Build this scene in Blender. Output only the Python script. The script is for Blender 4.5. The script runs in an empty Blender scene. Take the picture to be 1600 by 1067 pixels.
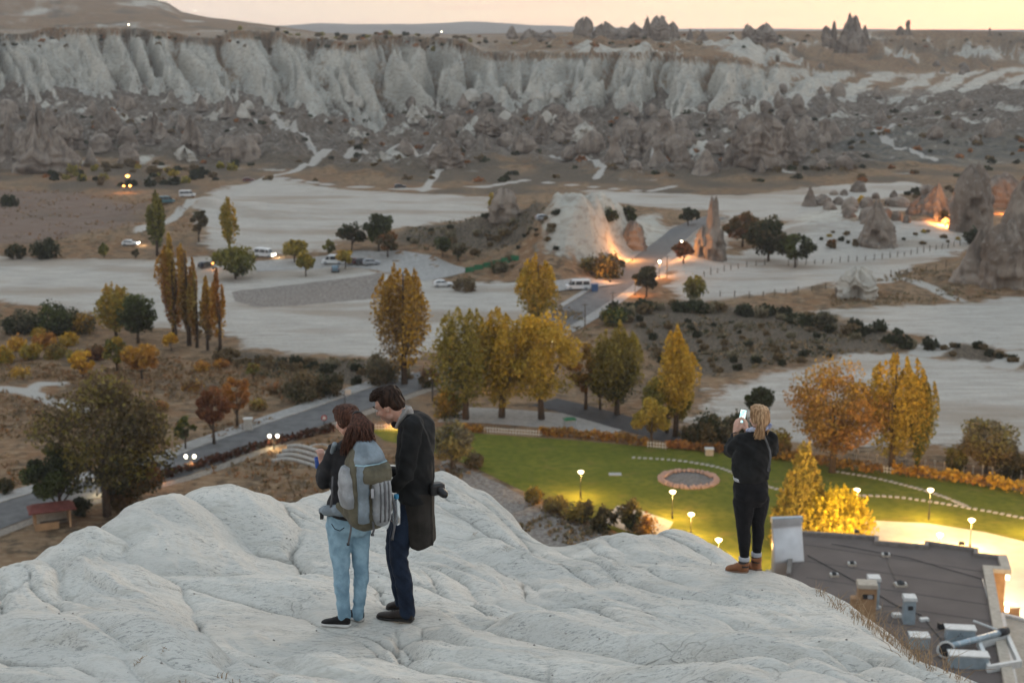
import bpy, bmesh, math, random
import numpy as np
from mathutils import Vector, Matrix

random.seed(7)
scene = bpy.context.scene
col = scene.collection
rad = math.radians

# ------------------------------------------------------------------ camera, sky, sun, exposure
H = 56.0                                   # eye height above the valley floor (m)
FPX = 1600 * 50.0 / 36.0                   # focal length in photo pixels
PITCH = math.atan((533.5 - 48.0) / FPX)    # horizon sits on photo row 48
cam_data = bpy.data.cameras.new('camera')
cam_data.lens = 50.0
cam_data.sensor_width = 36.0
cam_data.clip_start = 0.1
cam_data.clip_end = 40000.0
cam_data.dof.use_dof = True
cam_data.dof.focus_distance = 11.6
cam_data.dof.aperture_fstop = 2.6
cam = bpy.data.objects.new('camera', cam_data)
col.objects.link(cam)
cam.location = (0, 0, H)
cam.rotation_euler = (math.pi / 2 - PITCH, 0, 0)
scene.camera = cam

world = bpy.data.worlds.new('World')
scene.world = world
world.use_nodes = True
wn, wl = world.node_tree.nodes, world.node_tree.links
wn.clear()
SUN_EL, SUN_AZ = 2.0, 24.0                 # degrees; azimuth clockwise from the view direction
w_out = wn.new('ShaderNodeOutputWorld')
w_bg = wn.new('ShaderNodeBackground')
w_sky = wn.new('ShaderNodeTexSky')
w_sky.sky_type = 'NISHITA'
w_sky.sun_disc = False
w_sky.sun_elevation = rad(SUN_EL)
w_sky.sun_rotation = rad(SUN_AZ)
w_sky.altitude = 1100
w_sky.air_density = 1.2
w_sky.dust_density = 2.0
w_tc = wn.new('ShaderNodeTexCoord')
w_sep = wn.new('ShaderNodeSeparateXYZ')
wl.new(w_tc.outputs['Generated'], w_sep.inputs[0])
# dusk vault: peach at the horizon, blue overhead
w_ramp = wn.new('ShaderNodeValToRGB')
cr = w_ramp.color_ramp
cr.elements[0].position = 0.0
cr.elements[0].color = (0.79, 0.675, 0.60, 1)
cr.elements[1].position = 1.0
cr.elements[1].color = (0.50, 0.625, 0.73, 1)
for pos, c in ((0.02, (0.81, 0.68, 0.605)), (0.10, (0.74, 0.67, 0.64)), (0.28, (0.64, 0.69, 0.74)), (0.6, (0.56, 0.66, 0.75))):
    e = cr.elements.new(pos)
    e.color = (*c, 1)
wl.new(w_sep.outputs['Z'], w_ramp.inputs['Fac'])
# afterglow round the place where the sun went down
w_dot = wn.new('ShaderNodeVectorMath'); w_dot.operation = 'DOT_PRODUCT'
wl.new(w_tc.outputs['Generated'], w_dot.inputs[0])
w_dot.inputs[1].default_value = (math.sin(rad(SUN_AZ)), math.cos(rad(SUN_AZ)), 0.02)
w_gl = wn.new('ShaderNodeMapRange')
w_gl.inputs['From Min'].default_value = 0.70
w_gl.inputs['From Max'].default_value = 1.0
w_gl.interpolation_type = 'SMOOTHSTEP'
wl.new(w_dot.outputs['Value'], w_gl.inputs['Value'])
w_lo = wn.new('ShaderNodeMapRange')
w_lo.inputs['From Min'].default_value = 0.22
w_lo.inputs['From Max'].default_value = 0.0
w_lo.interpolation_type = 'SMOOTHSTEP'
wl.new(w_sep.outputs['Z'], w_lo.inputs['Value'])
w_gm = wn.new('ShaderNodeMath'); w_gm.operation = 'MULTIPLY'
wl.new(w_gl.outputs[0], w_gm.inputs[0]); wl.new(w_lo.outputs[0], w_gm.inputs[1])
w_mix = wn.new('ShaderNodeMixRGB')
w_mix.inputs['Color2'].default_value = (0.86, 0.77, 0.575, 1)
wl.new(w_gm.outputs[0], w_mix.inputs['Fac'])
wl.new(w_ramp.outputs['Color'], w_mix.inputs['Color1'])
# thin streaked clouds low in the sky
w_map = wn.new('ShaderNodeMapping')
w_map.inputs['Scale'].default_value = (2.2, 2.2, 60.0)
wl.new(w_tc.outputs['Generated'], w_map.inputs['Vector'])
w_noi = wn.new('ShaderNodeTexNoise')
w_noi.inputs['Scale'].default_value = 3.0
w_noi.inputs['Detail'].default_value = 3.0
wl.new(w_map.outputs[0], w_noi.inputs['Vector'])
w_cl = wn.new('ShaderNodeMapRange')
w_cl.inputs['From Min'].default_value = 0.48
w_cl.inputs['From Max'].default_value = 0.75
w_cl.inputs['To Max'].default_value = 0.38
wl.new(w_noi.outputs['Fac'], w_cl.inputs['Value'])
w_mc = wn.new('ShaderNodeMixRGB')
w_mc.inputs['Color2'].default_value = (0.76, 0.57, 0.48, 1)
wl.new(w_cl.outputs[0], w_mc.inputs['Fac'])
wl.new(w_mix.outputs[0], w_mc.inputs['Color1'])
# a share of the physical sky on top
w_sc = wn.new('ShaderNodeVectorMath'); w_sc.operation = 'SCALE'
w_sc.inputs['Scale'].default_value = 0.035
wl.new(w_sky.outputs[0], w_sc.inputs[0])
w_add = wn.new('ShaderNodeVectorMath'); w_add.operation = 'ADD'
wl.new(w_sc.outputs[0], w_add.inputs[0]); wl.new(w_mc.outputs[0], w_add.inputs[1])
wl.new(w_add.outputs[0], w_bg.inputs['Color'])
w_bg.inputs['Strength'].default_value = 1.0
wl.new(w_bg.outputs[0], w_out.inputs['Surface'])

sun_data = bpy.data.lights.new('sun', 'SUN')
sun_data.energy = 0.8
sun_data.angle = rad(14)
sun_data.color = (1.0, 0.74, 0.50)
sun = bpy.data.objects.new('sun', sun_data)
col.objects.link(sun)
_d = Vector((math.sin(rad(SUN_AZ)), math.cos(rad(SUN_AZ)), math.tan(rad(9.0))))
sun.rotation_euler = _d.to_track_quat('Z', 'Y').to_euler()

scene.view_settings.view_transform = 'Standard'
scene.view_settings.look = 'None'
scene.view_settings.gamma = 1.0
scene.view_settings.use_curve_mapping = False
scene.view_settings.exposure = 0.37
scene.render.engine = 'CYCLES'
scene.cycles.use_denoising = True
scene.cycles.max_bounces = 4
scene.cycles.diffuse_bounces = 2
scene.cycles.glossy_bounces = 2
scene.cycles.transmission_bounces = 3
scene.cycles.transparent_max_bounces = 6
scene.cycles.volume_bounces = 0
scene.cycles.use_adaptive_sampling = True
scene.cycles.adaptive_threshold = 0.03
scene.cycles.sample_clamp_indirect = 6.0

# ------------------------------------------------------------------ photo geometry
_cp, _sp = math.cos(PITCH), math.sin(PITCH)
def slopes(px, py):
    dx = (px - 800.0) / FPX
    du = (533.5 - py) / FPX
    k = _cp + du * _sp
    return dx / k, (-_sp + du * _cp) / k
def P(px, py, y):
    """point on the ray through a photo pixel at distance y"""
    a, b = slopes(px, py)
    return Vector((a * y, y, H + b * y))
def G(px, py, z=0.0):
    """point where that ray meets the height z"""
    a, b = slopes(px, py)
    y = (z - H) / b
    return Vector((a * y, y, z))
def MPP(y):
    return y / FPX                         # metres per photo pixel at distance y

# ------------------------------------------------------------------ numpy noise
def _hash(ix, iy, seed):
    h = (ix.astype(np.int64) * 374761393 + iy.astype(np.int64) * 668265263 + seed * 974711) & 0x7fffffff
    h = ((h ^ (h >> 13)) * 1274126177) & 0x7fffffff
    h = ((h ^ (h >> 16)) * 2246822519) & 0x7fffffff
    return ((h ^ (h >> 15)) & 0xffff) / 65535.0
def vn(x, y, seed=0):
    x = np.asarray(x, float); y = np.asarray(y, float)
    x0 = np.floor(x); y0 = np.floor(y)
    fx = x - x0; fy = y - y0
    fx = fx * fx * fx * (fx * (fx * 6 - 15) + 10); fy = fy * fy * fy * (fy * (fy * 6 - 15) + 10)
    a = _hash(x0, y0, seed); b = _hash(x0 + 1, y0, seed); c = _hash(x0, y0 + 1, seed); d = _hash(x0 + 1, y0 + 1, seed)
    return ((a + (b - a) * fx) * (1 - fy) + (c + (d - c) * fx) * fy) * 2 - 1
def fbm(x, y, seed=0, n=4, g=0.5):
    s = 0.0; a = 1.0; t = 0.0
    for i in range(n):
        s = s + a * vn(x * 2 ** i + i * 17.3, y * 2 ** i - i * 9.1, seed + i); t += a; a *= g
    return s / t
def ridged(x, y, seed=0, n=4, g=0.5):
    s = 0.0; a = 1.0; t = 0.0
    for i in range(n):
        s = s + a * (1 - np.abs(vn(x * 2 ** i + i * 7.3, y * 2 ** i - i * 5.1, seed + i)) * 1.6); t += a; a *= g
    return s / t
def worley(x, y, seed=0, jit=0.9):
    x = np.asarray(x, float); y = np.asarray(y, float)
    ix = np.floor(x); iy = np.floor(y)
    f1 = np.full(x.shape, 9.0); f2 = np.full(x.shape, 9.0); cid = np.zeros(x.shape)
    for i in (-1, 0, 1):
        for j in (-1, 0, 1):
            cx = ix + i; cy = iy + j
            qx = cx + 0.5 + (_hash(cx, cy, seed) - 0.5) * jit
            qy = cy + 0.5 + (_hash(cx, cy, seed + 31) - 0.5) * jit
            d = np.hypot(x - qx, y - qy)
            m = d < f1
            f2 = np.where(m, f1, np.minimum(f2, d))
            cid = np.where(m, _hash(cx, cy, seed + 77), cid)
            f1 = np.where(m, d, f1)
    return f1, f2, cid
def sstep(a, b, x):
    t = np.clip((x - a) / (b - a), 0, 1)
    return t * t * (3 - 2 * t)

# ------------------------------------------------------------------ object helpers
def tag(o, label=None, cat=None, group=None, kind=None):
    if label: o['label'] = label
    if cat: o['category'] = cat
    if group: o['group'] = group
    if kind: o['kind'] = kind
    return o
def empty(name, loc=(0, 0, 0), rz=0.0, label=None, cat=None, group=None):
    o = bpy.data.objects.new(name, None)
    col.objects.link(o)
    o.location = loc
    o.rotation_euler = (0, 0, rz)
    o.empty_display_size = 0.3
    return tag(o, label, cat, group)
def link(name, me, m=None, parent=None, smooth=False):
    o = bpy.data.objects.new(name, me)
    col.objects.link(o)
    if m is not None and not me.materials:
        me.materials.append(m)
    if parent is not None:
        o.parent = parent
    if smooth:
        me.polygons.foreach_set('use_smooth', np.ones(len(me.polygons), bool))
    return o
def np_mesh(name, v, f, smooth=True):
    """mesh from numpy arrays; f is (n,3) or (n,4)"""
    v = np.ascontiguousarray(v, np.float32); f = np.ascontiguousarray(f, np.int32)
    me = bpy.data.meshes.new(name)
    me.vertices.add(len(v)); me.vertices.foreach_set('co', v.ravel())
    k = f.shape[1]
    me.loops.add(f.size); me.loops.foreach_set('vertex_index', f.ravel())
    me.polygons.add(len(f))
    me.polygons.foreach_set('loop_start', np.arange(0, f.size, k, dtype=np.int32))
    me.polygons.foreach_set('use_smooth', np.full(len(f), smooth))
    me.update(calc_edges=True)
    return me
def grid_faces(nr, nc, wrap=False):
    r = np.arange(nr - 1)[:, None]
    c = np.arange(nc if wrap else nc - 1)[None, :]
    c2 = (c + 1) % nc
    a = r * nc + c; b = r * nc + c2; d = (r + 1) * nc + c2; e = (r + 1) * nc + c
    return np.stack([a, b, d, e], -1).reshape(-1, 4)
def vcol(me, name, arr):
    """arr (nverts,4) float colour per vertex"""
    at = me.color_attributes.new(name, 'FLOAT_COLOR', 'POINT')
    at.data.foreach_set('color', np.ascontiguousarray(arr, np.float32).ravel())
class MB:
    """collects simple solids into one mesh"""
    def __init__(s): s.v = []; s.f = []
    def add(s, vs, fs):
        o = len(s.v)
        s.v += [tuple(v) for v in vs]
        s.f += [tuple(i + o for i in f) for f in fs]
        return s
    def box(s, c, d, rz=0.0, taper=1.0):
        hx, hy, hz = d[0] / 2, d[1] / 2, d[2] / 2
        ca, sa = math.cos(rz), math.sin(rz)
        vs = []
        for z, k in ((-hz, 1.0), (hz, taper)):
            for x, y in ((-hx, -hy), (hx, -hy), (hx, hy), (-hx, hy)):
                x *= k; y *= k
                vs.append((c[0] + x * ca - y * sa, c[1] + x * sa + y * ca, c[2] + z))
        return s.add(vs, [(3, 2, 1, 0), (4, 5, 6, 7), (0, 1, 5, 4), (1, 2, 6, 5), (2, 3, 7, 6), (3, 0, 4, 7)])
    def tube(s, pts, r, n=8, caps=True):
        """swept tube; r a number or one per point"""
        pts = [Vector(p) for p in pts]
        if not hasattr(r, '__len__'): r = [r] * len(pts)
        vs = []; fs = []
        ref = None
        for i, p in enumerate(pts):
            t = (pts[min(i + 1, len(pts) - 1)] - pts[max(i - 1, 0)]).normalized()
            if ref is None:
                ref = t.cross(Vector((0, 0, 1)))
                if ref.length < 0.1: ref = t.cross(Vector((1, 0, 0)))
            a = (ref - t * ref.dot(t))
            a.normalize(); b = t.cross(a); ref = a
            for k in range(n):
                an = 2 * math.pi * k / n
                vs.append(p + a * (math.cos(an) * r[i]) + b * (math.sin(an) * r[i]))
        for i in range(len(pts) - 1):
            for k in range(n):
                fs.append((i * n + k, i * n + (k + 1) % n, (i + 1) * n + (k + 1) % n, (i + 1) * n + k))
        if caps:
            fs.append(tuple(range(n))[::-1]); fs.append(tuple(range((len(pts) - 1) * n, len(pts) * n)))
        return s.add(vs, fs)
    def lathe(s, c, prof, n=12):
        """prof: list of (radius, z)"""
        vs = []; fs = []
        for r, z in prof:
            for k in range(n):
                a = 2 * math.pi * k / n
                vs.append((c[0] + r * math.cos(a), c[1] + r * math.sin(a), c[2] + z))
        for i in range(len(prof) - 1):
            for k in range(n):
                fs.append((i * n + k, i * n + (k + 1) % n, (i + 1) * n + (k + 1) % n, (i + 1) * n + k))
        fs.append(tuple(range(n))[::-1]); fs.append(tuple(range((len(prof) - 1) * n, len(prof) * n)))
        return s.add(vs, fs)
    def prism(s, poly, z0, z1):
        n = len(poly)
        vs = [(p[0], p[1], z0) for p in poly] + [(p[0], p[1], z1) for p in poly]
        fs = [tuple(range(n))[::-1], tuple(range(n, 2 * n))] + [(i, (i + 1) % n, n + (i + 1) % n, n + i) for i in range(n)]
        return s.add(vs, fs)
    def mesh(s, name):
        me = bpy.data.meshes.new(name)
        me.from_pydata(s.v, [], s.f); me.update()
        return me
    def build(s, name, m, parent=None, smooth=False):
        return link(name, s.mesh(name), m, parent, smooth)
def copy_tree(o, parent=None):
    c = o.copy(); col.objects.link(c)
    if parent is not None: c.parent = parent
    for ch in o.children:
        copy_tree(ch, c)
    return c

# ------------------------------------------------------------------ material helpers
def mat(name):
    m = bpy.data.materials.new(name); m.use_nodes = True
    n = m.node_tree.nodes; l = m.node_tree.links
    return m, n, l, n['Principled BSDF']
def simple(name, c, rough=0.7, metal=0.0, spec=None, var=0.12, scale=6.0, bump=0.0, bscale=40.0, emit=None, estr=0.0, sheen=0.0):
    """one paint or fabric with slight unevenness"""
    m, n, l, b = mat(name)
    tc = n.new('ShaderNodeTexCoord')
    no = n.new('ShaderNodeTexNoise'); no.inputs['Scale'].default_value = scale; no.inputs['Detail'].default_value = 3
    l.new(tc.outputs['Object'], no.inputs['Vector'])
    mp = n.new('ShaderNodeMapRange')
    mp.inputs['From Min'].default_value = 0.3; mp.inputs['From Max'].default_value = 0.7
    mp.inputs['To Min'].default_value = 1 - var; mp.inputs['To Max'].default_value = 1 + var
    l.new(no.outputs['Fac'], mp.inputs['Value'])
    sc = n.new('ShaderNodeVectorMath'); sc.operation = 'SCALE'
    sc.inputs[0].default_value = c[:3]
    l.new(mp.outputs[0], sc.inputs['Scale'])
    l.new(sc.outputs[0], b.inputs['Base Color'])
    b.inputs['Roughness'].default_value = rough
    b.inputs['Metallic'].default_value = metal
    b.inputs['Specular IOR Level'].default_value = spec if spec is not None else (0.12 if rough >= 0.8 else 0.4)
    if sheen: b.inputs['Sheen Weight'].default_value = sheen
    if bump:
        n2 = n.new('ShaderNodeTexNoise'); n2.inputs['Scale'].default_value = bscale; n2.inputs['Detail'].default_value = 4
        l.new(tc.outputs['Object'], n2.inputs['Vector'])
        bp = n.new('ShaderNodeBump'); bp.inputs['Strength'].default_value = bump; bp.inputs['Distance'].default_value = 0.02
        l.new(n2.outputs['Fac'], bp.inputs['Height']); l.new(bp.outputs[0], b.inputs['Normal'])
    if emit:
        b.inputs['Emission Color'].default_value = (*emit, 1); b.inputs['Emission Strength'].default_value = estr
    return m
def N(n, t, **kw):
    x = n.new('ShaderNode' + t)
    for k, v in kw.items():
        x.inputs[k.replace('_', ' ')].default_value = v
    return x
def mixc(n, l, fac, a, b):
    x = n.new('ShaderNodeMixRGB')
    for s, v in (('Fac', fac), ('Color1', a), ('Color2', b)):
        if isinstance(v, (int, float)): x.inputs[s].default_value = v
        elif isinstance(v, tuple): x.inputs[s].default_value = (*v[:3], 1)
        else: l.new(v, x.inputs[s])
    return x.outputs[0]
def mrange(n, l, v, a, b, c=0.0, d=1.0, smooth=True):
    x = n.new('ShaderNodeMapRange')
    if smooth: x.interpolation_type = 'SMOOTHSTEP'
    for s, k in (('From Min', a), ('From Max', b), ('To Min', c), ('To Max', d)): x.inputs[s].default_value = k
    l.new(v, x.inputs['Value'])
    return x.outputs[0]
def math2(n, l, op, a, b):
    x = n.new('ShaderNodeMath'); x.operation = op
    for i, v in enumerate((a, b)):
        if isinstance(v, (int, float)): x.inputs[i].default_value = v
        else: l.new(v, x.inputs[i])
    return x.outputs[0]
# ------------------------------------------------------------------ the terrain as one height function
CK = np.array([-900, -300, 0, 200, 400, 500, 600, 700, 800, 900, 1000, 1150, 1300, 1450, 1600, 1900, 2500], float)
R0 = np.array([262, 262, 262, 268, 272, 282, 288, 280, 272, 285, 292, 286, 284, 278, 258, 255, 255], float)
R1 = np.array([205, 205, 205, 205, 205, 215, 225, 215, 210, 215, 220, 215, 215, 205, 195, 195, 195], float)
R2 = np.array([140, 140, 142, 145, 165, 180, 190, 170, 165, 165, 168, 165, 165, 150, 135, 130, 130], float)
D2 = np.array([900, 900, 900, 890, 870, 865, 880, 890, 860, 820, 800, 810, 880, 980, 1040, 1050, 1050], float)
R3 = np.array([41, 41, 42, 44, 48, 51, 55, 60, 74, 82, 80, 90, 104, 108, 100, 95, 95], float)
W3 = np.array([130, 130, 130, 130, 150, 160, 150, 150, 135, 120, 110, 140, 260, 330, 340, 340, 340], float)
R4 = np.array([48, 48, 48, 48.5, 50, 52, 54, 54, 52, 50, 50, 49, 48, 47, 50, 50, 50], float)
HK = np.array([-900, -300, -100, 0, 120, 240, 262, 285, 330, 400, 450, 520, 2500], float)
HR = np.array([-150, -90, -50, -35, -18, 2, 8, 21, 29, 37, 43, 54, 58], float)
def zrow(row, d):
    return H + slopes(800, row)[1] * d if np.isscalar(row) else H + d * ((-_sp + (533.5 - row) / FPX * _cp) / (_cp + (533.5 - row) / FPX * _sp))
D0 = -H / ((-_sp + (533.5 - R0) / FPX * _cp) / (_cp + (533.5 - R0) / FPX * _sp))
D1 = np.full(len(CK), 715.0)
Z1 = zrow(R1, D1); Z2 = zrow(R2, D2); D3 = D2 + W3; Z3 = zrow(R3, D3); Z4 = zrow(R4, np.full(len(CK), 1500.0))
def tri(x):
    f = x - np.floor(x)
    return 1 - np.abs(2 * f - 1)
# low mounds standing in the valley: (px, row, height, radius x, radius y)
MOUNDS = [(735, 398, 5.0, 34, 26), (835, 392, 5.0, 22, 24), (925, 412, 10.5, 17, 19), (985, 390, 8.5, 17, 24), (890, 425, 5.0, 12, 14), (960, 372, 6, 18, 18),
          (290, 335, 4.0, 30, 22), (180, 370, 2.5, 30, 20), (1330, 372, 4.0, 30, 22), (1420, 350, 3.0, 34, 26), (1560, 430, 4.0, 18, 18),
          (1340, 452, 1.6, 12, 8), (60, 620, 2.0, 22, 14), (560, 330, 1.0, 50, 40), (1000, 345, 2.0, 30, 20)]
# centre line of the road through the valley
ROAD = [(G(a, b).x, G(a, b).y) for a, b in ((-420, 945), (-150, 860), (0, 806), (70, 783), (190, 753), (275, 731), (360, 699), (440, 671), (520, 643), (600, 614), (676, 588), (730, 569), (790, 545), (850, 516), (905, 485), (950, 455), (990, 423), (1025, 395), (1052, 373), (1075, 355), (1120, 340))]
_mw = [(G(a, b).x, G(a, b).y, h, rx, ry) for a, b, h, rx, ry in MOUNDS]
def T(x, y, info=False):
    x = np.asarray(x, float); y = np.asarray(y, float)
    px = 800 + x / np.maximum(y, 1.0) * FPX * 1.0237
    wob = 26 * fbm(x / 260, y / 260, 5, 3)
    pxw = px + wob
    I = lambda a: np.interp(pxw, CK, a)
    d0, z1, d2, z2, d3, z3, z4 = I(D0), I(Z1), I(D2), I(Z2), I(D3), I(Z3), I(Z4)
    d0 = d0 + 14 * fbm(x / 50, y / 50, 9, 3)
    spur = np.clip(vn(px / 150.0 + 3.3, px * 0, 15), -0.6, 1)
    d2 = d2 - 55 * spur; d3 = d3 - 30 * spur
    z3 = z3 - 5.5 * np.clip(vn(px / 75.0 + 1.7, px * 0, 16) + 0.15, 0, 1) * (px < 1200)
    zh = H + (2400.0) * ((-_sp + (533.5 - np.interp(px, HK, HR)) / FPX * _cp) / (_cp + (533.5 - np.interp(px, HK, HR)) / FPX * _sp))
    # flutes of the tuff cliffs: buttresses push out of the wall, gullies cut in
    s = px * 0.40 + 10 * fbm(x / 70, y / 70, 21, 3) + (y - d2) * 0.10 * np.sign(np.sin(px / 260.0))
    f1 = tri(s / 27.0 + 1.2 * vn(s / 62.0, s * 0, 3)); f2 = tri(s / 12.5 + 1.1 * vn(s / 26.0, y / 60, 4)); f3 = tri(s / 5.1 + vn(s / 9, y / 25, 6))
    f1 = 1 - (1 - f1) ** 1.35
    f4 = tri(s / 2.6 + 0.8 * vn(s / 6, y / 14, 7))
    flu = 0.53 * f1 + 0.27 * f2 + 0.13 * f3 + 0.07 * f4
    t = (y - d2) / (d3 - d2)
    env = np.clip(1.15 - 0.50 * np.clip(t, 0, 1), 0, 1.15) * (1.0 + 0.35 * vn(s / 90.0, s * 0 + 4, 14))
    push = (flu - 0.46) * 135 * env
    tc = (y + push - d2) / (d3 - d2)
    tcc = np.clip(tc, 0, 1)
    zc = z2 + (z3 - z2) * (0.65 * tcc + 0.35 * tcc ** 1.7) + (1 - tcc) * tcc * (5.0 * fbm(x / 20, y / 20, 8, 4) + 2.5 * (ridged(x / 11, y / 16, 18, 3) - 0.4))
    # badlands between the fields and the cliffs
    ta = np.clip((y - d0) / (715 - d0), 0, 1); tb = np.clip((y - 715) / (d2 - 715), 0, 1)
    zb = z1 * ta * ta * (3 - 2 * ta) * (y < 715) + (y >= 715) * (z1 + (z2 - z1) * tb)
    eb = sstep(0, 1, np.clip((y - d0) / 90, 0, 1)) * (1 - 0.6 * sstep(0.0, 0.5, tc))
    right = sstep(1150, 1400, px)
    mnd = 3.8 * (ridged(x / 42, y / 55, 41, 4) - 0.35) + 1.6 * fbm(x / 13, y / 15, 45, 3)
    w1, w2, cid = worley(x / 23 + 0.4 * vn(x / 30, y / 30, 51), y / 27 + 0.4 * vn(x / 30, y / 30, 52), 53)
    cone = np.clip(1 - w1 / (0.18 + 0.30 * cid), 0, 1) ** 0.8 * np.where(cid > 0.42, 3 + 9 * (cid - 0.42), 0)
    q1, q2, qc = worley(x / 10.5 + 0.3 * vn(x / 12, y / 12, 56), y / 12.5, 57)
    cone = cone + np.clip(1 - q1 / (0.22 + 0.28 * qc), 0, 1) ** 0.9 * np.where(qc > 0.35, 1.5 + 5.0 * (qc - 0.35), 0)
    crag = 5.0 * (ridged(x / 17, y / 21, 43, 4, 0.6) - 0.45) * (0.6 + 0.8 * sstep(-0.3, 0.5, vn(x / 70, y / 70, 47)))
    zb = zb + eb * (mnd + crag + cone * (1 - 0.55 * right))
    # plateau, hill behind it
    tp = np.clip((y - d3) / (1500 - d3), 0, 1)
    zp = z3 + (z4 - z3) * tp ** 0.8 + (3.0 * fbm(x / 60, y / 60, 61, 4) + 9.0 * sstep(640, 860, px) * (ridged(x / 30, y / 46, 65, 4, 0.6) - 0.5)) * (1 + 1.2 * sstep(640, 860, px)) * sstep(0.02, 0.25, tp) * (1 - 0.75 * sstep(0.5, 0.95, tp)) * (0.4 + right * 0.5)
    wp1, wp2, pc = worley(x / 34, y / 42, 63)
    zp = zp + np.clip(1 - wp1 / 0.34, 0, 1) * np.where(pc > 0.4, 4 + 8 * (pc - 0.4), 0) * sstep(700, 900, px) * (1 - sstep(0.45, 0.8, tp))
    th = np.clip((y - 1500) / 900, 0, 1); te = np.clip((y - 2400) / 2100, 0, 1)
    zp = np.where(y > 1500, z4 + (zh - z4) * (th * th * (3 - 2 * th)), zp)
    zp = np.where(y > 2400, zh + (44 - zh) * te, zp) + np.where(y > 1500, 1, 0) * 8 * np.clip((zh - 60) / 60, 0, 1) * ridged(x / 160, y / 160, 71, 4)
    z = np.where(tc <= 0, zb, np.where(tc >= 1, zp, zc))
    # blend the joints of wall and slope
    k0 = sstep(0.0, 0.16, tc); z = np.where((tc > 0) & (tc < 0.16), zb * (1 - k0) + zc * k0, z)
    k1 = sstep(0.86, 1.0, tc); z = np.where((tc > 0.86) & (tc < 1.0), zc * (1 - k1) + np.maximum(zc, zp) * k1, z)
    # the valley floor
    fl = 0.35 * fbm(x / 45, y / 45, 81, 3) * sstep(215, 270, y)
    off_road = sstep(5.5, 15.0, line_d(x, y, ROAD)) if x.size > 2000 else 1.0
    for mx, my, mh, rx, ry in _mw:
        r2 = ((x - mx) / rx) ** 2 + ((y - my) / ry) ** 2
        g = np.where(r2 < 4, np.exp(-r2 * 1.2) - 0.00823, 0) * off_road
        fl = fl + mh * g * (1 + 0.35 * fbm(x / 6.0, y / 6.0, 83, 3))
    near = 36.0 * sstep(95, 25, y)
    kf = 1 - sstep(0, 40, y - d0 + 20)
    z = np.where(y < d0 + 60, fl * kf + near + z * (1 - kf), z)
    if info:
        return z, dict(tc=tc, flu=flu, d0=d0, d2=d2, px=px, cone=cone * eb, mnd=mnd, eb=eb, right=right, tp=tp, cid=cid)
    return z
_ys = np.geomspace(70, 3500, 1500)
_hc = {}
def hit(px, py):
    """first point of the terrain on the ray through a photo pixel"""
    if (px, py) in _hc: return _hc[(px, py)].copy()
    a, b = slopes(px, py)
    def first(ys):
        k = np.nonzero(H + b * ys <= T(a * ys, ys))[0]
        return int(k[0]) if len(k) else len(ys) - 1
    i = first(_ys)
    fine = np.linspace(_ys[max(i - 1, 0)], _ys[i], 24)
    y = fine[first(fine)]
    v = Vector((a * y, y, float(T(np.array([a * y]), np.array([y]))[0])))
    _hc[(px, py)] = v
    return v.copy()
def Tz(x, y):
    return float(T(np.array([x]), np.array([y]))[0])

# ------------------------------------------------------------------ what grows or lies where (outlines as seen from above)
def poly_sd(x, y, poly):
    """signed distance, positive inside"""
    d = np.full(x.shape, 1e9); ins = np.zeros(x.shape, bool)
    n = len(poly)
    for i in range(n):
        ax, ay = poly[i]; bx, by = poly[(i + 1) % n]
        ex, ey = bx - ax, by - ay
        q = np.clip(((x - ax) * ex + (y - ay) * ey) / (ex * ex + ey * ey + 1e-9), 0, 1)
        d = np.minimum(d, np.hypot(x - ax - q * ex, y - ay - q * ey))
        c = ((ay > y) != (by > y)) & (x < ex * (y - ay) / (ey + 1e-12) + ax)
        ins ^= c
    return np.where(ins, d, -d)
def line_d(x, y, pts):
    d = np.full(x.shape, 1e9)
    for (ax, ay), (bx, by) in zip(pts[:-1], pts[1:]):
        ex, ey = bx - ax, by - ay
        q = np.clip(((x - ax) * ex + (y - ay) * ey) / (ex * ex + ey * ey + 1e-9), 0, 1)
        d = np.minimum(d, np.hypot(x - ax - q * ex, y - ay - q * ey))
    return d
def gp(pts):
    return [(G(a, b).x, G(a, b).y) for a, b in pts]
PALE = [  # pale chalky fields
    [(-400, 398), (-40, 398), (30, 404), (240, 408), (330, 398), (420, 412), (560, 420), (660, 440), (820, 446), (850, 470), (850, 520), (760, 540), (690, 545), (640, 556), (560, 560), (450, 552), (380, 545), (350, 520), (240, 512), (150, 490), (0, 470), (-400, 470)],
    [(300, 318), (340, 296), (430, 278), (500, 292), (620, 302), (770, 308), (765, 340), (640, 356), (540, 376), (510, 400), (400, 402), (340, 400), (322, 380), (310, 345)],
    [(1060, 470), (1040, 425), (1090, 402), (1200, 398), (1300, 380), (1400, 372), (1510, 362), (1530, 380), (1470, 410), (1380, 440), (1240, 455), (1140, 468)],
    [(1140, 408), (1260, 340), (1300, 345), (1330, 372), (1420, 366), (1500, 366), (1480, 400), (1300, 415)],
    [(1285, 488), (1420, 478), (1620, 466), (1900, 470), (1900, 560), (1600, 547), (1470, 532), (1380, 515)],
    [(1085, 655), (1130, 610), (1190, 588), (1330, 552), (1420, 556), (1470, 560), (1610, 580), (2000, 600), (2000, 700), (1600, 700), (1480, 700), (1100, 690)],
    [(900, 296), (1010, 302), (1160, 306), (1300, 290), (1420, 284), (1450, 296), (1380, 312), (1280, 320), (1160, 332), (1060, 330), (960, 318)],
    [(960, 400), (1050, 352), (1120, 350), (1150, 372), (1130, 400), (1080, 420), (1000, 445)],
    [(1110, 322), (1240, 322), (1340, 322), (1440, 330), (1380, 344), (1240, 350), (1140, 352)],
]
TILLED = [[(362, 456), (470, 444), (598, 430), (600, 466), (470, 478), (400, 482), (366, 470)], [(690, 716), (740, 735), (800, 766), (870, 798), (960, 834), (1010, 900), (660, 900)]]
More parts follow.
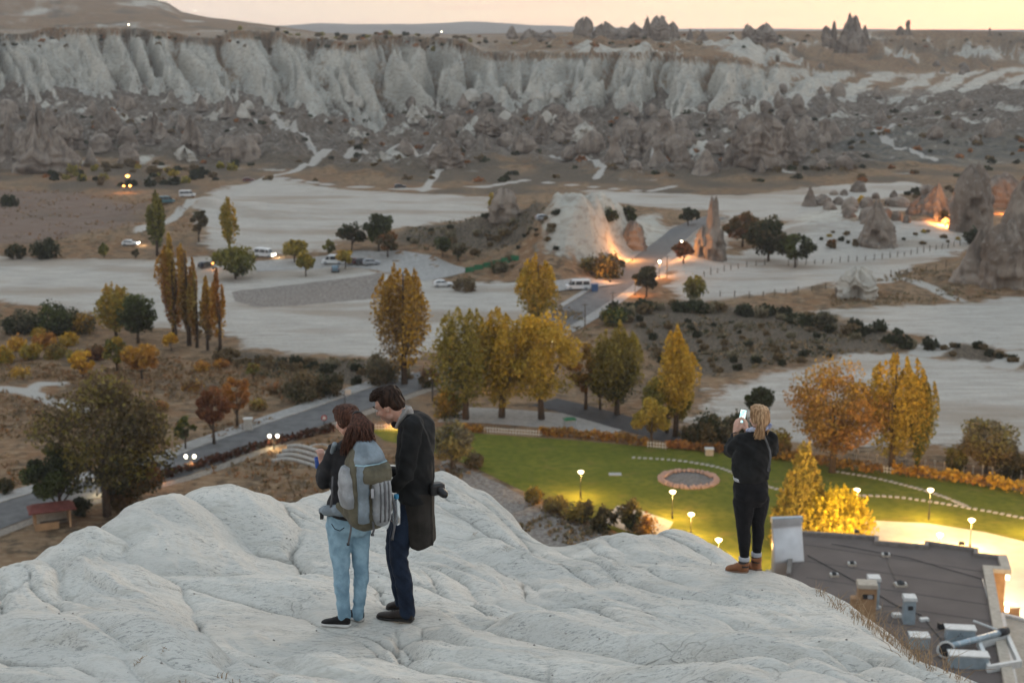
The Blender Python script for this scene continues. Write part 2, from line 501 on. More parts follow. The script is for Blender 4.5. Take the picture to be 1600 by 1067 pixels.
SCRUB = [[(965, 478), (1100, 474), (1260, 492), (1380, 520), (1450, 540), (1400, 552), (1280, 556), (1160, 580), (1090, 590), (1020, 560), (985, 520)],
         [(1468, 545), (1510, 536), (1575, 552), (1560, 572), (1480, 562)], [(1580, 560), (1640, 555), (1700, 580), (1600, 580)],
         [(340, 545), (480, 560), (600, 562), (640, 580), (560, 600), (430, 590), (350, 560)],
         [(640, 356), (760, 345), (850, 345), (870, 390), (820, 420), (700, 412), (620, 400), (600, 380)]]
RED = [[(-400, 285), (120, 300), (235, 330), (190, 370), (60, 384), (-400, 384)]]
TUFF = [[(845, 430), (880, 385), (930, 345), (985, 350), (1030, 345), (1045, 372), (1010, 400), (985, 430), (900, 432)],
        [(1240, 350), (1300, 322), (1345, 330), (1365, 350), (1340, 362), (1260, 366)],
        [(1300, 445), (1345, 425), (1372, 445), (1350, 465), (1310, 462)],
        [(930, 300), (931, 301), (931, 300)]]
TRACKS = [([(250, 345), (215, 362), (300, 312), (420, 276), (470, 262), (500, 240), (480, 215), (440, 195), (400, 190)], 1.6),
          ([(500, 240), (560, 232), (640, 238), (690, 232)], 2.2), ([(420, 276), (520, 290), (640, 296), (760, 292), (820, 282)], 2.2),
          ([(660, 300), (690, 262), (672, 240), (640, 225)], 1.5), ([(820, 282), (900, 290), (1010, 300), (1060, 290)], 1.8),
          ([(930, 280), (945, 262), (920, 250), (860, 245)], 1.5), ([(1460, 250), (1390, 222), (1370, 205), (1395, 196)], 2.0),
          ([(1340, 450), (1400, 435), (1430, 440), (1500, 470)], 1.6), ([(1445, 552), (1480, 530)], 3.0), ([(1568, 572), (1590, 552)], 2.4),
          ([(0, 606), (45, 612), (90, 628), (130, 640)], 1.3), ([(45, 612), (60, 600), (100, 598)], 1.2), ([(1020, 240), (1100, 225), (1180, 255), (1240, 270)], 1.4)]
TERRACE = [[(1300, 200), (1400, 195), (1500, 210), (1600, 200), (1700, 250), (1500, 262), (1360, 250), (1290, 230)]]

uc = np.concatenate([np.linspace(-1.1, -0.44, 26)[:-1], np.linspace(-0.44, 0.44, 640), np.linspace(0.44, 1.1, 26)[1:]])
_a = np.linspace(math.atan(H / 95), math.atan(H / 560), 300)
yr = np.concatenate([np.linspace(16, 95, 24)[:-1], H / np.tan(_a), np.linspace(560, 1080, 340)[1:], np.geomspace(1080, 4500, 66)[1:]])
YY, UU = np.meshgrid(yr, uc, indexing='ij')
XX = UU * YY
ZZ, inf = T(XX, YY, True)
fx, fy = XX.ravel(), YY.ravel()
_exact = T
def T(x, y):
    """height of the finished terrain sheet"""
    x = np.asarray(x, float); y = np.clip(np.asarray(y, float), yr[0], yr[-1] - 1e-6)
    u = np.clip(x / y, uc[0], uc[-1] - 1e-9)
    i = np.clip(np.searchsorted(yr, y, 'right') - 1, 0, len(yr) - 2); j = np.clip(np.searchsorted(uc, u, 'right') - 1, 0, len(uc) - 2)
    a = (y - yr[i]) / (yr[i + 1] - yr[i]); b = (u - uc[j]) / (uc[j + 1] - uc[j])
    return (ZZ[i, j] * (1 - b) + ZZ[i, j + 1] * b) * (1 - a) + (ZZ[i + 1, j] * (1 - b) + ZZ[i + 1, j + 1] * b) * a
def paint(polys, soft=6.0, base=-1.0, conv=gp):
    out = np.full(fx.shape, base)
    for p in polys:
        q = conv(p)
        a = np.array(q)
        m = (fx > a[:, 0].min() - soft * 3) & (fx < a[:, 0].max() + soft * 3) & (fy > a[:, 1].min() - soft * 3) & (fy < a[:, 1].max() + soft * 3)
        if m.any():
            sd = poly_sd(fx[m], fy[m], q)
            out[m] = np.maximum(out[m], np.clip(sd / soft, -1, 1))
    return out
hp = lambda pts: [(hit(a, b).x, hit(a, b).y) for a, b in pts]
pale = paint(PALE); tilled = paint(TILLED, 3.0); scrub = paint(SCRUB, 6.0); redd = paint(RED, 12.0); tuff = paint(TUFF, 5.0); terr = paint(TERRACE, 20.0, conv=hp)
path = np.full(fx.shape, -1.0)
for pts, wd in TRACKS:
    q = hp(pts); a = np.array(q)
    m = (fx > a[:, 0].min() - 12) & (fx < a[:, 0].max() + 12) & (fy > a[:, 1].min() - 12) & (fy < a[:, 1].max() + 12)
    d = line_d(fx[m], fy[m], q)
    path[m] = np.maximum(path[m], np.clip((wd - d) / 2.0, -1, 1))
tcv, fluv, ebv, conv_, dep = inf['tc'].ravel(), inf['flu'].ravel(), inf['eb'].ravel(), inf['cone'].ravel(), inf['px'].ravel()
# chalk-white tuff: on the cliff faces (not in their gullies) and in outcrops of the badlands
on = sstep(-0.12, 0.06, tcv) * (1 - sstep(0.80, 0.97, tcv))
gy = np.gradient(ZZ, axis=0) / np.gradient(YY, axis=0); gx = np.gradient(ZZ, axis=1) / np.gradient(XX, axis=1)
slp = np.hypot(gx, gy).ravel()
wl_ = on * np.clip((fluv - 0.27) * 3.0 + 0.55 * fbm(fx / 9, fy / 30, 93, 4) + 0.25 * np.clip(tcv - 0.35, -0.35, 0.3) + (1.1 * fbm(fx / 45, fy / 60, 94, 3) - 0.75) * inf['right'].ravel(), -0.8, 1.0) - (1 - on) * 1.0
zbn = fbm(fx / 26, fy / 34, 91, 4)
outc = np.where((tcv < 0.06) & (ebv > 0.05), (zbn - 0.42) * 2.4 + np.clip((slp - 0.75) * 1.1, -0.3, 0.5), -1.0)
outp = np.where(tcv > 0.95, ((fbm(fx / 40, fy / 60, 95, 4) - 0.22) * 2.4 + np.clip((slp - 0.45) * 1.3, -0.3, 0.6)) * sstep(700, 1000, dep) - 0.12 - 0.30 * inf['right'].ravel(), -1.0)
outp = np.where(fy > 1500, -0.42 + 1.3 * fbm(fx / 28, fy / 120, 96, 4), outp)
white = np.clip(np.maximum(np.maximum(wl_, outc), np.maximum(outp, tuff)), -1, 1)
scrub = np.clip(np.maximum(scrub, np.where(tcv > -0.4, -0.3 + 1.0 * fbm(fx / 22, fy / 30, 97, 4), -0.6 + 1.1 * fbm(fx / 18, fy / 22, 98, 4) + 0.25 * (ebv > 0.3) + 0.62 * sstep(440, 520, fy))), -1, 1)
scrub = np.where(pale > 0.2, -1, scrub)
M1 = np.stack([pale, white, scrub, redd], -1) * 0.5 + 0.5
M2 = np.stack([path, tilled, terr, ebv * 2 - 1], -1) * 0.5 + 0.5
allv = np.stack([fx, fy, ZZ.ravel()], -1)
nc = len(uc)
m_ground, n, l, b = mat('dry valley ground')
geo = n.new('ShaderNodeNewGeometry')
at1 = n.new('ShaderNodeVertexColor'); at1.layer_name = 'm1'
at2 = n.new('ShaderNodeVertexColor'); at2.layer_name = 'm2'
s1 = n.new('ShaderNodeSeparateColor'); l.new(at1.outputs['Color'], s1.inputs[0])
s2 = n.new('ShaderNodeSeparateColor'); l.new(at2.outputs['Color'], s2.inputs[0])
def gnoise(sc, det=3.0, rough=0.6, stretch=None):
    x = N(n, 'TexNoise', Scale=sc, Detail=det, Roughness=rough)
    if stretch:
        mp_ = n.new('ShaderNodeMapping'); mp_.inputs['Scale'].default_value = stretch
        l.new(geo.outputs['Position'], mp_.inputs['Vector']); l.new(mp_.outputs[0], x.inputs['Vector'])
    else:
        l.new(geo.outputs['Position'], x.inputs['Vector'])
    return x.outputs['Fac']
nb = gnoise(0.045, 2); nm = gnoise(0.32, 4); nf = gnoise(1.7, 2)
ns = gnoise(0.5, 3, 0.6, (0.25, 1.6, 1.0))
def edge(sig, nz, amt, w):
    return mrange(n, l, math2(n, l, 'ADD', sig, math2(n, l, 'MULTIPLY', math2(n, l, 'SUBTRACT', nz, 0.5), amt)), 0.5 - w, 0.5 + w)
brown = mixc(n, l, mrange(n, l, nb, 0.35, 0.65), (0.190, 0.106, 0.057), (0.222, 0.146, 0.088))
brown = mixc(n, l, mrange(n, l, nm, 0.46, 0.60, 0, 0.9), brown, (0.096, 0.069, 0.045))
brown = mixc(n, l, mrange(n, l, gnoise(0.8, 3, 0.6, (0.6, 1.4, 1)), 0.50, 0.62, 0, 0.75), brown, (0.285, 0.20, 0.125))
redc = mixc(n, l, mrange(n, l, ns, 0.35, 0.65), (0.150, 0.098, 0.072), (0.205, 0.155, 0.125))
c = mixc(n, l, edge(n and at1.outputs['Alpha'], nm, 0.4, 0.2), brown, redc)
dark = mixc(n, l, mrange(n, l, nf, 0.35, 0.65), (0.062, 0.051, 0.039), (0.150, 0.116, 0.085))
c = mixc(n, l, edge(s1.outputs['Blue'], nf, 0.75, 0.14), c, dark)
badc = mixc(n, l, mrange(n, l, nm, 0.38, 0.60), (0.072, 0.058, 0.047), (0.140, 0.114, 0.092))
badc = mixc(n, l, mrange(n, l, gnoise(0.12, 4, 0.65), 0.50, 0.66, 0, 0.85), badc, (0.20, 0.168, 0.138))
badc = mixc(n, l, mrange(n, l, nf, 0.56, 0.70, 0, 0.6), badc, (0.30, 0.27, 0.235))
c = mixc(n, l, mrange(n, l, at2.outputs['Alpha'], 0.55, 0.85, 0, 0.9), c, badc)
terrc = mixc(n, l, mrange(n, l, gnoise(0.22, 2, 0.6, (0.15, 1.0, 1.0)), 0.42, 0.58), (0.10, 0.098, 0.088), (0.165, 0.145, 0.115))
c = mixc(n, l, mrange(n, l, s2.outputs['Blue'], 0.35, 0.75, 0, 0.8), c, terrc)
palec = mixc(n, l, mrange(n, l, ns, 0.3, 0.7), (0.345, 0.315, 0.278), (0.455, 0.418, 0.368))
palec = mixc(n, l, mrange(n, l, gnoise(0.035, 4, 0.6, (0.5, 1.6, 1)), 0.46, 0.64, 0, 0.85), palec, (0.285, 0.232, 0.182))
palec = mixc(n, l, mrange(n, l, nf, 0.52, 0.68, 0, 0.4), palec, (0.26, 0.225, 0.185))
c = mixc(n, l, edge(s1.outputs['Red'], gnoise(0.11, 4, 0.7), 1.5, 0.13), c, palec)
till = mixc(n, l, mrange(n, l, nf, 0.4, 0.6), (0.17, 0.14, 0.12), (0.27, 0.24, 0.21))
c = mixc(n, l, edge(s2.outputs['Green'], nm, 0.25, 0.05), c, till)
c = mixc(n, l, edge(s2.outputs['Red'], nm, 0.5, 0.12), c, (0.38, 0.35, 0.31))
tuf = mixc(n, l, mrange(n, l, nb, 0.35, 0.65), (0.395, 0.38, 0.335), (0.475, 0.44, 0.375))
tuf = mixc(n, l, mrange(n, l, gnoise(0.25, 3, 0.65, (0.9, 0.9, 3.0)), 0.45, 0.66, 0, 0.75), tuf, (0.27, 0.235, 0.195))
c = mixc(n, l, math2(n, l, 'MULTIPLY', edge(s1.outputs['Green'], nm, 0.95, 0.20), 0.92), c, tuf)
# scattered boulders and dry tufts in the badlands
vb = N(n, 'TexVoronoi', Scale=0.34); l.new(geo.outputs['Position'], vb.inputs['Vector'])
stone = math2(n, l, 'MULTIPLY', mrange(n, l, vb.outputs['Distance'], 0.34, 0.22), mrange(n, l, at2.outputs['Alpha'], 0.55, 0.9, 0, 0.75))
stone = math2(n, l, 'MULTIPLY', stone, mrange(n, l, nm, 0.48, 0.60))
c = mixc(n, l, stone, c, (0.34, 0.31, 0.275))
vt = N(n, 'TexVoronoi', Scale=0.22); l.new(geo.outputs['Position'], vt.inputs['Vector'])
tuft = math2(n, l, 'MULTIPLY', mrange(n, l, vt.outputs['Distance'], 0.30, 0.16), mrange(n, l, at2.outputs['Alpha'], 0.5, 0.9, 0, 0.8))
c = mixc(n, l, math2(n, l, 'MULTIPLY', tuft, mrange(n, l, nb, 0.45, 0.6)), c, (0.062, 0.058, 0.046))
l.new(c, b.inputs['Base Color'])
b.inputs['Roughness'].default_value = 0.95
b.inputs['Specular IOR Level'].default_value = 0.03
bp = N(n, 'Bump', Strength=0.8, Distance=0.7)
l.new(math2(n, l, 'ADD', nm, math2(n, l, 'MULTIPLY', nf, 0.4)), bp.inputs['Height']); l.new(bp.outputs[0], b.inputs['Normal'])

split = int(np.searchsorted(yr, 560.5))
for nm_, r0_, r1_ in (('valley_floor', 0, split + 1), ('badland_cliffs', split, len(yr))):
    me = np_mesh(nm_, allv[r0_ * nc:r1_ * nc], grid_faces(r1_ - r0_, nc))
    vcol(me, 'm1', M1[r0_ * nc:r1_ * nc]); vcol(me, 'm2', M2[r0_ * nc:r1_ * nc])
    tag(link(nm_, me, m_ground), kind='structure')
# far blue ridge beyond the plateau
mu = np.linspace(-0.9, 0.9, 240)
mpx = 800 + mu * FPX * 1.0237
mrow = np.interp(mpx, [-900, 300, 430, 500, 560, 640, 735, 800, 900, 1040, 1400, 2500], [46, 44, 41, 36, 38, 38, 34, 38, 42, 45, 46, 46])
mz = zrow(mrow, 6200.0) + 3 * fbm(mu * 60, mu * 0, 3, 4)
mv = []
for k, (yy, fz) in enumerate(((4700, 0.0), (5200, 0.45), (5800, 0.85), (6200, 1.0), (6800, 0.7))):
    mv.append(np.stack([mu * yy, np.full(mu.shape, float(yy)), 20 + (mz - 20) * fz], -1))
m_ridge = simple('far ridge', (0.16, 0.14, 0.12), 0.95, var=0.25, scale=0.008)
tag(link('mountain_ridge', np_mesh('mountain_ridge', np.concatenate(mv), grid_faces(5, len(mu))), m_ridge), kind='structure')
# ------------------------------------------------------------------ the white tuff outcrop the people stand on
RC = [  # (px, row, distance): points of its surface
    (-250, 1250, 5.3), (100, 1250, 5.3), (450, 1250, 5.4), (800, 1250, 5.4), (1200, 1250, 5.5), (1600, 1250, 5.7),
    (-200, 1067, 8.0), (0, 1067, 8.0), (200, 1067, 8.1), (400, 1067, 8.2), (600, 1067, 8.15), (800, 1067, 8.1), (1000, 1067, 8.2), (1200, 1067, 8.35), (1380, 1067, 8.6), (1500, 1062, 9.0),
    (-200, 975, 10.0), (0, 970, 10.3), (130, 955, 10.2), (300, 985, 10.1), (0, 873, 12.6), (-150, 930, 11.8), (60, 850, 13.0), (110, 822, 13.5), (160, 870, 12.4), (200, 790, 14.2), (250, 850, 12.8), (260, 766, 14.9), (330, 757, 15.2), (410, 763, 15.1),
    (440, 778, 14.8), (480, 778, 16.2), (520, 760, 16.9), (400, 900, 12.0), (330, 830, 13.6), (470, 850, 13.5), (545, 975, 10.75), (510, 965, 10.9), (580, 955, 11.0), (615, 966, 10.88), (630, 950, 11.1), (600, 880, 12.9), (560, 830, 14.2), (540, 800, 15.4),
    (600, 750, 17.4), (690, 742, 17.6), (740, 765, 17.3), (800, 800, 16.8), (700, 850, 14.6), (760, 880, 13.6), (845, 836, 15.8), (885, 846, 15.2), (800, 930, 12.0), (750, 1000, 10.0), (900, 900, 13.2), (930, 827, 15.4), (975, 820, 15.4), (1015, 838, 15.0),
    (1050, 813, 16.2), (1085, 830, 16.0), (1135, 868, 15.2), (1000, 950, 11.5), (1000, 1010, 9.8), (1100, 930, 12.4), (1080, 880, 13.8), (1150, 897, 13.7), (1180, 886, 13.95), (1160, 960, 11.8), (1215, 886, 13.9), (1250, 1000, 10.4), (1270, 910, 13.3), (1310, 940, 12.5), (1330, 1020, 9.9), (1370, 985, 11.2), (1425, 1022, 10.1)]
pts = [np.array(P(*c)) for c in RC]
sil = [(-150, 930, 11.8), (0, 873, 12.6), (60, 850, 13.0), (110, 822, 13.5), (200, 790, 14.2), (260, 766, 14.9), (330, 757, 15.2), (410, 763, 15.1), (520, 760, 16.9), (600, 750, 17.4), (690, 742, 17.6), (740, 765, 17.3), (800, 800, 16.8), (885, 846, 15.4),
       (975, 820, 15.4), (1050, 813, 16.2), (1135, 868, 15.2), (1215, 886, 13.9), (1270, 910, 13.3), (1370, 985, 11.2), (1425, 1022, 10.1), (1500, 1062, 9.0)]
for c in sil:
    p = np.array(P(*c)); dirn = p[:2] / np.hypot(*p[:2])
    if c[0] > 1120: dirn = np.array([0.80, 0.60])
    for dd, dz in ((1.2, 0.95), (3.0, 3.2), (7.0, 10.5)):
        pts.append(np.array([p[0] + dirn[0] * dd, p[1] + dirn[1] * dd, p[2] - dz]))
pts = np.array(pts)
def tps_fit(xy, z, lam=0.02):
    d = np.linalg.norm(xy[:, None] - xy[None], axis=-1)
    K = np.where(d > 0, d * d * np.log(d + 1e-9), 0) + lam * np.eye(len(xy))
    A = np.block([[K, np.ones((len(xy), 1)), xy], [np.ones((1, len(xy))), np.zeros((1, 3))], [xy.T, np.zeros((2, 3))]])
    return np.linalg.solve(A, np.concatenate([z, np.zeros(3)]))
_rw = tps_fit(pts[:, :2], pts[:, 2])
def rock_base(x, y):
    z = np.zeros(x.shape)
    for i in range(len(pts)):
        d2_ = (x - pts[i, 0]) ** 2 + (y - pts[i, 1]) ** 2
        z += _rw[i] * 0.5 * d2_ * np.log(d2_ + 1e-12)
    return z + _rw[-3] + _rw[-2] * x + _rw[-1] * y
STAND = [(545, 978, 0.42), (618, 968, 0.42), (1158, 896, 0.34)]
def rock_z(x, y, full=False):
    x = np.asarray(x, float); y = np.asarray(y, float)
    z = rock_base(x, y)
    # rounded pillows, long axis running down to the right
    ca, sa = math.cos(rad(-52)), math.sin(rad(-52))
    wx = x + 0.55 * fbm(x / 1.7, y / 1.7, 101, 3); wy = y + 0.55 * fbm(x / 1.7, y / 1.7, 105, 3)
    a = wx * ca + wy * sa; bq = -wx * sa + wy * ca
    w1, w2, c1 = worley(a / 3.3, bq / 1.05, 111)
    e1 = w2 - w1
    v1, v2, c2 = worley(a / 1.7 + 3.1, bq / 0.46 + 1.7, 113)
    e2 = v2 - v1
    msk = 0.50 + 0.50 * sstep(-0.35, 0.25, vn(x / 2.0, y / 2.0, 116))
    h = 0.20 * np.clip(e1 / 0.62, 0, 1) ** 0.62 * msk + 0.12 * (1 - msk) + 0.16 * (c1 - 0.5) * sstep(0, 0.6, e1)
    h += (0.082 + 0.06 * (c2 - 0.5)) * np.clip(e2 / 0.52, 0, 1) ** 0.65 * (0.65 + 0.8 * vn(x / 2.2, y / 2.2, 117))
    u1, u2, c3 = worley(a / 0.62 + 0.3 * vn(x / 0.4, y / 0.4, 114), bq / 0.24 + 7.7, 115)
    h += (0.014 + 0.012 * (c3 - 0.5)) * sstep(-0.05, 0.5, u2 - u1) * sstep(-0.35, 0.45, vn(x / 1.6, y / 1.6, 119))
    h += 0.055 * fbm(a / 0.9, bq / 0.33, 121, 4) + 0.09 * fbm(x / 2.4, y / 2.4, 125, 3)
    crk = np.exp(-(e1 / 0.016) ** 2) * sstep(0.05, 0.3, vn(x / 1.1, y / 1.1, 131)) + 0.7 * np.exp(-(e2 / 0.028) ** 2) * sstep(0.25, 0.5, vn(x / 0.9, y / 0.9, 133))
    h += 0.014 * fbm(a / 0.20, bq / 0.085, 127, 4) - 0.030 * np.clip(crk, 0, 1)
    k = np.ones(x.shape)
    for px_, py_, r_ in STAND:
        q = next(p_ for p_ in [P(px_, py_, {545: 10.72, 618: 10.9, 1158: 13.72}[px_])])
        k = np.minimum(k, 0.25 + 0.75 * sstep(r_ * 0.6, r_ * 2.2, np.hypot(x - q.x, y - q.y)))
    z = z + (h - 0.20) * k
    if full:
        return z, crk, e1, c1
    return z
ru = np.linspace(-0.54, 0.54, 600)
ryr = np.concatenate([np.linspace(4.2, 7.6, 26)[:-1], np.linspace(7.6, 18.2, 470), np.linspace(18.2, 26, 30)[1:]])
RY, RU = np.meshgrid(ryr, ru, indexing='ij')
RX = RU * RY
RZ, rcrk, re1, rc1 = rock_z(RX, RY, True)
RZ = np.maximum(RZ, 28.0)
me = np_mesh('rock_outcrop', np.stack([RX.ravel(), RY.ravel(), RZ.ravel()], -1), grid_faces(len(ryr), len(ru)))
crkd = np.clip(rcrk.ravel(), 0, 1)
vcol(me, 'm1', np.stack([crkd, rc1.ravel(), np.clip(re1.ravel(), 0, 1), np.ones(crkd.shape)], -1))
m_rock, n, l, b = mat('white tuff')
geo = n.new('ShaderNodeNewGeometry')
at1 = n.new('ShaderNodeVertexColor'); at1.layer_name = 'm1'
s1 = n.new('ShaderNodeSeparateColor'); l.new(at1.outputs['Color'], s1.inputs[0])
mp_ = n.new('ShaderNodeMapping'); mp_.inputs['Rotation'].default_value = (0, 0, rad(52)); mp_.inputs['Scale'].default_value = (0.45, 1.5, 1.2)
l.new(geo.outputs['Position'], mp_.inputs['Vector'])
def rn(sc, det=5.0, rough=0.6, st=True):
    x = N(n, 'TexNoise', Scale=sc, Detail=det, Roughness=rough)
    l.new(mp_.outputs[0] if st else geo.outputs['Position'], x.inputs['Vector'])
    return x.outputs['Fac']
big = rn(0.9, 2); mid = rn(5.0, 4, 0.65); fine = rn(34, 3, 0.75); spk = rn(27, 3, 0.8)
c = mixc(n, l, mrange(n, l, big, 0.35, 0.65), (0.535, 0.51, 0.46), (0.635, 0.605, 0.545))
c = mixc(n, l, mrange(n, l, s1.outputs['Green'], 0.0, 1.0, 0, 0.5), c, (0.54, 0.52, 0.475))
c = mixc(n, l, mrange(n, l, mid, 0.50, 0.72, 0, 0.55), c, (0.42, 0.39, 0.33))
c = mixc(n, l, mrange(n, l, fine, 0.51, 0.64, 0, 0.5), c, (0.40, 0.38, 0.345))
lich = math2(n, l, 'MULTIPLY', mrange(n, l, spk, 0.555, 0.61), mrange(n, l, rn(1.6, 3, 0.5, False), 0.34, 0.54))
c = mixc(n, l, math2(n, l, 'MULTIPLY', lich, 0.52), c, (0.135, 0.14, 0.135))
wv = N(n, 'TexNoise', Scale=2.2, Detail=3.0); l.new(mp_.outputs[0], wv.inputs['Vector'])
wadd = n.new('ShaderNodeVectorMath'); wadd.operation = 'MULTIPLY_ADD'; l.new(wv.outputs['Color'], wadd.inputs[0]); wadd.inputs[1].default_value = (0.55, 0.55, 0.0); l.new(mp_.outputs[0], wadd.inputs[2])
def crackline(sc, w_, thr):
    v_ = n.new('ShaderNodeTexVoronoi'); v_.feature = 'DISTANCE_TO_EDGE'; v_.inputs['Scale'].default_value = sc; l.new(wadd.outputs[0], v_.inputs['Vector'])
    return math2(n, l, 'MULTIPLY', mrange(n, l, v_.outputs['Distance'], w_, w_ * 0.25), mrange(n, l, rn(1.1, 3, 0.5, False), thr, thr + 0.10))
ck = crackline(1.7, 0.009, 0.50)
c = mixc(n, l, math2(n, l, 'MULTIPLY', ck, 0.20), c, (0.17, 0.15, 0.125))
c = mixc(n, l, math2(n, l, 'MULTIPLY', s1.outputs['Red'], 0.7), c, (0.16, 0.145, 0.12))
l.new(c, b.inputs['Base Color'])
b.inputs['Roughness'].default_value = 0.92
b.inputs['Specular IOR Level'].default_value = 0.15
bp = N(n, 'Bump', Strength=1.0, Distance=0.028)
hgt = math2(n, l, 'ADD', math2(n, l, 'MULTIPLY', mid, 1.2), math2(n, l, 'MULTIPLY', fine, 0.55))
hgt = math2(n, l, 'SUBTRACT', hgt, math2(n, l, 'MULTIPLY', ck, 0.3))
l.new(hgt, bp.inputs['Height']); l.new(bp.outputs[0], b.inputs['Normal'])
tag(link('rock_outcrop', me, m_rock), kind='structure')
def rz1(x, y):
    return float(rock_z(np.array([x]), np.array([y]))[0])
def on_rock(px, py):
    """point of the outcrop on the ray through a photo pixel"""
    a, b_ = slopes(px, py)
    ys = np.linspace(6, 19, 1600)
    t = rock_z(a * ys, ys); z = H + b_ * ys
    k = np.nonzero(z <= t)[0]
    i = int(k[0]) if len(k) else len(ys) - 1
    return Vector((a * ys[i], ys[i], float(t[i])))
# ------------------------------------------------------------------ body kit: overlapping solids fused into one skin
class Blob(MB):
    def cap(s, pts, rs, n=14):
        """rounded, tapering limb through the points"""
        pts = [Vector(p) for p in pts]
        t0 = (pts[0] - pts[1]).normalized(); t1 = (pts[-1] - pts[-2]).normalized()
        q = []; r = []
        for k in (1.0, 0.92, 0.7, 0.38):
            q.append(pts[0] + t0 * rs[0] * k); r.append(rs[0] * math.sqrt(max(0.004, 1 - k * k)))
        q += pts; r += list(rs)
        for k in (0.38, 0.7, 0.92, 1.0):
            q.append(pts[-1] + t1 * rs[-1] * k); r.append(rs[-1] * math.sqrt(max(0.004, 1 - k * k)))
        return s.tube(q, r, n)
    def ell(s, c, rr, M=None, n=16, m=10):
        c = Vector(c); vs = []; fs = []
        for i in range(m + 1):
            a = math.pi * i / m
            a = min(max(a, 0.06), math.pi - 0.06)
            for k in range(n):
                b_ = 2 * math.pi * k / n
                v = Vector((rr[0] * math.sin(a) * math.cos(b_), rr[1] * math.sin(a) * math.sin(b_), rr[2] * math.cos(a)))
                vs.append(c + (M @ v if M is not None else v))
        for i in range(m):
            for k in range(n):
                fs.append((i * n + k, (i + 1) * n + k, (i + 1) * n + (k + 1) % n, i * n + (k + 1) % n))
        fs.append(tuple(range(n))); fs.append(tuple(range(m * n, (m + 1) * n))[::-1])
        return s.add(vs, fs)
    def loft(s, rings, n=28, e=2.0):
        """rings: (centre, half x, half y, turn about z); e > 2 squares the section off"""
        vs = []; fs = []
        for c, hx, hy, rz in rings:
            ca, sa = math.cos(rz), math.sin(rz)
            for k in range(n):
                a = 2 * math.pi * k / n
                x = hx * math.copysign(abs(math.cos(a)) ** (2 / e), math.cos(a)); y = hy * math.copysign(abs(math.sin(a)) ** (2 / e), math.sin(a))
                vs.append((c[0] + x * ca - y * sa, c[1] + x * sa + y * ca, c[2]))
        up = rings[-1][0][2] > rings[0][0][2]
        for i in range(len(rings) - 1):
            for k in range(n):
                f = (i * n + k, i * n + (k + 1) % n, (i + 1) * n + (k + 1) % n, (i + 1) * n + k)
                fs.append(f if up else f[::-1])
        a0 = tuple(range(n)); a1 = tuple(range((len(rings) - 1) * n, len(rings) * n))
        fs += [a0[::-1], a1] if up else [a0, a1[::-1]]
        return s.add(vs, fs)
    def fuse(s, name, m, parent, voxel=0.011, it=3, fac=0.5, fold=None, smooth=True):
        me0 = s.mesh('tmp'); o = bpy.data.objects.new('tmp', me0); col.objects.link(o)
        r = o.modifiers.new('r', 'REMESH'); r.mode = 'VOXEL'; r.voxel_size = voxel
        if it:
            q = o.modifiers.new('s', 'SMOOTH'); q.iterations = it; q.factor = fac
        dg = bpy.context.evaluated_depsgraph_get()
        me = bpy.data.meshes.new_from_object(o.evaluated_get(dg))
        bpy.data.objects.remove(o); bpy.data.meshes.remove(me0)
        me.name = name
        if fold is not None:
            nv = len(me.vertices)
            co = np.empty(nv * 3, np.float32); me.vertices.foreach_get('co', co); co = co.reshape(-1, 3)
            no = np.empty(nv * 3, np.float32); me.vertices.foreach_get('normal', no); no = no.reshape(-1, 3)
            co = co + no * fold(co)[:, None]
            me.vertices.foreach_set('co', co.astype(np.float32).ravel()); me.update()
        return link(name, me, m, parent, smooth)
def folds(amp, sz, sx, seed, tilt=0.6):
    """cloth creases: long waves across the limb"""
    def f(c):
        a = c[:, 2] / sz + tilt * (c[:, 0] + 0.7 * c[:, 1]) / sz
        return amp * ((1 - np.abs(vn(a, (c[:, 0] - c[:, 1]) / sx, seed)) * 2) * 0.6 + 0.6 * vn(a * 2.3, (c[:, 0] + c[:, 1]) / sx * 1.7, seed + 3)
                      + 0.5 * vn((c[:, 0] - c[:, 1]) / sz * 0.8, c[:, 2] / sx * 0.5, seed + 5))
    return f
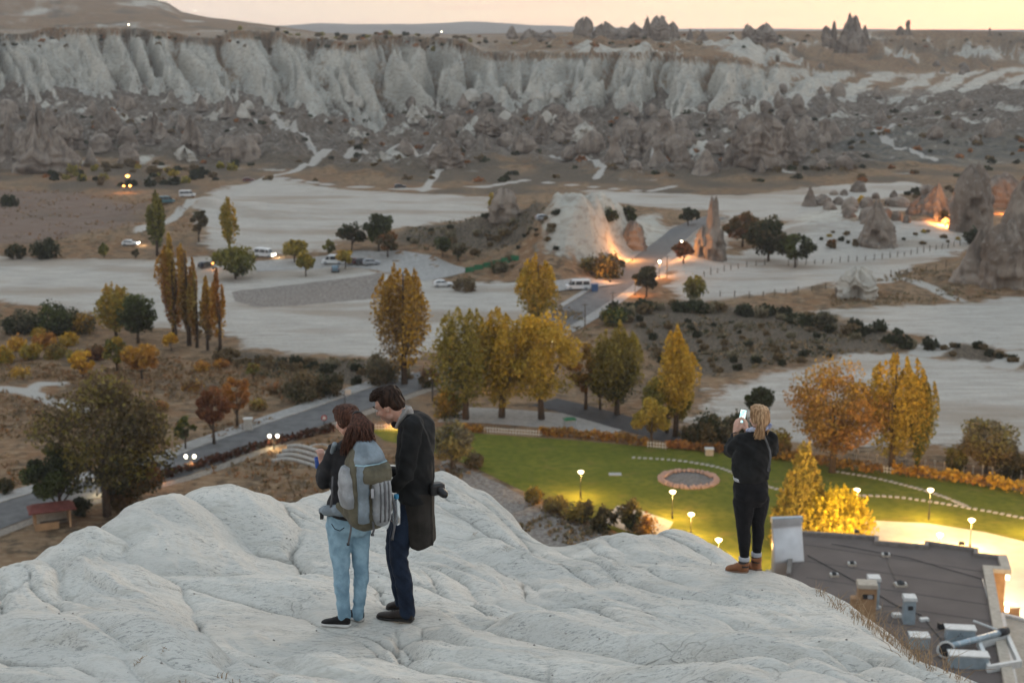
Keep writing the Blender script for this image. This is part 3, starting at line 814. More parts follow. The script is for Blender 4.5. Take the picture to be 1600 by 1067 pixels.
def head_shapes(bl, c, fwd, up, s=1.0, neck_to=None, neck_r=0.058):
    f = Vector(fwd).normalized(); x = f.cross(Vector(up)).normalized(); z = x.cross(f)
    M = Matrix((x, f, z)).transposed()
    p = lambda a, b_, d: Vector(c) + M @ (Vector((a, b_, d)) * s)
    bl.ell(p(0, -0.012, 0.030), (0.076 * s, 0.097 * s, 0.090 * s), M)
    bl.ell(p(0, 0.026, -0.030), (0.061 * s, 0.068 * s, 0.095 * s), M)
    bl.cap([p(-0.045, 0.005, -0.075), p(0, 0.062, -0.104), p(0.045, 0.005, -0.075)], [0.026 * s, 0.024 * s, 0.026 * s])
    bl.cap([p(0, 0.092, 0.008), p(0, 0.112, -0.034)], [0.009 * s, 0.013 * s], 10)
    bl.cap([p(-0.010, 0.100, -0.038), p(0.010, 0.100, -0.038)], [0.010 * s, 0.010 * s], 10)
    bl.cap([p(-0.036, 0.078, 0.020), p(0, 0.088, 0.022), p(0.036, 0.078, 0.020)], [0.013 * s] * 3, 10)
    bl.cap([p(-0.018, 0.088, -0.064), p(0, 0.094, -0.064), p(0.018, 0.088, -0.064)], [0.008 * s] * 3, 10)
    bl.cap([p(-0.016, 0.086, -0.078), p(0, 0.092, -0.078), p(0.016, 0.086, -0.078)], [0.009 * s] * 3, 10)
    for sx in (-1, 1):
        bl.ell(p(0.075 * sx, -0.008, -0.012), (0.011 * s, 0.020 * s, 0.033 * s), M)
        bl.ell(p(0.040 * sx, 0.066, -0.034), (0.024 * s, 0.020 * s, 0.024 * s), M)
    if neck_to is not None:
        bl.cap([p(0, -0.024, -0.05), neck_to], [neck_r * s, neck_r * s * 1.12])
    return p, M
def hand_shapes(bl, w, d, nrm, thumb=1.0, curl=(0.5, 0.6, 0.7, 0.8), tcurl=0.4, s=1.0):
    """palm and five fingers; d towards the fingers, nrm the way the palm faces, thumb the side it leaves on"""
    d = Vector(d).normalized(); nrm = Vector(nrm); nrm = (nrm - d * nrm.dot(d)).normalized(); sd = d.cross(nrm) * thumb
    w = Vector(w)
    for o in (0.028, 0.010, -0.009, -0.027):
        bl.cap([w + sd * (o * 0.55 * s), w + (d * 0.085 + sd * o) * s], [0.016 * s, 0.0125 * s], 10)
    for o, ln, cu in zip((0.030, 0.010, -0.010, -0.029), (0.074, 0.082, 0.077, 0.060), curl):
        p = w + (d * 0.088 + sd * o) * s; pts = [p]; a = cu * 0.55
        for k in (0.45, 0.31, 0.24):
            p = p + (d * math.cos(a) + nrm * math.sin(a)) * (ln * k * s); pts.append(p); a += cu * 0.85
        bl.cap(pts, [0.0098 * s, 0.0090 * s, 0.0083 * s, 0.0070 * s], 10)
    p = w + (d * 0.022 + sd * 0.026) * s
    pts = [p, p + (d * 0.030 + sd * 0.026 + nrm * 0.012) * s, p + (d * 0.058 + sd * (0.036 - 0.02 * tcurl) + nrm * (0.014 + 0.02 * tcurl)) * s,
           p + (d * 0.080 + sd * (0.036 - 0.04 * tcurl) + nrm * (0.016 + 0.03 * tcurl)) * s]
    bl.cap(pts, [0.0150 * s, 0.0115 * s, 0.0100 * s, 0.0082 * s], 10)
def shoe(name, heel, toe, width, height, m_up, m_sole, parent, shaft=0.0, sole=0.022, shaft_c=None):
    """a shoe from heel to toe standing on its sole; shaft > 0 makes a boot"""
    heel = Vector(heel); toe = Vector(toe); a = toe - heel; ln = a.length; a.normalize()
    up0 = Vector((0, 0, 1)); sd = a.cross(up0).normalized(); up = sd.cross(a)
    st = ((0.0, 0.62, 0.80), (0.06, 0.80, 1.0), (0.25, 0.86, 1.0), (0.45, 0.88, 0.80), (0.65, 1.0, 0.58), (0.82, 0.98, 0.46), (0.94, 0.74, 0.36), (1.0, 0.38, 0.20))
    def foot(k, z0, z1s, flat=False):
        bl = Blob(); vs = []; fs = []; n_ = 16
        for t, w_, h_ in st:
            h = z1s if flat else height * h_
            for q in range(n_):
                an = 2 * math.pi * q / n_
                ca, sa = math.cos(an), math.sin(an)
                e = 0.5 if flat else 0.75
                x = math.copysign(abs(ca) ** e, ca) * width / 2 * w_ * k
                z = z0 + (math.copysign(abs(sa) ** e, sa) * 0.5 + 0.5) * h
                if not flat and sa > 0: x *= 1 - 0.35 * sa * (1 if t > 0.2 else 0.6)
                vs.append(heel + a * (t * ln) + sd * x + up * z)
        for i in range(len(st) - 1):
            for q in range(n_):
                fs.append((i * n_ + q, i * n_ + (q + 1) % n_, (i + 1) * n_ + (q + 1) % n_, (i + 1) * n_ + q))
        fs.append(tuple(range(n_))[::-1]); fs.append(tuple(range((len(st) - 1) * n_, len(st) * n_)))
        return bl.add(vs, fs)
    b1 = foot(1.0, sole * 0.6, 0)
    if shaft:
        c0 = heel + a * (ln * 0.24)
        b1.cap([c0 + up * 0.05, (Vector(shaft_c) if shaft_c is not None else c0 + up0 * shaft)], [width * 0.50, width * 0.53], 16)
    s_ = b1.fuse(name, m_up, parent, 0.009, 3)
    foot(1.07, 0.0, sole, True).fuse('sole', m_sole, s_, 0.008, 1)
    # laces
    lc = Blob()
    for t in (0.36, 0.43, 0.50, 0.57):
        h = sole * 0.6 + height * np.interp(t, [k[0] for k in st], [k[2] for k in st]) + 0.001
        c_ = heel + a * (t * ln)
        lc.tube([c_ - sd * width * 0.2 + up * (h - 0.010), c_ + up * h, c_ + sd * width * 0.2 + up * (h - 0.010)], 0.004, 6)
    lc.build('lace', m_up, s_)
    return s_
def locks(name, m, parent, strands, r0=0.006, n=5):
    """hair as many tapering locks; strands: lists of points"""
    mb = MB()
    for st in strands:
        k = len(st)
        mb.tube(st, [r0 * (0.55 + 0.75 * math.sin(math.pi * min(0.95, 0.18 + 0.8 * i / (k - 1)))) for i in range(k)], n)
    o = mb.build(name, m, parent, True)
    return o
def bez(a, b_, c_, d, n=8):
    a, b_, c_, d = Vector(a), Vector(b_), Vector(c_), Vector(d)
    return [a * (1 - t) ** 3 + b_ * 3 * t * (1 - t) ** 2 + c_ * 3 * t * t * (1 - t) + d * t ** 3 for t in [i / (n - 1) for i in range(n)]]

def skin_mat(name, c):
    m, n, l, b = mat(name)
    tc = n.new('ShaderNodeTexCoord'); no = N(n, 'TexNoise', Scale=18.0, Detail=4.0)
    l.new(tc.outputs['Object'], no.inputs['Vector'])
    l.new(mixc(n, l, mrange(n, l, no.outputs['Fac'], 0.35, 0.65), tuple(k * 0.86 for k in c), (c[0] * 1.08, c[1] * 0.98, c[2] * 0.95)), b.inputs['Base Color'])
    b.inputs['Roughness'].default_value = 0.5
    b.inputs['Subsurface Weight'].default_value = 0.15
    b.inputs['Subsurface Radius'].default_value = (0.012, 0.005, 0.003)
    return m
def hair_mat(name, c1, c2):
    m, n, l, b = mat(name)
    tc = n.new('ShaderNodeTexCoord'); mp = n.new('ShaderNodeMapping'); mp.inputs['Scale'].default_value = (60, 60, 9)
    l.new(tc.outputs['Object'], mp.inputs['Vector'])
    no = N(n, 'TexNoise', Scale=1.0, Detail=3.0); l.new(mp.outputs[0], no.inputs['Vector'])
    l.new(mixc(n, l, mrange(n, l, no.outputs['Fac'], 0.32, 0.68), c1, c2), b.inputs['Base Color'])
    b.inputs['Roughness'].default_value = 0.6; b.inputs['Specular IOR Level'].default_value = 0.12
    bp = N(n, 'Bump', Strength=0.7, Distance=0.006); l.new(no.outputs['Fac'], bp.inputs['Height']); l.new(bp.outputs[0], b.inputs['Normal'])
    return m
def cloth_mat(name, c, weave=300.0, rough=0.9, var=0.28, c2=None, sheen=0.03):
    m, n, l, b = mat(name)
    tc = n.new('ShaderNodeTexCoord')
    no = N(n, 'TexNoise', Scale=9.0, Detail=5.0); l.new(tc.outputs['Object'], no.inputs['Vector'])
    nw = N(n, 'TexNoise', Scale=weave, Detail=2.0); l.new(tc.outputs['Object'], nw.inputs['Vector'])
    lo = c2 or tuple(k * (1 - var) for k in c)
    cc = mixc(n, l, mrange(n, l, no.outputs['Fac'], 0.35, 0.65), lo, tuple(k * (1 + var) for k in c))
    cc = mixc(n, l, mrange(n, l, nw.outputs['Fac'], 0.35, 0.65, 0.0, 0.35), cc, tuple(k * 0.6 for k in c))
    l.new(cc, b.inputs['Base Color'])
    b.inputs['Roughness'].default_value = rough
    b.inputs['Sheen Weight'].default_value = sheen
    b.inputs['Specular IOR Level'].default_value = 0.15
    bp = N(n, 'Bump', Strength=0.25, Distance=0.004); l.new(nw.outputs['Fac'], bp.inputs['Height']); l.new(bp.outputs[0], b.inputs['Normal'])
    return m
m_skin = skin_mat('fair skin', (0.46, 0.27, 0.20)); m_skin2 = skin_mat('pale skin', (0.52, 0.33, 0.25))
m_hair_d = hair_mat('dark brown hair', (0.012, 0.0075, 0.006), (0.036, 0.020, 0.013))
m_hair_r = hair_mat('chestnut hair', (0.030, 0.015, 0.011), (0.098, 0.044, 0.029))
m_hair_b = hair_mat('blonde hair', (0.20, 0.115, 0.06), (0.50, 0.33, 0.19))
m_black = cloth_mat('black knit', (0.016, 0.0165, 0.017)); m_jacket = cloth_mat('dark grey jacket', (0.024, 0.024, 0.026))
m_coat = cloth_mat('brown-black coat', (0.027, 0.024, 0.021)); m_navy = cloth_mat('dark blue denim', (0.014, 0.022, 0.040), c2=(0.010, 0.014, 0.026))
m_denim = cloth_mat('light blue denim', (0.24, 0.36, 0.44), c2=(0.17, 0.28, 0.36)); m_legg = cloth_mat('black leggings', (0.011, 0.011, 0.0125), rough=0.8)
m_shoe_b = cloth_mat('black shoe', (0.018, 0.016, 0.016), rough=0.7); m_sole_w = simple('white rubber', (0.55, 0.53, 0.50), 0.6); m_sole_d = simple('dark rubber', (0.022, 0.020, 0.018), 0.7)
m_shoe_br = cloth_mat('dark brown leather', (0.030, 0.022, 0.018), rough=0.5); m_boot = cloth_mat('tan leather', (0.27, 0.115, 0.055), rough=0.6); m_sole_t = simple('tan rubber', (0.20, 0.12, 0.08), 0.7)
m_white_c = cloth_mat('white cotton', (0.46, 0.46, 0.48)); m_grey_c = cloth_mat('grey cotton', (0.27, 0.255, 0.24)); m_sock_d = cloth_mat('charcoal knit', (0.06, 0.055, 0.055))
m_slate = cloth_mat('slate nylon', (0.195, 0.235, 0.265), rough=0.6, weave=260); m_olive = cloth_mat('olive nylon', (0.105, 0.095, 0.066), rough=0.65, weave=260)
m_lgrey = cloth_mat('pale grey nylon', (0.275, 0.285, 0.295), rough=0.6, weave=260); m_dgrey = cloth_mat('dark webbing', (0.05, 0.047, 0.045), rough=0.7)
m_teal = cloth_mat('pale blue trim', (0.30, 0.44, 0.50), rough=0.6); m_plastic_b = simple('black plastic', (0.014, 0.014, 0.015), 0.35); m_glass_dk = simple('lens glass', (0.008, 0.008, 0.012), 0.05)
m_bandana = cloth_mat('blue and white print', (0.42, 0.44, 0.52), c2=(0.10, 0.12, 0.25)); m_strap = cloth_mat('grey strap', (0.11, 0.11, 0.115))
m_eye = simple('eye', (0.5, 0.48, 0.46), 0.2); m_cup = simple('blue paper cup', (0.022, 0.085, 0.36), 0.5); m_cuff = cloth_mat('tan suede', (0.36, 0.22, 0.14))

def person_frame(px, row):
    base = on_rock(px, row)
    y0 = base.y
    def L(a, r, dy=0.0):
        return P(a, r, y0 + dy) - base
    return base, L, y0 * 1.0 / FPX / _cp
def foot_at(base, v):
    """drop a foot point on to the rock"""
    return Vector((v.x, v.y, rz1(base.x + v.x, base.y + v.y) - base.z))
def rings(L, S, rows, dy=0.0, rz=0.0):
    """rows: (px centre, row, half width px, half depth m)"""
    out = []
    for c, r, hw, hd in rows:
        v = L(c, r, dy)
        out.append((v, hw * S, hd, rz))
    return sorted(out, key=lambda k: k[0][2])

# ------------------------------------------------------------------ the man in the dark coat
base, L, S = person_frame(622, 966)
man = empty('person', base, 0, 'man in dark coat with short brown hair bending his head over to the woman', 'person')
ankA, ankB = L(636, 952, -0.10), L(626, 932, 0.17)
hA, tA = foot_at(base, L(646, 968, -0.12)), foot_at(base, L(589, 966, -0.03))
hB, tB = foot_at(base, L(636, 950, 0.20)), foot_at(base, L(604, 945, 0.25))
bl = Blob()
hc = L(607, 632, -0.02)
hp_, hM = head_shapes(bl, hc, (-0.86, 0.26, -0.44), (-0.38, 0.05, 0.92), 1.13, L(640, 662, 0.0), 0.060)
bl.loft(rings(L, S, [(648, 650, 12, 0.10), (649, 662, 24, 0.17), (648, 700, 26, 0.16), (646, 745, 24, 0.14), (640, 790, 24, 0.15), (634, 812, 24, 0.15)]))
for k, ank, kn in ((-1, ankA, L(622, 872, -0.10)), (1, ankB, L(615, 858, 0.12))):
    bl.cap([L(634, 806, 0.08 * k), kn, ank, ank + Vector((0, 0, -0.05))], [0.066, 0.042, 0.034, 0.032])
bl.cap([L(646, 668, -0.15), L(636, 742, -0.20), L(612, 762, -0.10)], [0.050, 0.040, 0.030])
bl.cap([L(646, 668, 0.17), L(630, 735, 0.20), L(602, 735, 0.12)], [0.050, 0.040, 0.030])
hand_shapes(bl, L(610, 763, -0.09), (-0.7, 0.7, -0.1), (0, 0.5, -0.8), 1.0, s=1.08)
hand_shapes(bl, L(600, 735, 0.12), (-0.8, 0.1, 0.4), (0, -0.6, 0.8), -1.0, s=1.08)
bl.fuse('body', m_skin, man, 0.0085, 2, 0.4)
# short hair, quiff pushed forward
bl = Blob()
for c_, r_ in (((0, -0.030, 0.052), (0.084, 0.094, 0.080)), ((0, -0.062, -0.004), (0.076, 0.056, 0.070)), ((0.0, 0.040, 0.092), (0.066, 0.062, 0.042)), ((0.0, 0.080, 0.084), (0.050, 0.030, 0.022)),
               ((0.068, -0.012, 0.034), (0.018, 0.040, 0.046)), ((-0.068, -0.012, 0.034), (0.018, 0.040, 0.046))):
    bl.ell(hp_(*c_), tuple(k * 1.15 for k in r_), hM)
hair = bl.fuse('hair', m_hair_d, man, 0.008, 2, 0.5, fold=lambda c: 0.006 * vn(c[:, 0] / 0.018 + c[:, 2] / 0.03, c[:, 1] / 0.018, 5))
rng = random.Random(3); sts = []
for i in range(260):
    a = rng.uniform(-1.0, 1.0) * 0.075; q = rng.uniform(-0.09, 0.035)
    z_ = 0.052 + 0.082 * math.sqrt(max(0.0, 1 - (a / 0.09) ** 2 - (q / 0.13) ** 2))
    p0 = hp_(a, q, z_ - 0.004); p1 = hp_(a * 1.02, q + rng.uniform(0.015, 0.03), z_ + rng.uniform(0.000, 0.006)); p2 = hp_(a * 1.0 + rng.uniform(-.008, .008), q + rng.uniform(0.03, 0.05), z_ + rng.uniform(-0.016, 0.0))
    sts.append([p0, p1, p2])
locks('hair_lock', m_hair_d, hair, sts, 0.0036)['kind'] = 'stuff'
for sx in (-1, 1):
    e = Blob().ell(hp_(0.034 * sx, 0.084, -0.003), (0.013, 0.012, 0.010), hM).build('eye', m_eye, man, True)
    Blob().ell(hp_(0.034 * sx, 0.0945, -0.003), (0.006, 0.004, 0.006), hM).build('pupil', m_plastic_b, e, True)
    Blob().cap([hp_(0.018 * sx, 0.100, 0.026), hp_(0.036 * sx, 0.096, 0.031), hp_(0.052 * sx, 0.080, 0.024)], [0.006, 0.0065, 0.004], 8).build('eyebrow', m_hair_d, man, True)
# trousers
bl = Blob()
bl.loft(rings(L, S, [(644, 768, 25, 0.155), (640, 790, 26, 0.17), (634, 815, 24, 0.16)]))
bl.cap([L(633, 806, -0.08), L(626, 840, -0.09), L(623, 872, -0.10), L(630, 905, -0.10), L(635, 940, -0.10), L(637, 956, -0.10)], [0.098, 0.092, 0.074, 0.068, 0.063, 0.064])
bl.cap([L(631, 806, 0.08), L(620, 835, 0.10), L(615, 858, 0.12), L(621, 895, 0.15), L(626, 930, 0.17), L(627, 938, 0.17)], [0.098, 0.088, 0.072, 0.066, 0.062, 0.062])
bl.fuse('trousers', m_navy, man, 0.010, 3, 0.5, folds(0.0065, 0.075, 0.10, 11, 0.9))
# coat tails hanging behind
bl = Blob()
bl.loft(rings(L, S, [(652, 762, 27, 0.19), (655, 790, 25, 0.20), (658, 815, 23, 0.205), (661, 836, 22, 0.21), (661, 845, 21.5, 0.21)], rz=-0.15))
tails = bl.fuse('coat_tail', m_coat, man, 0.010, 3, 0.5, lambda c: 0.010 * (1 - np.abs(vn((c[:, 0] + 0.4 * c[:, 1]) / 0.075, c[:, 2] / 0.8, 31)) * 2) + 0.004 * vn(c[:, 0] / 0.05, c[:, 2] / 0.06, 33))
# jacket
bl = Blob()
bl.loft(rings(L, S, [(644, 644, 13, 0.085), (648, 650, 19, 0.14), (650, 660, 27, 0.195), (650, 680, 29.5, 0.205), (649, 710, 30, 0.20), (648, 740, 29.5, 0.19), (649, 765, 29, 0.20), (650, 778, 28.5, 0.205)], rz=-0.15))
bl.cap([L(646, 664, -0.165), L(641, 700, -0.195), L(633, 744, -0.205), L(618, 759, -0.14)], [0.078, 0.072, 0.064, 0.052])
bl.cap([L(646, 664, 0.175), L(636, 735, 0.20), L(606, 738, 0.13)], [0.074, 0.062, 0.046])
bl.fuse('jacket', m_black, man, 0.010, 3, 0.5, folds(0.009, 0.11, 0.16, 17, 0.8))
# grey collar of the hooded top
bl = Blob()
bl.loft([(L(634, 655, 0.0) + Vector((0, 0, 0)), 0.085, 0.088, 0.3), (L(631, 645, 0), 0.080, 0.082, 0.3), (L(630, 636, 0), 0.070, 0.074, 0.3)])
bl.cap([L(636, 640, -0.075), L(625, 655, -0.09), L(619, 668, -0.06)], [0.020, 0.018, 0.014])
bl.fuse('collar', m_grey_c, man, 0.008, 2, 0.5, folds(0.003, 0.02, 0.08, 23))
Blob().cap([L(622, 658, -0.04), L(617, 663, 0.0), L(622, 660, 0.04)], [0.03, 0.034, 0.03]).fuse('shirt_neck', m_black, man, 0.009, 2)
shoe('shoe', hA, tA, 0.105, 0.085, m_shoe_br, m_sole_d, man)
shoe('shoe', hB, tB, 0.105, 0.085, m_shoe_br, m_sole_d, man)
# the camera at his hip
cm = empty('camera_gear', base + L(682, 763, -0.12), 0, "black camera hanging at the man's hip from a strap", 'camera')
v0 = L(682, 763, -0.12)
bl = Blob(); bl.loft([((0, 0, -0.045), 0.062, 0.045, 0.5), ((0, 0, 0.035), 0.062, 0.045, 0.5), ((0, 0, 0.048), 0.040, 0.030, 0.5)], e=5.0)
bl.fuse('camera_body', m_plastic_b, cm, 0.006, 1)
bl = Blob().cap([(0.03, -0.03, -0.01), (0.062, -0.055, -0.028)], [0.036, 0.034], 16); ln_ = bl.fuse('lens', m_plastic_b, cm, 0.006, 1)
Blob().ell((0.074, -0.064, -0.034), (0.02, 0.02, 0.024)).build('lens_glass', m_glass_dk, ln_, True)
MB().tube([L(674, 762, -0.16) - v0, L(678, 745, -0.19) - v0, L(677, 715, -0.21) - v0, L(668, 680, -0.215) - v0, L(655, 655, -0.19) - v0], 0.008, 6).build('strap', m_dgrey, cm, True)

# ------------------------------------------------------------------ the woman with the rucksack
base, L, S = person_frame(545, 976)
w1 = empty('person', base, 0, 'woman in light blue jeans and dark jacket with chestnut ponytail, carrying a rucksack', 'person')
hL, tL = foot_at(base, L(547, 977, -0.06)), foot_at(base, L(503, 975, 0.03))
hR, tR = foot_at(base, L(567, 972, 0.06)), foot_at(base, L(536, 968, 0.20))
bl = Blob()
hc = L(541.5, 656, 0.02)
hp_, hM = head_shapes(bl, hc, (-0.74, 0.58, -0.30), (-0.2, 0.16, 0.96), 1.0, L(552, 690, 0.0), 0.050)
bl.loft(rings(L, S, [(552, 690, 14, 0.08), (552, 700, 28, 0.11), (550, 730, 28, 0.11), (548, 770, 27, 0.11), (546, 800, 27, 0.10), (545, 822, 24, 0.09)], rz=0.25))
for k, q in ((-1, ((529, 818), (531, 860), (533, 904), (538, 958))), (1, ((562, 822), (563, 862), (564, 904), (559, 956)))):
    bl.cap([L(a, r, 0.035 * k) for a, r in q], [0.066, 0.048, 0.040, 0.028])
bl.cap([L(522, 706, 0.0), L(504, 757, 0.02), L(504, 727, 0.26)], [0.042, 0.036, 0.025])
bl.cap([L(580, 708, 0.0), L(592, 755, 0.08), L(550, 735, 0.34)], [0.042, 0.036, 0.025])
hand_shapes(bl, L(503.5, 724, 0.28), (-0.12, 0.25, 0.9), (-0.55, 0.8, -0.1), -1.0, (0.8, 0.85, 0.9, 0.9), 0.7, 0.92)
hand_shapes(bl, L(548, 734, 0.36), (-0.8, 0.3, 0.2), (0, -0.4, 0.9), -1.0, s=0.92)
bl.fuse('body', m_skin, w1, 0.0085, 2, 0.4)
for sx in (-1, 1):
    Blob().ell(hp_(0.034 * sx, 0.070, -0.003), (0.012, 0.012, 0.009), hM).build('eye', m_eye, w1, True)
bl = Blob()
for c_, r_ in (((0, -0.024, 0.034), (0.090, 0.106, 0.096)), ((0, -0.07, -0.012), (0.074, 0.055, 0.060)), ((0, 0.052, 0.086), (0.062, 0.05, 0.040)), ((0.066, 0.0, -0.005), (0.022, 0.04, 0.055)), ((-0.066, 0.0, -0.005), (0.022, 0.04, 0.055))):
    bl.ell(hp_(*c_), r_, hM)
tie = L(559, 650, -0.10)
bl.cap([tie + Vector((-0.03, 0.02, 0)), tie, L(571, 668, -0.17), L(576, 694, -0.23)], [0.046, 0.040, 0.070, 0.044])
bl.cap([tie, L(557, 670, -0.17), L(545, 696, -0.22)], [0.040, 0.074, 0.044])
hair = bl.fuse('hair', m_hair_r, w1, 0.009, 2, 0.5, fold=lambda c: 0.006 * vn(c[:, 0] / 0.02 + c[:, 2] / 0.12, c[:, 1] / 0.03, 7))
rng = random.Random(5); sts = []
for i in range(420):
    f = rng.random()
    e_ = L(534 + 52 * f + rng.uniform(-4, 4), 704 - 8 * f + 8 * math.sin(f * 3) + rng.uniform(-18, 8), -0.24 + rng.uniform(-0.09, 0.05))
    m1 = tie + Vector((rng.uniform(-0.03, 0.03), rng.uniform(-0.07, 0.0), rng.uniform(-0.02, 0.03)))
    m2 = L(538 + 48 * f + rng.uniform(-9, 9), 680 + rng.uniform(-8, 4), -0.22 + rng.uniform(-0.08, 0.05))
    sts.append(bez(tie + Vector((rng.uniform(-0.02, 0.02), 0, rng.uniform(-0.02, 0.02))), m1, m2, e_, 7))
for i in range(300):   # combed back over the crown to the tie
    a = rng.uniform(-1.4, 1.4); z_ = rng.uniform(-0.25, 1.35)
    q0 = hp_(math.sin(a) * 0.092 * math.cos(z_ * 0.9), 0.085 * math.cos(a) * math.cos(z_ * 0.6), 0.034 + 0.096 * math.sin(max(z_, -0.2)))
    out = (q0 - hp_(0, -0.02, 0.03)).normalized()
    mid = (q0 + tie) / 2; o2 = (mid - hp_(0, -0.03, 0.03))
    mid = hp_(0, -0.03, 0.03) + o2.normalized() * max(o2.length, 0.100)
    sts.append(bez(q0, q0 * 0.4 + mid * 0.6 + out * 0.02, mid, tie, 6))
locks('hair_lock', m_hair_r, hair, sts, 0.0034)['kind'] = 'stuff'
MB().tube([tie + Vector((math.cos(a) * 0.038, -0.01 + 0.01 * math.cos(a), math.sin(a) * 0.038)) for a in np.linspace(0, 2 * math.pi, 14)], 0.008, 6).build('hair_tie', m_plastic_b, hair, True)
bl = Blob()
bl.loft(rings(L, S, [(546, 786, 31, 0.125), (545, 805, 35.5, 0.145), (545, 822, 34, 0.14), (545, 832, 27, 0.11)], rz=0.2))
for a_ in (530, 561): bl.ell(L(a_, 820, -0.045), (0.092, 0.10, 0.10))
bl.cap([L(529.5, 820, -0.03), L(531, 858, -0.03), L(533, 880, -0.03), L(533.5, 904, -0.03), L(536, 938, -0.03), L(538, 962, -0.03)], [0.104, 0.083, 0.070, 0.068, 0.056, 0.052])
bl.cap([L(561, 824, 0.03), L(563, 858, 0.03), L(563.5, 880, 0.03), L(564, 904, 0.03), L(561, 938, 0.04), L(559.5, 961, 0.05)], [0.096, 0.074, 0.065, 0.064, 0.052, 0.046])
jn = bl.fuse('jeans', m_denim, w1, 0.010, 3, 0.5, folds(0.0058, 0.07, 0.10, 41, 0.9))
for a in (528, 563):   # stitched seat pockets
    MB().tube([L(a - 10, 818, -0.17), L(a - 5, 826, -0.18), L(a + 3, 829, -0.175), L(a + 10, 824, -0.165)], 0.004, 5).build('pocket_seam', m_navy, jn, True)
bl = Blob()
bl.loft(rings(L, S, [(551, 684, 12, 0.075), (551, 691, 20, 0.10), (552, 700, 33, 0.125), (550, 730, 33, 0.13), (548, 765, 33, 0.13), (546, 792, 36, 0.145), (545.5, 803, 36, 0.15)], rz=0.25))
bl.cap([L(523, 704, 0.0), L(512, 730, 0.0), L(505, 756, 0.02), L(504, 744, 0.15), L(504, 731, 0.24)], [0.066, 0.060, 0.056, 0.050, 0.042])
bl.cap([L(580, 706, 0.0), L(592, 753, 0.08), L(556, 736, 0.31)], [0.066, 0.054, 0.042])
bl.cap([L(541, 690, 0.03), L(549, 684, 0.07), L(560, 690, 0.03)], [0.03, 0.03, 0.03])
bl.fuse('jacket', m_jacket, w1, 0.010, 3, 0.5, folds(0.010, 0.065, 0.14, 47, 0.6))
shoe('shoe', hL, tL, 0.090, 0.080, m_shoe_b, m_sole_w, w1, sole=0.030)
shoe('shoe', hR, tR, 0.090, 0.080, m_shoe_b, m_sole_w, w1, sole=0.030)
cup = empty('paper_cup', base + L(497.5, 727, 0.33), 0, 'blue paper cup held up in the hand of the woman with the rucksack', 'cup')
MB().lathe((0, 0, 0), [(0.026, -0.02), (0.031, 0.055), (0.034, 0.058), (0.034, 0.063), (0.029, 0.062), (0.025, 0.0)], 20).build('cup_wall', m_cup, cup, True)
MB().tube([(0.034 * math.cos(a), 0.034 * math.sin(a), 0.062) for a in np.linspace(0, 2 * math.pi, 20)], 0.0025, 6).build('rim', m_cup, cup, True)

# rucksack, its outer face turned to the right of the view
pc = L(571, 757, -0.30)
pack = empty('rucksack', base + pc, 0, 'large olive and slate grey rucksack with pale front pocket on the back of the woman', 'rucksack')
TH = rad(30)
def pk(u, w, v=0.0):
    """u along the outer face to the right, w up, v outwards"""
    u *= 0.90; v *= 0.94
    return Vector((u * math.cos(TH) + v * math.sin(TH), u * math.sin(TH) - v * math.cos(TH), w))
def pring(u, w, v, hu, hv):
    return (pk(u, w, v), hu * 0.90, hv * 0.94, TH)
pf = folds(0.006, 0.09, 0.11, 61, 0.3)
bl = Blob()
bl.loft([pring(0.02, -0.355, 0, 0.09, 0.07), pring(0.01, -0.32, 0, 0.15, 0.105), pring(0.0, -0.22, 0, 0.182, 0.12), pring(0.0, 0.0, 0, 0.188, 0.125), pring(0.0, 0.14, 0, 0.175, 0.12), pring(0.0, 0.24, -0.01, 0.140, 0.10), pring(0.01, 0.30, -0.01, 0.10, 0.08)], e=3.6)
bl.fuse('main_bag', m_olive, pack, 0.010, 3, 0.5, pf)
bl = Blob()
bl.loft([pring(0.01, 0.195, 0.03, 0.148, 0.115), pring(0.01, 0.235, 0.025, 0.142, 0.112), pring(0.015, 0.295, 0.0, 0.110, 0.09), pring(0.02, 0.345, -0.02, 0.07, 0.06)], e=3.2)
lid = bl.fuse('lid', m_slate, pack, 0.010, 3, 0.5, pf)
MB().tube([pk(-0.14, 0.20, 0.105), pk(-0.08, 0.197, 0.15), pk(0.06, 0.197, 0.153), pk(0.148, 0.20, 0.115), pk(0.16, 0.205, 0.02)], 0.006, 6).build('piping', m_teal, lid, True)
bl = Blob()
bl.loft([pring(0.085, -0.30, 0.12, 0.055, 0.045), pring(0.085, -0.24, 0.135, 0.078, 0.06), pring(0.085, -0.06, 0.14, 0.085, 0.065), pring(0.082, 0.06, 0.135, 0.082, 0.060), pring(0.08, 0.115, 0.115, 0.06, 0.045)], e=2.8)
fp = bl.fuse('front_pocket', m_lgrey, pack, 0.009, 3, 0.5, folds(0.004, 0.06, 0.09, 67, 0.1))
for u in (0.045, 0.085, 0.122):
    MB().tube([pk(u, -0.26, 0.186), pk(u, -0.10, 0.207), pk(u, 0.03, 0.200), pk(u, 0.09, 0.172)], 0.007 if u != 0.085 else 0.011, 6).build('pleat', m_strap, fp, True)
bl = Blob()
bl.loft([pring(0.04, 0.055, 0.11, 0.135, 0.075), pring(0.04, 0.10, 0.12, 0.142, 0.088), pring(0.045, 0.16, 0.11, 0.135, 0.08), pring(0.045, 0.195, 0.08, 0.11, 0.07)], e=2.8)
bl.fuse('pocket_hood', m_olive, pack, 0.010, 3, 0.5, folds(0.006, 0.05, 0.07, 71, 0.2))
bl = Blob()
bl.loft([pring(-0.075, -0.27, 0.10, 0.05, 0.04), pring(-0.075, -0.1, 0.11, 0.055, 0.04), pring(-0.075, 0.12, 0.11, 0.055, 0.04), pring(-0.07, 0.2, 0.09, 0.05, 0.04)], e=3.2)
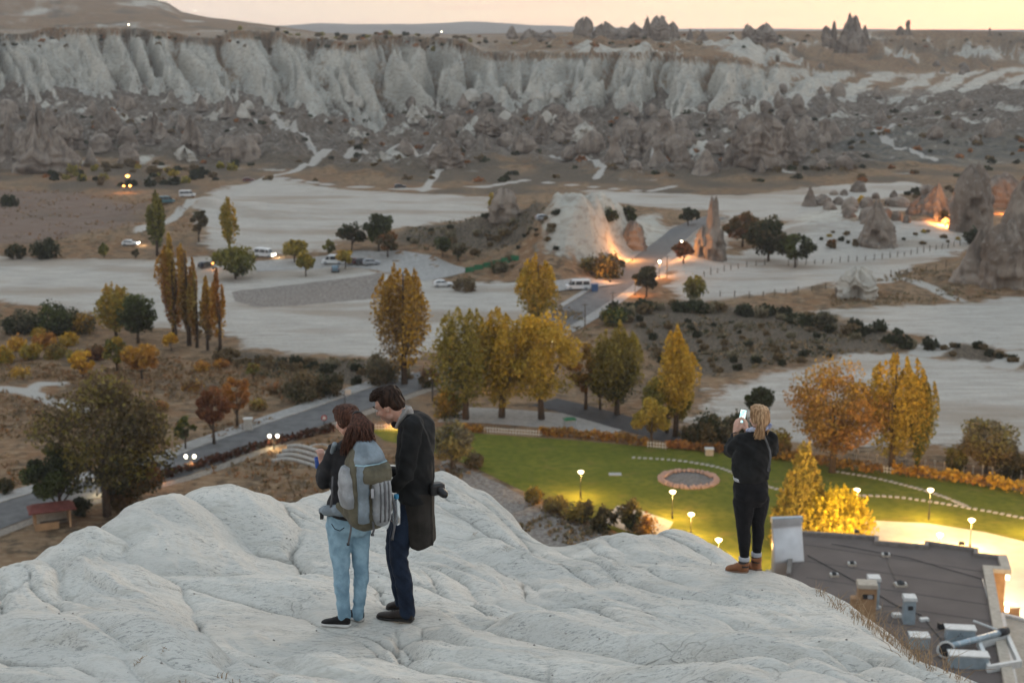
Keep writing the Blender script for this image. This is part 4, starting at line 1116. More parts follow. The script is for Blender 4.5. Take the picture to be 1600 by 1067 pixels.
bl.fuse('centre_panel', m_slate, pack, 0.009, 2, 0.5, pf)
bl = Blob()
bl.loft([pring(-0.165, -0.15, 0.01, 0.05, 0.085), pring(-0.178, -0.08, 0.01, 0.058, 0.098), pring(-0.178, 0.08, 0.0, 0.056, 0.09), pring(-0.16, 0.17, -0.01, 0.04, 0.06)], e=2.8)
bl.fuse('side_pocket', m_lgrey, pack, 0.009, 3, 0.5, pf)
bl = Blob()
bl.loft([pring(0.175, -0.28, 0.0, 0.035, 0.06), pring(0.19, -0.2, 0.0, 0.05, 0.08), pring(0.19, -0.1, 0.0, 0.05, 0.085)], e=2.8)
bl.fuse('bottle_pocket', m_olive, pack, 0.009, 3, 0.5, pf)
Lp = lambda a, r, dy=0.0: L(a, r, dy) - pc
bl = Blob(); bl.cap([Lp(548, 800, -0.22), Lp(528, 797, -0.20), Lp(510, 797, -0.11), Lp(504, 798, 0.0), Lp(515, 800, 0.13)], [0.040, 0.046, 0.042, 0.036, 0.03])
hb = bl.fuse('hip_belt', m_slate, pack, 0.009, 3, 0.5, folds(0.004, 0.04, 0.08, 73))
bl = Blob(); bl.cap([Lp(530, 790, -0.25), Lp(543, 800, -0.27), Lp(552, 812, -0.27)], [0.03, 0.042, 0.03])
bl.fuse('belt_wing', m_olive, pack, 0.009, 2, 0.5, pf)
Blob().loft([(Lp(503, 810, -0.08), 0.014, 0.02, 0), (Lp(503, 800, -0.09), 0.016, 0.02, 0)], e=5).build('buckle', m_plastic_b, hb)
for q, r_ in (([(523, 694, -0.13), (517, 715, 0.02), (516, 740, 0.14)], 0.022), ([(575, 694, -0.12), (584, 712, 0.02), (585, 735, 0.14)], 0.022)):
    Blob().cap([Lp(*k) for k in q], [r_] * 3).fuse('shoulder_strap', m_slate, pack, 0.008, 2)
for q in ([(612, 772, -0.36), (618, 800, -0.37), (616, 825, -0.36), (613, 842, -0.36)], [(549, 812, -0.36), (548, 830, -0.36), (544, 850, -0.36)], [(583, 815, -0.46), (584, 828, -0.44), (582, 835, -0.42)], [(520, 745, -0.28), (519, 775, -0.22), (516, 796, -0.17)]):
    s_ = MB().tube([Lp(*k) for k in q], 0.0085, 6).build('loose_strap', m_strap, pack, True)
    e_ = Lp(*q[-1]); MB().box(e_, (0.022, 0.012, 0.02)).build('strap_end', m_plastic_b, s_)
MB().box(Lp(558, 807, -0.42), (0.03, 0.02, 0.045), 0.5).build('buckle', m_lgrey, pack)
MB().box(pk(-0.02, -0.02, 0.178), (0.02, 0.012, 0.07), TH).build('zip_pull', m_white_c, pack)
# water bottle in the side pocket
bt = empty('water_bottle', base + L(619.5, 800, -0.20), 0, "clear water bottle with a blue cap in the rucksack's side pocket", 'bottle')
m_pet, n, l, b = mat('clear plastic'); b.inputs['Transmission Weight'].default_value = 0.85; b.inputs['Roughness'].default_value = 0.12; b.inputs['Base Color'].default_value = (0.82, 0.88, 0.92, 1); b.inputs['IOR'].default_value = 1.25
MB().lathe((0, 0, 0), [(0.024, -0.10), (0.030, -0.09), (0.031, 0.03), (0.029, 0.04), (0.031, 0.05), (0.030, 0.075), (0.014, 0.105), (0.013, 0.115)], 18).build('bottle_body', m_pet, bt, True)
MB().lathe((0, 0, 0), [(0.019, 0.112), (0.020, 0.118), (0.020, 0.142), (0.017, 0.146)], 16).build('cap', simple('blue cap', (0.03, 0.20, 0.36), 0.4), bt, True)

# ------------------------------------------------------------------ the woman with the phone
base, L, S = person_frame(1160, 894)
w2 = empty('person', base, 0, 'blonde woman in black sweatshirt and leggings holding up a phone', 'person')
hL, tL = foot_at(base, L(1169, 897, -0.05)), foot_at(base, L(1134, 890, 0.06))
hR, tR = foot_at(base, L(1188, 887, 0.05)), foot_at(base, L(1166, 881, 0.22))
bl = Blob()
hc = L(1186, 652, 0.0)
hp_, hM = head_shapes(bl, hc, (-0.55, 0.83, -0.08), (0.05, 0.0, 1.0), 1.0, L(1186, 676, 0.0), 0.050)
bl.loft(rings(L, S, [(1184, 672, 10, 0.07), (1182, 682, 24, 0.11), (1178, 710, 25, 0.12), (1174, 745, 20, 0.10), (1173, 770, 20, 0.10), (1173, 784, 16, 0.08)], rz=0.3))
for k, q in ((-1, ((1161, 785), (1162, 825), (1162, 845), (1163, 876))), (1, ((1185, 782), (1184, 820), (1184, 838), (1182, 868)))):
    bl.cap([L(a, r, 0.005 + 0.04 * k) for a, r in q], [0.070, 0.045, 0.042, 0.034])
wl2 = L(1149, 676, 0.36); wr2 = L(1167, 674, 0.38)
bl.cap([L(1158, 690, 0.02), L(1141, 706, 0.20), wl2], [0.045, 0.037, 0.026])
bl.cap([L(1205, 688, 0.02), L(1203, 704, 0.24), wr2], [0.045, 0.037, 0.026])
hand_shapes(bl, wl2, (0.12, 0.10, 1.0), (0.75, 0.55, 0.1), -1.0, (0.35, 0.40, 0.45, 0.5), 0.5, 1.02)
hand_shapes(bl, wr2, (-0.16, 0.05, 1.0), (-0.75, 0.45, 0.1), 1.0, (0.35, 0.42, 0.5, 0.6), 0.5, 1.02)
bl.fuse('body', m_skin2, w2, 0.0085, 2, 0.4)
for sx in (-1, 1):
    Blob().ell(hp_(0.034 * sx, 0.070, -0.003), (0.012, 0.012, 0.009), hM).build('eye', m_eye, w2, True)
bl = Blob()
for c_, r_ in (((0, -0.024, 0.034), (0.092, 0.108, 0.098)), ((0, -0.07, -0.02), (0.078, 0.055, 0.070)), ((0, 0.048, 0.084), (0.064, 0.05, 0.042)), ((0.068, -0.005, -0.01), (0.024, 0.045, 0.06)), ((-0.068, -0.005, -0.01), (0.024, 0.045, 0.06))):
    bl.ell(hp_(*c_), r_, hM)
tie = L(1191, 640, -0.13)
bl.cap([tie + Vector((0, 0.05, 0)), tie, L(1190, 656, -0.15), L(1187, 672, -0.17), L(1185, 682, -0.18)], [0.036, 0.030, 0.038, 0.036, 0.022])
hair = bl.fuse('hair', m_hair_b, w2, 0.009, 2, 0.5, fold=lambda c: 0.006 * vn(c[:, 0] / 0.016 + c[:, 2] / 0.12, c[:, 1] / 0.03, 9))
rng = random.Random(8); sts = []
for i in range(320):
    f = rng.random()
    e_ = L(1182 + 10 * f + rng.uniform(-5, 4), 683 + rng.uniform(-12, 4), -0.17 + rng.uniform(-0.05, 0.02))
    m1 = tie + Vector((rng.uniform(-0.05, 0.04), rng.uniform(-0.06, 0.0), rng.uniform(0.0, 0.02)))
    m2 = L(1183 + 13 * f + rng.uniform(-3, 3), 668 + rng.uniform(-5, 4), -0.19 + rng.uniform(-0.04, 0.03))
    sts.append(bez(tie, m1, m2, e_, 7))
for i in range(340):
    a = rng.uniform(-1.5, 1.5); z_ = rng.uniform(-0.5, 1.35)
    q0 = hp_(math.sin(a) * 0.094 * math.cos(z_ * 0.9), 0.088 * math.cos(a) * math.cos(z_ * 0.6), 0.034 + 0.098 * math.sin(max(z_, -0.5)))
    mid = (q0 + tie) / 2; o2 = (mid - hp_(0, -0.03, 0.03))
    mid = hp_(0, -0.03, 0.03) + o2.normalized() * max(o2.length, 0.104)
    sts.append(bez(q0, q0 * 0.4 + mid * 0.6, mid, tie, 6))
for i in range(26):   # loose ends round the neck
    q0 = hp_(rng.uniform(0.03, 0.09), rng.uniform(-0.08, -0.02), rng.uniform(-0.03, 0.03))
    sts.append(bez(q0, q0 + Vector((0.02, -0.02, -0.04)), q0 + Vector((0.0, -0.03, -0.09)), q0 + Vector((rng.uniform(-.03, .02), -0.02, rng.uniform(-0.18, -0.1))), 6))
locks('hair_lock', m_hair_b, hair, sts, 0.0034)['kind'] = 'stuff'
bl = Blob()
bl.loft(rings(L, S, [(1173, 742, 25, 0.13), (1173, 760, 29, 0.150), (1173, 775, 28, 0.14), (1173, 788, 22, 0.11)], rz=0.25))
for a_ in (1162, 1186): bl.ell(L(a_, 772, -0.06), (0.095, 0.10, 0.105))
bl.cap([L(1162, 782, -0.03), L(1162, 806, -0.03), L(1162, 826, -0.03), L(1163, 842, -0.03), L(1163, 868, -0.03)], [0.112, 0.094, 0.070, 0.068, 0.049])
bl.cap([L(1186, 780, 0.04), L(1185, 803, 0.04), L(1184, 820, 0.05), L(1185, 836, 0.05), L(1182.5, 860, 0.05)], [0.110, 0.088, 0.065, 0.064, 0.046])
bl.fuse('leggings', m_legg, w2, 0.010, 3, 0.5, folds(0.004, 0.06, 0.09, 81, 0.9))
bl = Blob()
bl.loft(rings(L, S, [(1186, 669, 9, 0.065), (1184, 674, 17, 0.09), (1182, 682, 28, 0.125), (1178, 700, 31, 0.14), (1173, 718, 32.5, 0.155), (1173, 733, 32, 0.16), (1174, 745, 28, 0.15), (1174, 749, 26, 0.14)], rz=0.3))
bl.cap([L(1159, 688, 0.0), L(1147, 700, 0.08), L(1142, 704, 0.18), L(1147, 690, 0.28), L(1149, 680, 0.33)], [0.078, 0.082, 0.080, 0.062, 0.042])
bl.cap([L(1204, 686, 0.0), L(1205, 702, 0.12), L(1202, 704, 0.22), L(1183, 690, 0.31), L(1169, 679, 0.36)], [0.074, 0.076, 0.072, 0.056, 0.040])
bl.fuse('sweatshirt', m_black, w2, 0.010, 3, 0.5, folds(0.010, 0.08, 0.14, 87, 0.7))
Blob().loft(rings(L, S, [(1157, 750, 11, 0.09), (1157, 744, 12, 0.10)], dy=-0.02)).fuse('shirt_hem', m_white_c, w2, 0.008, 2)
bl = Blob(); bl.cap([L(1168, 673, -0.02), L(1176, 671, -0.08), L(1190, 673, -0.11), L(1202, 666, -0.05)], [0.018, 0.022, 0.020, 0.022])
bl.cap([L(1203, 664, -0.06), L(1200, 660, 0.06), L(1180, 668, 0.10), L(1168, 672, 0.02)], [0.020] * 4)
bl.fuse('scarf', m_bandana, w2, 0.008, 2, 0.5, folds(0.004, 0.02, 0.05, 93))
bl = Blob(); bl.loft([(L(1150, 688, 0.125), 0.026, 0.006, 0.3), (L(1150, 677, 0.125), 0.030, 0.006, 0.3)], e=4); bl.build('sleeve_patch', m_cuff, w2)
MB().tube([L(1191, 676, -0.16), L(1197, 688, -0.185), L(1203, 704, -0.17), L(1204, 716, -0.16), L(1200, 736, -0.165)], 0.011, 6).build('bag_strap', m_strap, w2, True)
for (a, r, dy, rr) in ((1163, 868, -0.03, 0.053), (1182, 861, 0.05, 0.050)):
    v = L(a, r, dy)
    sk = MB().lathe(v, [(rr, -0.115), (rr + 0.004, -0.02), (rr, -0.015)], 18).build('sock', m_sock_d, w2, True)
    MB().lathe(v, [(rr + 0.004, -0.050), (rr + 0.006, -0.045), (rr + 0.005, -0.012), (rr, -0.008)], 18).build('sock_band', m_white_c, sk, True)
shoe('boot', hL, tL, 0.108, 0.110, m_boot, m_sole_t, w2, shaft=0.13, shaft_c=L(1163, 879, -0.03))
shoe('boot', hR, tR, 0.108, 0.110, m_boot, m_sole_t, w2, shaft=0.13, shaft_c=L(1182, 872, 0.05))
pv = L(1160, 650, 0.42)
ph = empty('phone', base + pv, 0, 'phone with a lit screen raised in both hands of the blonde woman', 'phone')
PM = Matrix.Rotation(rad(14), 4, 'Y')
bx = MB().box((0, 0, 0), (0.074, 0.009, 0.150)); ob = bx.build('phone_case', m_plastic_b, ph); ob.rotation_euler = (rad(-8), rad(12), rad(12))
m_screen, n, l, b = mat('lit screen')
tc = n.new('ShaderNodeTexCoord'); gr_ = N(n, 'TexNoise', Scale=30.0, Detail=3.0); l.new(tc.outputs['Object'], gr_.inputs['Vector'])
l.new(mixc(n, l, mrange(n, l, gr_.outputs['Fac'], 0.4, 0.6), (0.30, 0.62, 0.66), (0.75, 0.85, 0.80)), b.inputs['Emission Color'])
b.inputs['Emission Strength'].default_value = 1.3; b.inputs['Base Color'].default_value = (0.02, 0.02, 0.02, 1)
MB().box((0, -0.0052, 0), (0.066, 0.002, 0.138)).build('screen', m_screen, ob)
# ------------------------------------------------------------------ roads, paths, garden sheets
def spline(p, step):
    """Catmull-Rom through 2-D points, resampled"""
    p = [np.array(q, float) for q in p]
    p = [2 * p[0] - p[1]] + p + [2 * p[-1] - p[-2]]
    out = []
    for i in range(1, len(p) - 2):
        k = max(2, int(np.linalg.norm(p[i + 1] - p[i]) / step))
        for t in np.arange(k) / k:
            a, b_, c_, d = p[i - 1:i + 3]
            out.append(0.5 * (2 * b_ + (c_ - a) * t + (2 * a - 5 * b_ + 4 * c_ - d) * t ** 2 + (3 * b_ - a - 3 * c_ + d) * t ** 3))
    out.append(p[-2])
    return np.array(out)
def normals2(c):
    t = np.gradient(c, axis=0); t /= np.linalg.norm(t, axis=1)[:, None] + 1e-9
    return np.stack([t[:, 1], -t[:, 0]], -1)
def ribbon(name, pts, o0, o1, dz, m, step=1.5, nx=7, kind='structure'):
    """sheet along a line, from offset o0 to o1 (right of the walking direction), lying dz above the ground"""
    c = spline(pts, step); nn = normals2(c)
    off = np.linspace(o0, o1, nx)
    X = c[:, None, 0] + nn[:, None, 0] * off; Y = c[:, None, 1] + nn[:, None, 1] * off
    Z = T(X, Y)
    Z = (np.maximum(Z, Z.mean(axis=1, keepdims=True)) if abs(o1 - o0) < 10 else Z) + dz
    f = grid_faces(len(c), nx)
    return tag(link(name, np_mesh(name, np.stack([X.ravel(), Y.ravel(), Z.ravel()], -1), f[:, ::-1]), m), kind=kind)
def kerb(name, pts, o, w, h, m, parent=None, step=2.0):
    c = spline(pts, step); nn = normals2(c); vs = []
    for (x, y), (a, b_) in zip(c, nn):
        z = Tz(x + a * o, y + b_ * o)
        vs += [(x + a * (o - w / 2), y + b_ * (o - w / 2), z - 0.2), (x + a * (o - w / 2), y + b_ * (o - w / 2), z + h), (x + a * (o + w / 2), y + b_ * (o + w / 2), z + h), (x + a * (o + w / 2), y + b_ * (o + w / 2), z - 0.2)]
    f = grid_faces(len(c), 4)
    return tag(link(name, np_mesh(name, np.array(vs), f, False), m, parent), kind='structure')
def sheet(name, poly, z, m, kind='structure', step=3.0):
    """flat polygon"""
    mb = MB(); mb.add([(x, y, z) for x, y in poly], [tuple(range(len(poly)))])
    me = mb.mesh(name)
    if me.polygons[0].normal.z < 0: me.flip_normals()
    return tag(link(name, me, m), kind=kind)
m_asph = simple('asphalt', (0.125, 0.122, 0.120), 0.85, var=0.22, scale=0.6, bump=0.2, bscale=8)
m_asph2 = simple('dark asphalt', (0.045, 0.047, 0.052), 0.85, var=0.25, scale=0.8, bump=0.2, bscale=8)
m_pave = simple('pale paving', (0.30, 0.285, 0.265), 0.85, var=0.18, scale=1.2, bump=0.15, bscale=6)
m_kerb = simple('kerb stone', (0.33, 0.31, 0.285), 0.8, var=0.2, scale=1.5)
m_gravel = simple('gravel verge', (0.24, 0.205, 0.17), 0.95, var=0.3, scale=2.5, bump=0.5, bscale=9)
m_wall_t = simple('tan render', (0.36, 0.22, 0.12), 0.85, var=0.15, scale=1.5)
m_cap = simple('cream stone', (0.42, 0.36, 0.29), 0.8, var=0.15, scale=2.0)
m_roof = simple('grey roof chippings', (0.135, 0.110, 0.098), 0.95, var=0.10, scale=0.35, bump=0.3, bscale=30)
m_metal = simple('pale sheet metal', (0.52, 0.54, 0.56), 0.28, 0.6, var=0.1, scale=1.0)
m_duct = simple('galvanised duct', (0.34, 0.41, 0.45), 0.45, 0.3, var=0.15, scale=2.0)
m_white = simple('white paint', (0.56, 0.56, 0.54), 0.6, var=0.1, scale=3.0)
m_dark = simple('dark iron', (0.025, 0.025, 0.027), 0.6, var=0.2, scale=3.0)
m_wood = simple('weathered wood', (0.11, 0.085, 0.065), 0.9, var=0.3, scale=6.0, bump=0.3, bscale=20)
m_redroof = simple('rust red roof', (0.16, 0.055, 0.045), 0.8, var=0.25, scale=2.0)
m_stone = simple('pale slab', (0.36, 0.33, 0.295), 0.85, var=0.2, scale=3.0)
m_pink = simple('pink stone', (0.40, 0.27, 0.22), 0.85, var=0.25, scale=3.0)
m_soil = simple('grey soil', (0.17, 0.15, 0.135), 0.95, var=0.3, scale=3.0, bump=0.5, bscale=8)
m_bluep = simple('blue plastic', (0.02, 0.07, 0.18), 0.5); m_greenp = simple('green tarpaulin', (0.012, 0.13, 0.055), 0.6, var=0.25, scale=2.0)
m_lampg, n, l, b = mat('lit lamp glass'); b.inputs['Emission Color'].default_value = (1.0, 0.80, 0.46, 1); b.inputs['Emission Strength'].default_value = 6.0; b.inputs['Base Color'].default_value = (0.8, 0.7, 0.5, 1)
m_lampw, n, l, b = mat('lit white globe'); b.inputs['Emission Color'].default_value = (1.0, 0.90, 0.66, 1); b.inputs['Emission Strength'].default_value = 9.0; b.inputs['Base Color'].default_value = (0.8, 0.75, 0.65, 1)
m_lampo, n, l, b = mat('lit orange lamp'); b.inputs['Emission Color'].default_value = (1.0, 0.42, 0.08, 1); b.inputs['Emission Strength'].default_value = 4.0; b.inputs['Base Color'].default_value = (0.8, 0.5, 0.3, 1)
m_lawn, n, l, b = mat('mown lawn')
geo = n.new('ShaderNodeNewGeometry')
def _gn(sc, det=5.0):
    x = N(n, 'TexNoise', Scale=sc, Detail=det); l.new(geo.outputs['Position'], x.inputs['Vector']); return x.outputs['Fac']
c = mixc(n, l, mrange(n, l, _gn(0.12), 0.35, 0.65), (0.112, 0.122, 0.020), (0.152, 0.148, 0.026))
c = mixc(n, l, mrange(n, l, _gn(0.9), 0.4, 0.65, 0, 0.7), c, (0.080, 0.098, 0.017))
c = mixc(n, l, mrange(n, l, _gn(0.35), 0.56, 0.72, 0, 0.6), c, (0.165, 0.135, 0.036))
l.new(c, b.inputs['Base Color']); b.inputs['Roughness'].default_value = 0.9; b.inputs['Specular IOR Level'].default_value = 0.02
bp = N(n, 'Bump', Strength=0.6, Distance=0.05); l.new(_gn(7.0, 3.0), bp.inputs['Height']); l.new(bp.outputs[0], b.inputs['Normal'])

ribbon('road', ROAD, -3.7, 3.7, 0.06, m_asph)
ribbon('road_verge', ROAD, 3.9, 5.6, 0.04, m_gravel)
ribbon('pavement', ROAD[:11], -6.6, -3.9, 0.17, m_pave)
kerb('kerb', ROAD[:11], -3.8, 0.22, 0.175, m_kerb)
ribbon('pavement_upper', ROAD[12:18], -5.4, -3.9, 0.10, m_pave)
ribbon('pavement_lower', ROAD[12:18], 3.95, 6.2, 0.10, m_pave)
kerb('kerb_upper', ROAD[12:19], 3.82, 0.22, 0.16, m_kerb)
ribbon('drive', gp([(850, 628), (900, 640), (955, 655), (1000, 668), (1060, 684), (1120, 697)]), -3.0, 3.0, 0.05, m_asph2)
ribbon('forecourt', gp([(690, 648), (760, 650), (830, 655), (905, 662), (960, 676)]), -4.5, 4.0, 0.035, m_pave)
ribbon('car_park', gp([(400, 418), (470, 416), (540, 414), (610, 420), (700, 436)]), -8, 7, 0.05, m_pave)
ribbon('lay_by', gp([(850, 452), (905, 447), (945, 440)]), -4, 5, 0.05, m_pave)
LAWN = gp([(575, 668), (600, 688), (660, 702), (735, 727), (800, 759), (870, 791), (960, 829), (1060, 890), (1160, 930), (1240, 900), (1330, 812), (1450, 818), (1540, 832), (1640, 856), (1900, 900), (1900, 800), (1640, 775), (1500, 752), (1390, 738), (1310, 726), (1210, 712), (1110, 706), (1010, 698), (900, 688), (840, 684), (740, 677), (680, 673)])
sheet('lawn', LAWN, 0.03, m_lawn)
PLAZA = gp([(1330, 812), (1450, 818), (1540, 832), (1640, 856), (1900, 900), (1900, 1250), (1500, 1250), (1330, 1200), (1210, 900), (1262, 830)])
sheet('plaza', PLAZA, 0.06, simple('pale plaza paving', (0.50, 0.45, 0.37), 0.75, var=0.1, scale=0.7, bump=0.1, bscale=5))
sheet('garden_path', gp([(965, 790), (1000, 797), (1052, 816), (1038, 840), (985, 832), (940, 815)]), 0.06, m_pave)

# ------------------------------------------------------------------ lamps of the garden
def point(parent, loc, power, colr, size=0.12):
    d = bpy.data.lights.new('lamp_light', 'POINT'); d.energy = power; d.color = colr; d.shadow_soft_size = size
    o = bpy.data.objects.new('lamp_light', d); col.objects.link(o); o.parent = parent; o.location = loc
    return o
WARM = (1.0, 0.56, 0.15)
pole_me = MB().lathe((0, 0, 0), [(0.11, 0.0), (0.11, 0.25), (0.055, 0.30), (0.05, 1.0)], 10).mesh('pole')
GL = [(907, 778, 737, 900, 'beside the dark shrubs under the bare slope'), (1050, 811, 768, 900, 'below the round stone bed'), (1079, 840, 803, 800, 'just over the white rock, under the lamp below the stone bed'),
      (1122, 872, 843, 800, 'nearest to the feet of the woman with the phone'), (1337, 806, 765, 700, 'where the stepping stones leave the golden bush'), (1451, 812, 765, 1000, 'on the lawn edge between both stepping stone paths'),
      (1515, 860, 812, 1700, 'rising behind the stepped roof edge over the plaza'), (1467, 862, 835, 1700, 'with its head only just above the roof on the plaza'), (1604, 834, 786, 900, "cut by the picture's edge beside the stepping stones")]
for a, r0, r1, pw, where in GL:
    g = G(a, r0); hh = (P(a, r1, g.y) - g).z
    t = empty('garden_lamp', g, 0, 'lit mushroom garden lamp ' + where, 'lamp', 'garden lamps')
    o = link('pole', pole_me, m_dark, t); o.scale = (1, 1, max(0.6, hh - 0.12))
    MB().lathe((0, 0, hh), [(0.08, -0.24), (0.22, -0.18), (0.33, -0.05), (0.31, 0.03), (0.08, 0.02)], 18).build('lamp_glass', m_lampg, t, True)
    MB().lathe((0, 0, hh), [(0.37, 0.0), (0.37, 0.035), (0.25, 0.11), (0.08, 0.15), (0.02, 0.16)], 18).build('lamp_cap', m_lampg, t, True)
    point(t, (0, 0, hh - 0.62), pw * 2.4, WARM, 0.2)
def globe_lamp(a, r0, r1, n_, pw, label, colr=(1.0, 0.78, 0.42), m=None, rad_=0.22, spread=0.55, grp='street lamps'):
    g = hit(a, r0); hh = (P(a, r1, g.y) - g).z
    t = empty('street_lamp', g, 0, label, 'street lamp', grp)
    MB().lathe((0, 0, 0), [(0.14, -0.2), (0.14, 0.4), (0.07, 0.5), (0.055, hh - 0.3), (0.06, hh - 0.25)], 10).build('pole', m_dark, t, True)
    for k in range(n_):
        x = (k - (n_ - 1) / 2) * 2 * spread
        if n_ > 1:
            MB().tube([(0, 0, hh - 0.5), (x * 0.6, 0, hh - 0.45), (x, 0, hh - 0.22)], 0.035, 8).build('arm', m_dark, t, True)
        MB().lathe((x, 0, hh), [(0.08, -rad_ * 1.0), (rad_ * 0.75, -rad_ * 0.7), (rad_, 0), (rad_ * 0.72, rad_ * 0.72), (0.06, rad_)], 14).build('globe', m or m_lampw, t, True)
    if pw: point(t, (0, 0, hh - 0.9), pw, colr, 0.25)
    return t
globe_lamp(428, 702, 681, 2, 260, 'twin globe lamp by the road hedge left of the woman with the rucksack')
globe_lamp(298, 735, 713, 2, 260, 'twin globe lamp by the road between the dark red tree and the dense green tree')
globe_lamp(152, 775, 751, 2, 200, 'twin globe lamp seen under the dense green tree near the shelter')
globe_lamp(875, 535, 512, 1, 500, 'single globe lamp where the road leaves the golden trees')
ORG = (1.0, 0.40, 0.10)
globe_lamp(992, 462, 435, 1, 1500, 'street lamp beside the dark round tree on the road bend', ORG, rad_=0.30)
globe_lamp(1030, 434, 409, 1, 1800, 'street lamp on the road opposite the lit cutting', ORG, rad_=0.30)
globe_lamp(1064, 404, 378, 1, 2200, 'street lamp behind the reddish bush at the top of the road', ORG, rad_=0.32)
globe_lamp(768, 605, 561, 2, 200, 'twin globe lamp shining through the broad golden poplar', spread=0.25)
globe_lamp(773, 612, 586, 2, 250, 'low twin lamp by the trunk of the broad golden poplar', spread=0.35)
globe_lamp(817, 560, 532, 1, 150, 'small globe lamp lost in the golden tree crown by the road')
g = hit(240, 752)
t = empty('ground_light', g, 0, 'orange ground light glowing in the hedge under the dense green tree', 'light')
MB().lathe((0, 0, 0), [(0.25, -0.1), (0.28, 0.2), (0.22, 0.25)], 12).build('housing', m_dark, t); MB().lathe((0, 0, 0.27), [(0.30, 0), (0.32, 0.25), (0.2, 0.42)], 12).build('lens', m_lampo, t, True)
point(t, (0, -0.6, 0.9), 260, ORG)
g = hit(617, 676)
t = empty('ground_light', g + Vector((0, 3, 0)), 0, 'warm ground light behind the picket fence between the couple', 'light')
MB().lathe((0, 0, 0), [(0.22, -0.1), (0.24, 0.3), (0.2, 0.35)], 12).build('housing', m_dark, t); MB().lathe((0, 0, 0.36), [(0.2, 0), (0.22, 0.2), (0.1, 0.3)], 12).build('lens', m_lampg, t, True)
point(t, (0, -0.5, 1.2), 1100, (1.0, 0.5, 0.14))
# plateau and village lights
for a, r, dd, lb in ((201, 40, 940, 'bright lamp on the plateau edge above the white cliffs'), (215, 6, 2200, 'upper lamp on the dark hillside'), (305, 18, 2300, 'lamp at the crest of the dark hillside'), (690, 52, 1450, 'lamp on the plateau under the blue ridge')):
    p = P(a, r, dd); z = Tz(p.x, p.y); q = 0.6 if dd < 1000 else 0.7
    t = empty('mast_lamp', (p.x, p.y, z), 0, lb, 'lamp', 'lamps on the heights')
    hh = max(2.5, p.z - z)
    MB().tube([(0, 0, -0.5), (0, 0, hh)], 0.12, 6).build('pole', m_dark, t); MB().lathe((0, 0, hh), [(0.2 * q, 0), (0.7 * q, 0.4 * q), (0.7 * q, 0.8 * q), (0.2 * q, 1.2 * q)], 10).build('globe', m_lampw, t, True)

# ------------------------------------------------------------------ stepping stones, stone bed, small garden things
slab_me = MB().box((0, 0, 0.04), (0.50, 0.40, 0.08), 0, 0.95).mesh('stone')
def steps(pts, gap, label):
    c = spline(gp(pts), 0.2); d = np.concatenate([[0], np.cumsum(np.linalg.norm(np.diff(c, axis=0), axis=1))])
    t = empty('stepping_stone_path', (c[0][0], c[0][1], 0.03), 0, label, 'path')
    for s_ in np.arange(0, d[-1], gap):
        x = np.interp(s_, d, c[:, 0]); y = np.interp(s_, d, c[:, 1]); i = min(np.searchsorted(d, s_), len(c) - 2)
        o = link('stone', slab_me, m_stone, t); o.location = (x - c[0][0] + random.uniform(-.05, .05), y - c[0][1] + random.uniform(-.05, .05), 0.005)
        o.rotation_euler = (0, 0, math.atan2(c[i + 1][1] - c[i][1], c[i + 1][0] - c[i][0]) + random.uniform(-0.1, 0.1)); o.scale = (random.uniform(0.85, 1.1), random.uniform(1.4, 1.9), 1)
steps([(990, 715), (1060, 720), (1120, 730), (1150, 741), (1205, 762), (1250, 770), (1335, 774), (1400, 777), (1460, 785), (1520, 795), (1580, 806), (1640, 818)], 0.78, 'long curving path of pale stepping stones across the lawn')
steps([(1300, 736), (1360, 746), (1420, 760), (1470, 775), (1512, 792)], 0.72, 'straight path of stepping stones from the orange tree to the curving path')
g = G(1076, 750)
t = empty('stone_bed', g, 0, 'round bed of grey soil ringed by pink stones on the lawn', 'flower bed')
MB().lathe((0, 0, 0.02), [(3.5, 0.0), (3.4, 0.12), (1.5, 0.2), (0.2, 0.22)], 40).build('soil', m_soil, t, True)
st_me = []
for k in range(4):
    rr_ = random.Random(k); mb = Blob().ell((0, 0, 0.12), (0.26, 0.20, 0.22), None, 7, 5)
    mb.v = [(x * rr_.uniform(0.85, 1.15), y * rr_.uniform(0.85, 1.15), z * rr_.uniform(0.85, 1.15)) for x, y, z in mb.v]; st_me.append(mb.mesh('stone'))
for ring, (rd, cnt) in enumerate(((3.75, 52), (3.35, 44), (2.95, 30))):
    for k in range(cnt):
        a = 2 * math.pi * (k + 0.5 * ring) / cnt + random.uniform(-0.03, 0.03)
        if ring == 2 and math.sin(a) < 0: continue
        o = link('stone', random.choice(st_me), m_pink, t); o.location = (rd * math.cos(a), rd * math.sin(a), 0.03 + 0.10 * ring); o.rotation_euler = (0, 0, random.uniform(0, 6)); s_ = random.uniform(0.8, 1.25); o.scale = (s_, s_, s_)
t = empty('drain_cover', G(961, 741), 0, 'flat grey cover plate set in the lawn beside the stone bed', 'cover plate')
MB().box((0, 0, 0.06), (1.5, 1.0, 0.06)).build('plate', m_metal, t); MB().box((0, 0, 0.04), (1.7, 1.2, 0.05)).build('frame', m_kerb, t)
t = empty('garden_box', G(1108, 711), 0, 'cream storage box with a pale lid in front of the orange hedge', 'box')
MB().box((0, 0, 0.45), (1.05, 0.8, 0.9)).build('box_wall', m_cap, t); MB().box((0, 0, 0.95), (1.2, 0.95, 0.12)).build('lid', m_white, t)
t = empty('waste_skip', G(890, 668), 0, 'grey waste container with a bright green lid by the drive', 'waste bin')
MB().box((0, 0, 0.6), (1.5, 1.1, 1.2), 0.2, 1.1).build('bin_wall', m_metal, t); MB().box((0, 0, 1.28), (1.75, 1.3, 0.14), 0.2).build('lid', m_greenp, t); MB().box((0, 0, 1.42), (1.3, 0.9, 0.14), 0.2, 0.8).build('lid_ridge', m_greenp, t)
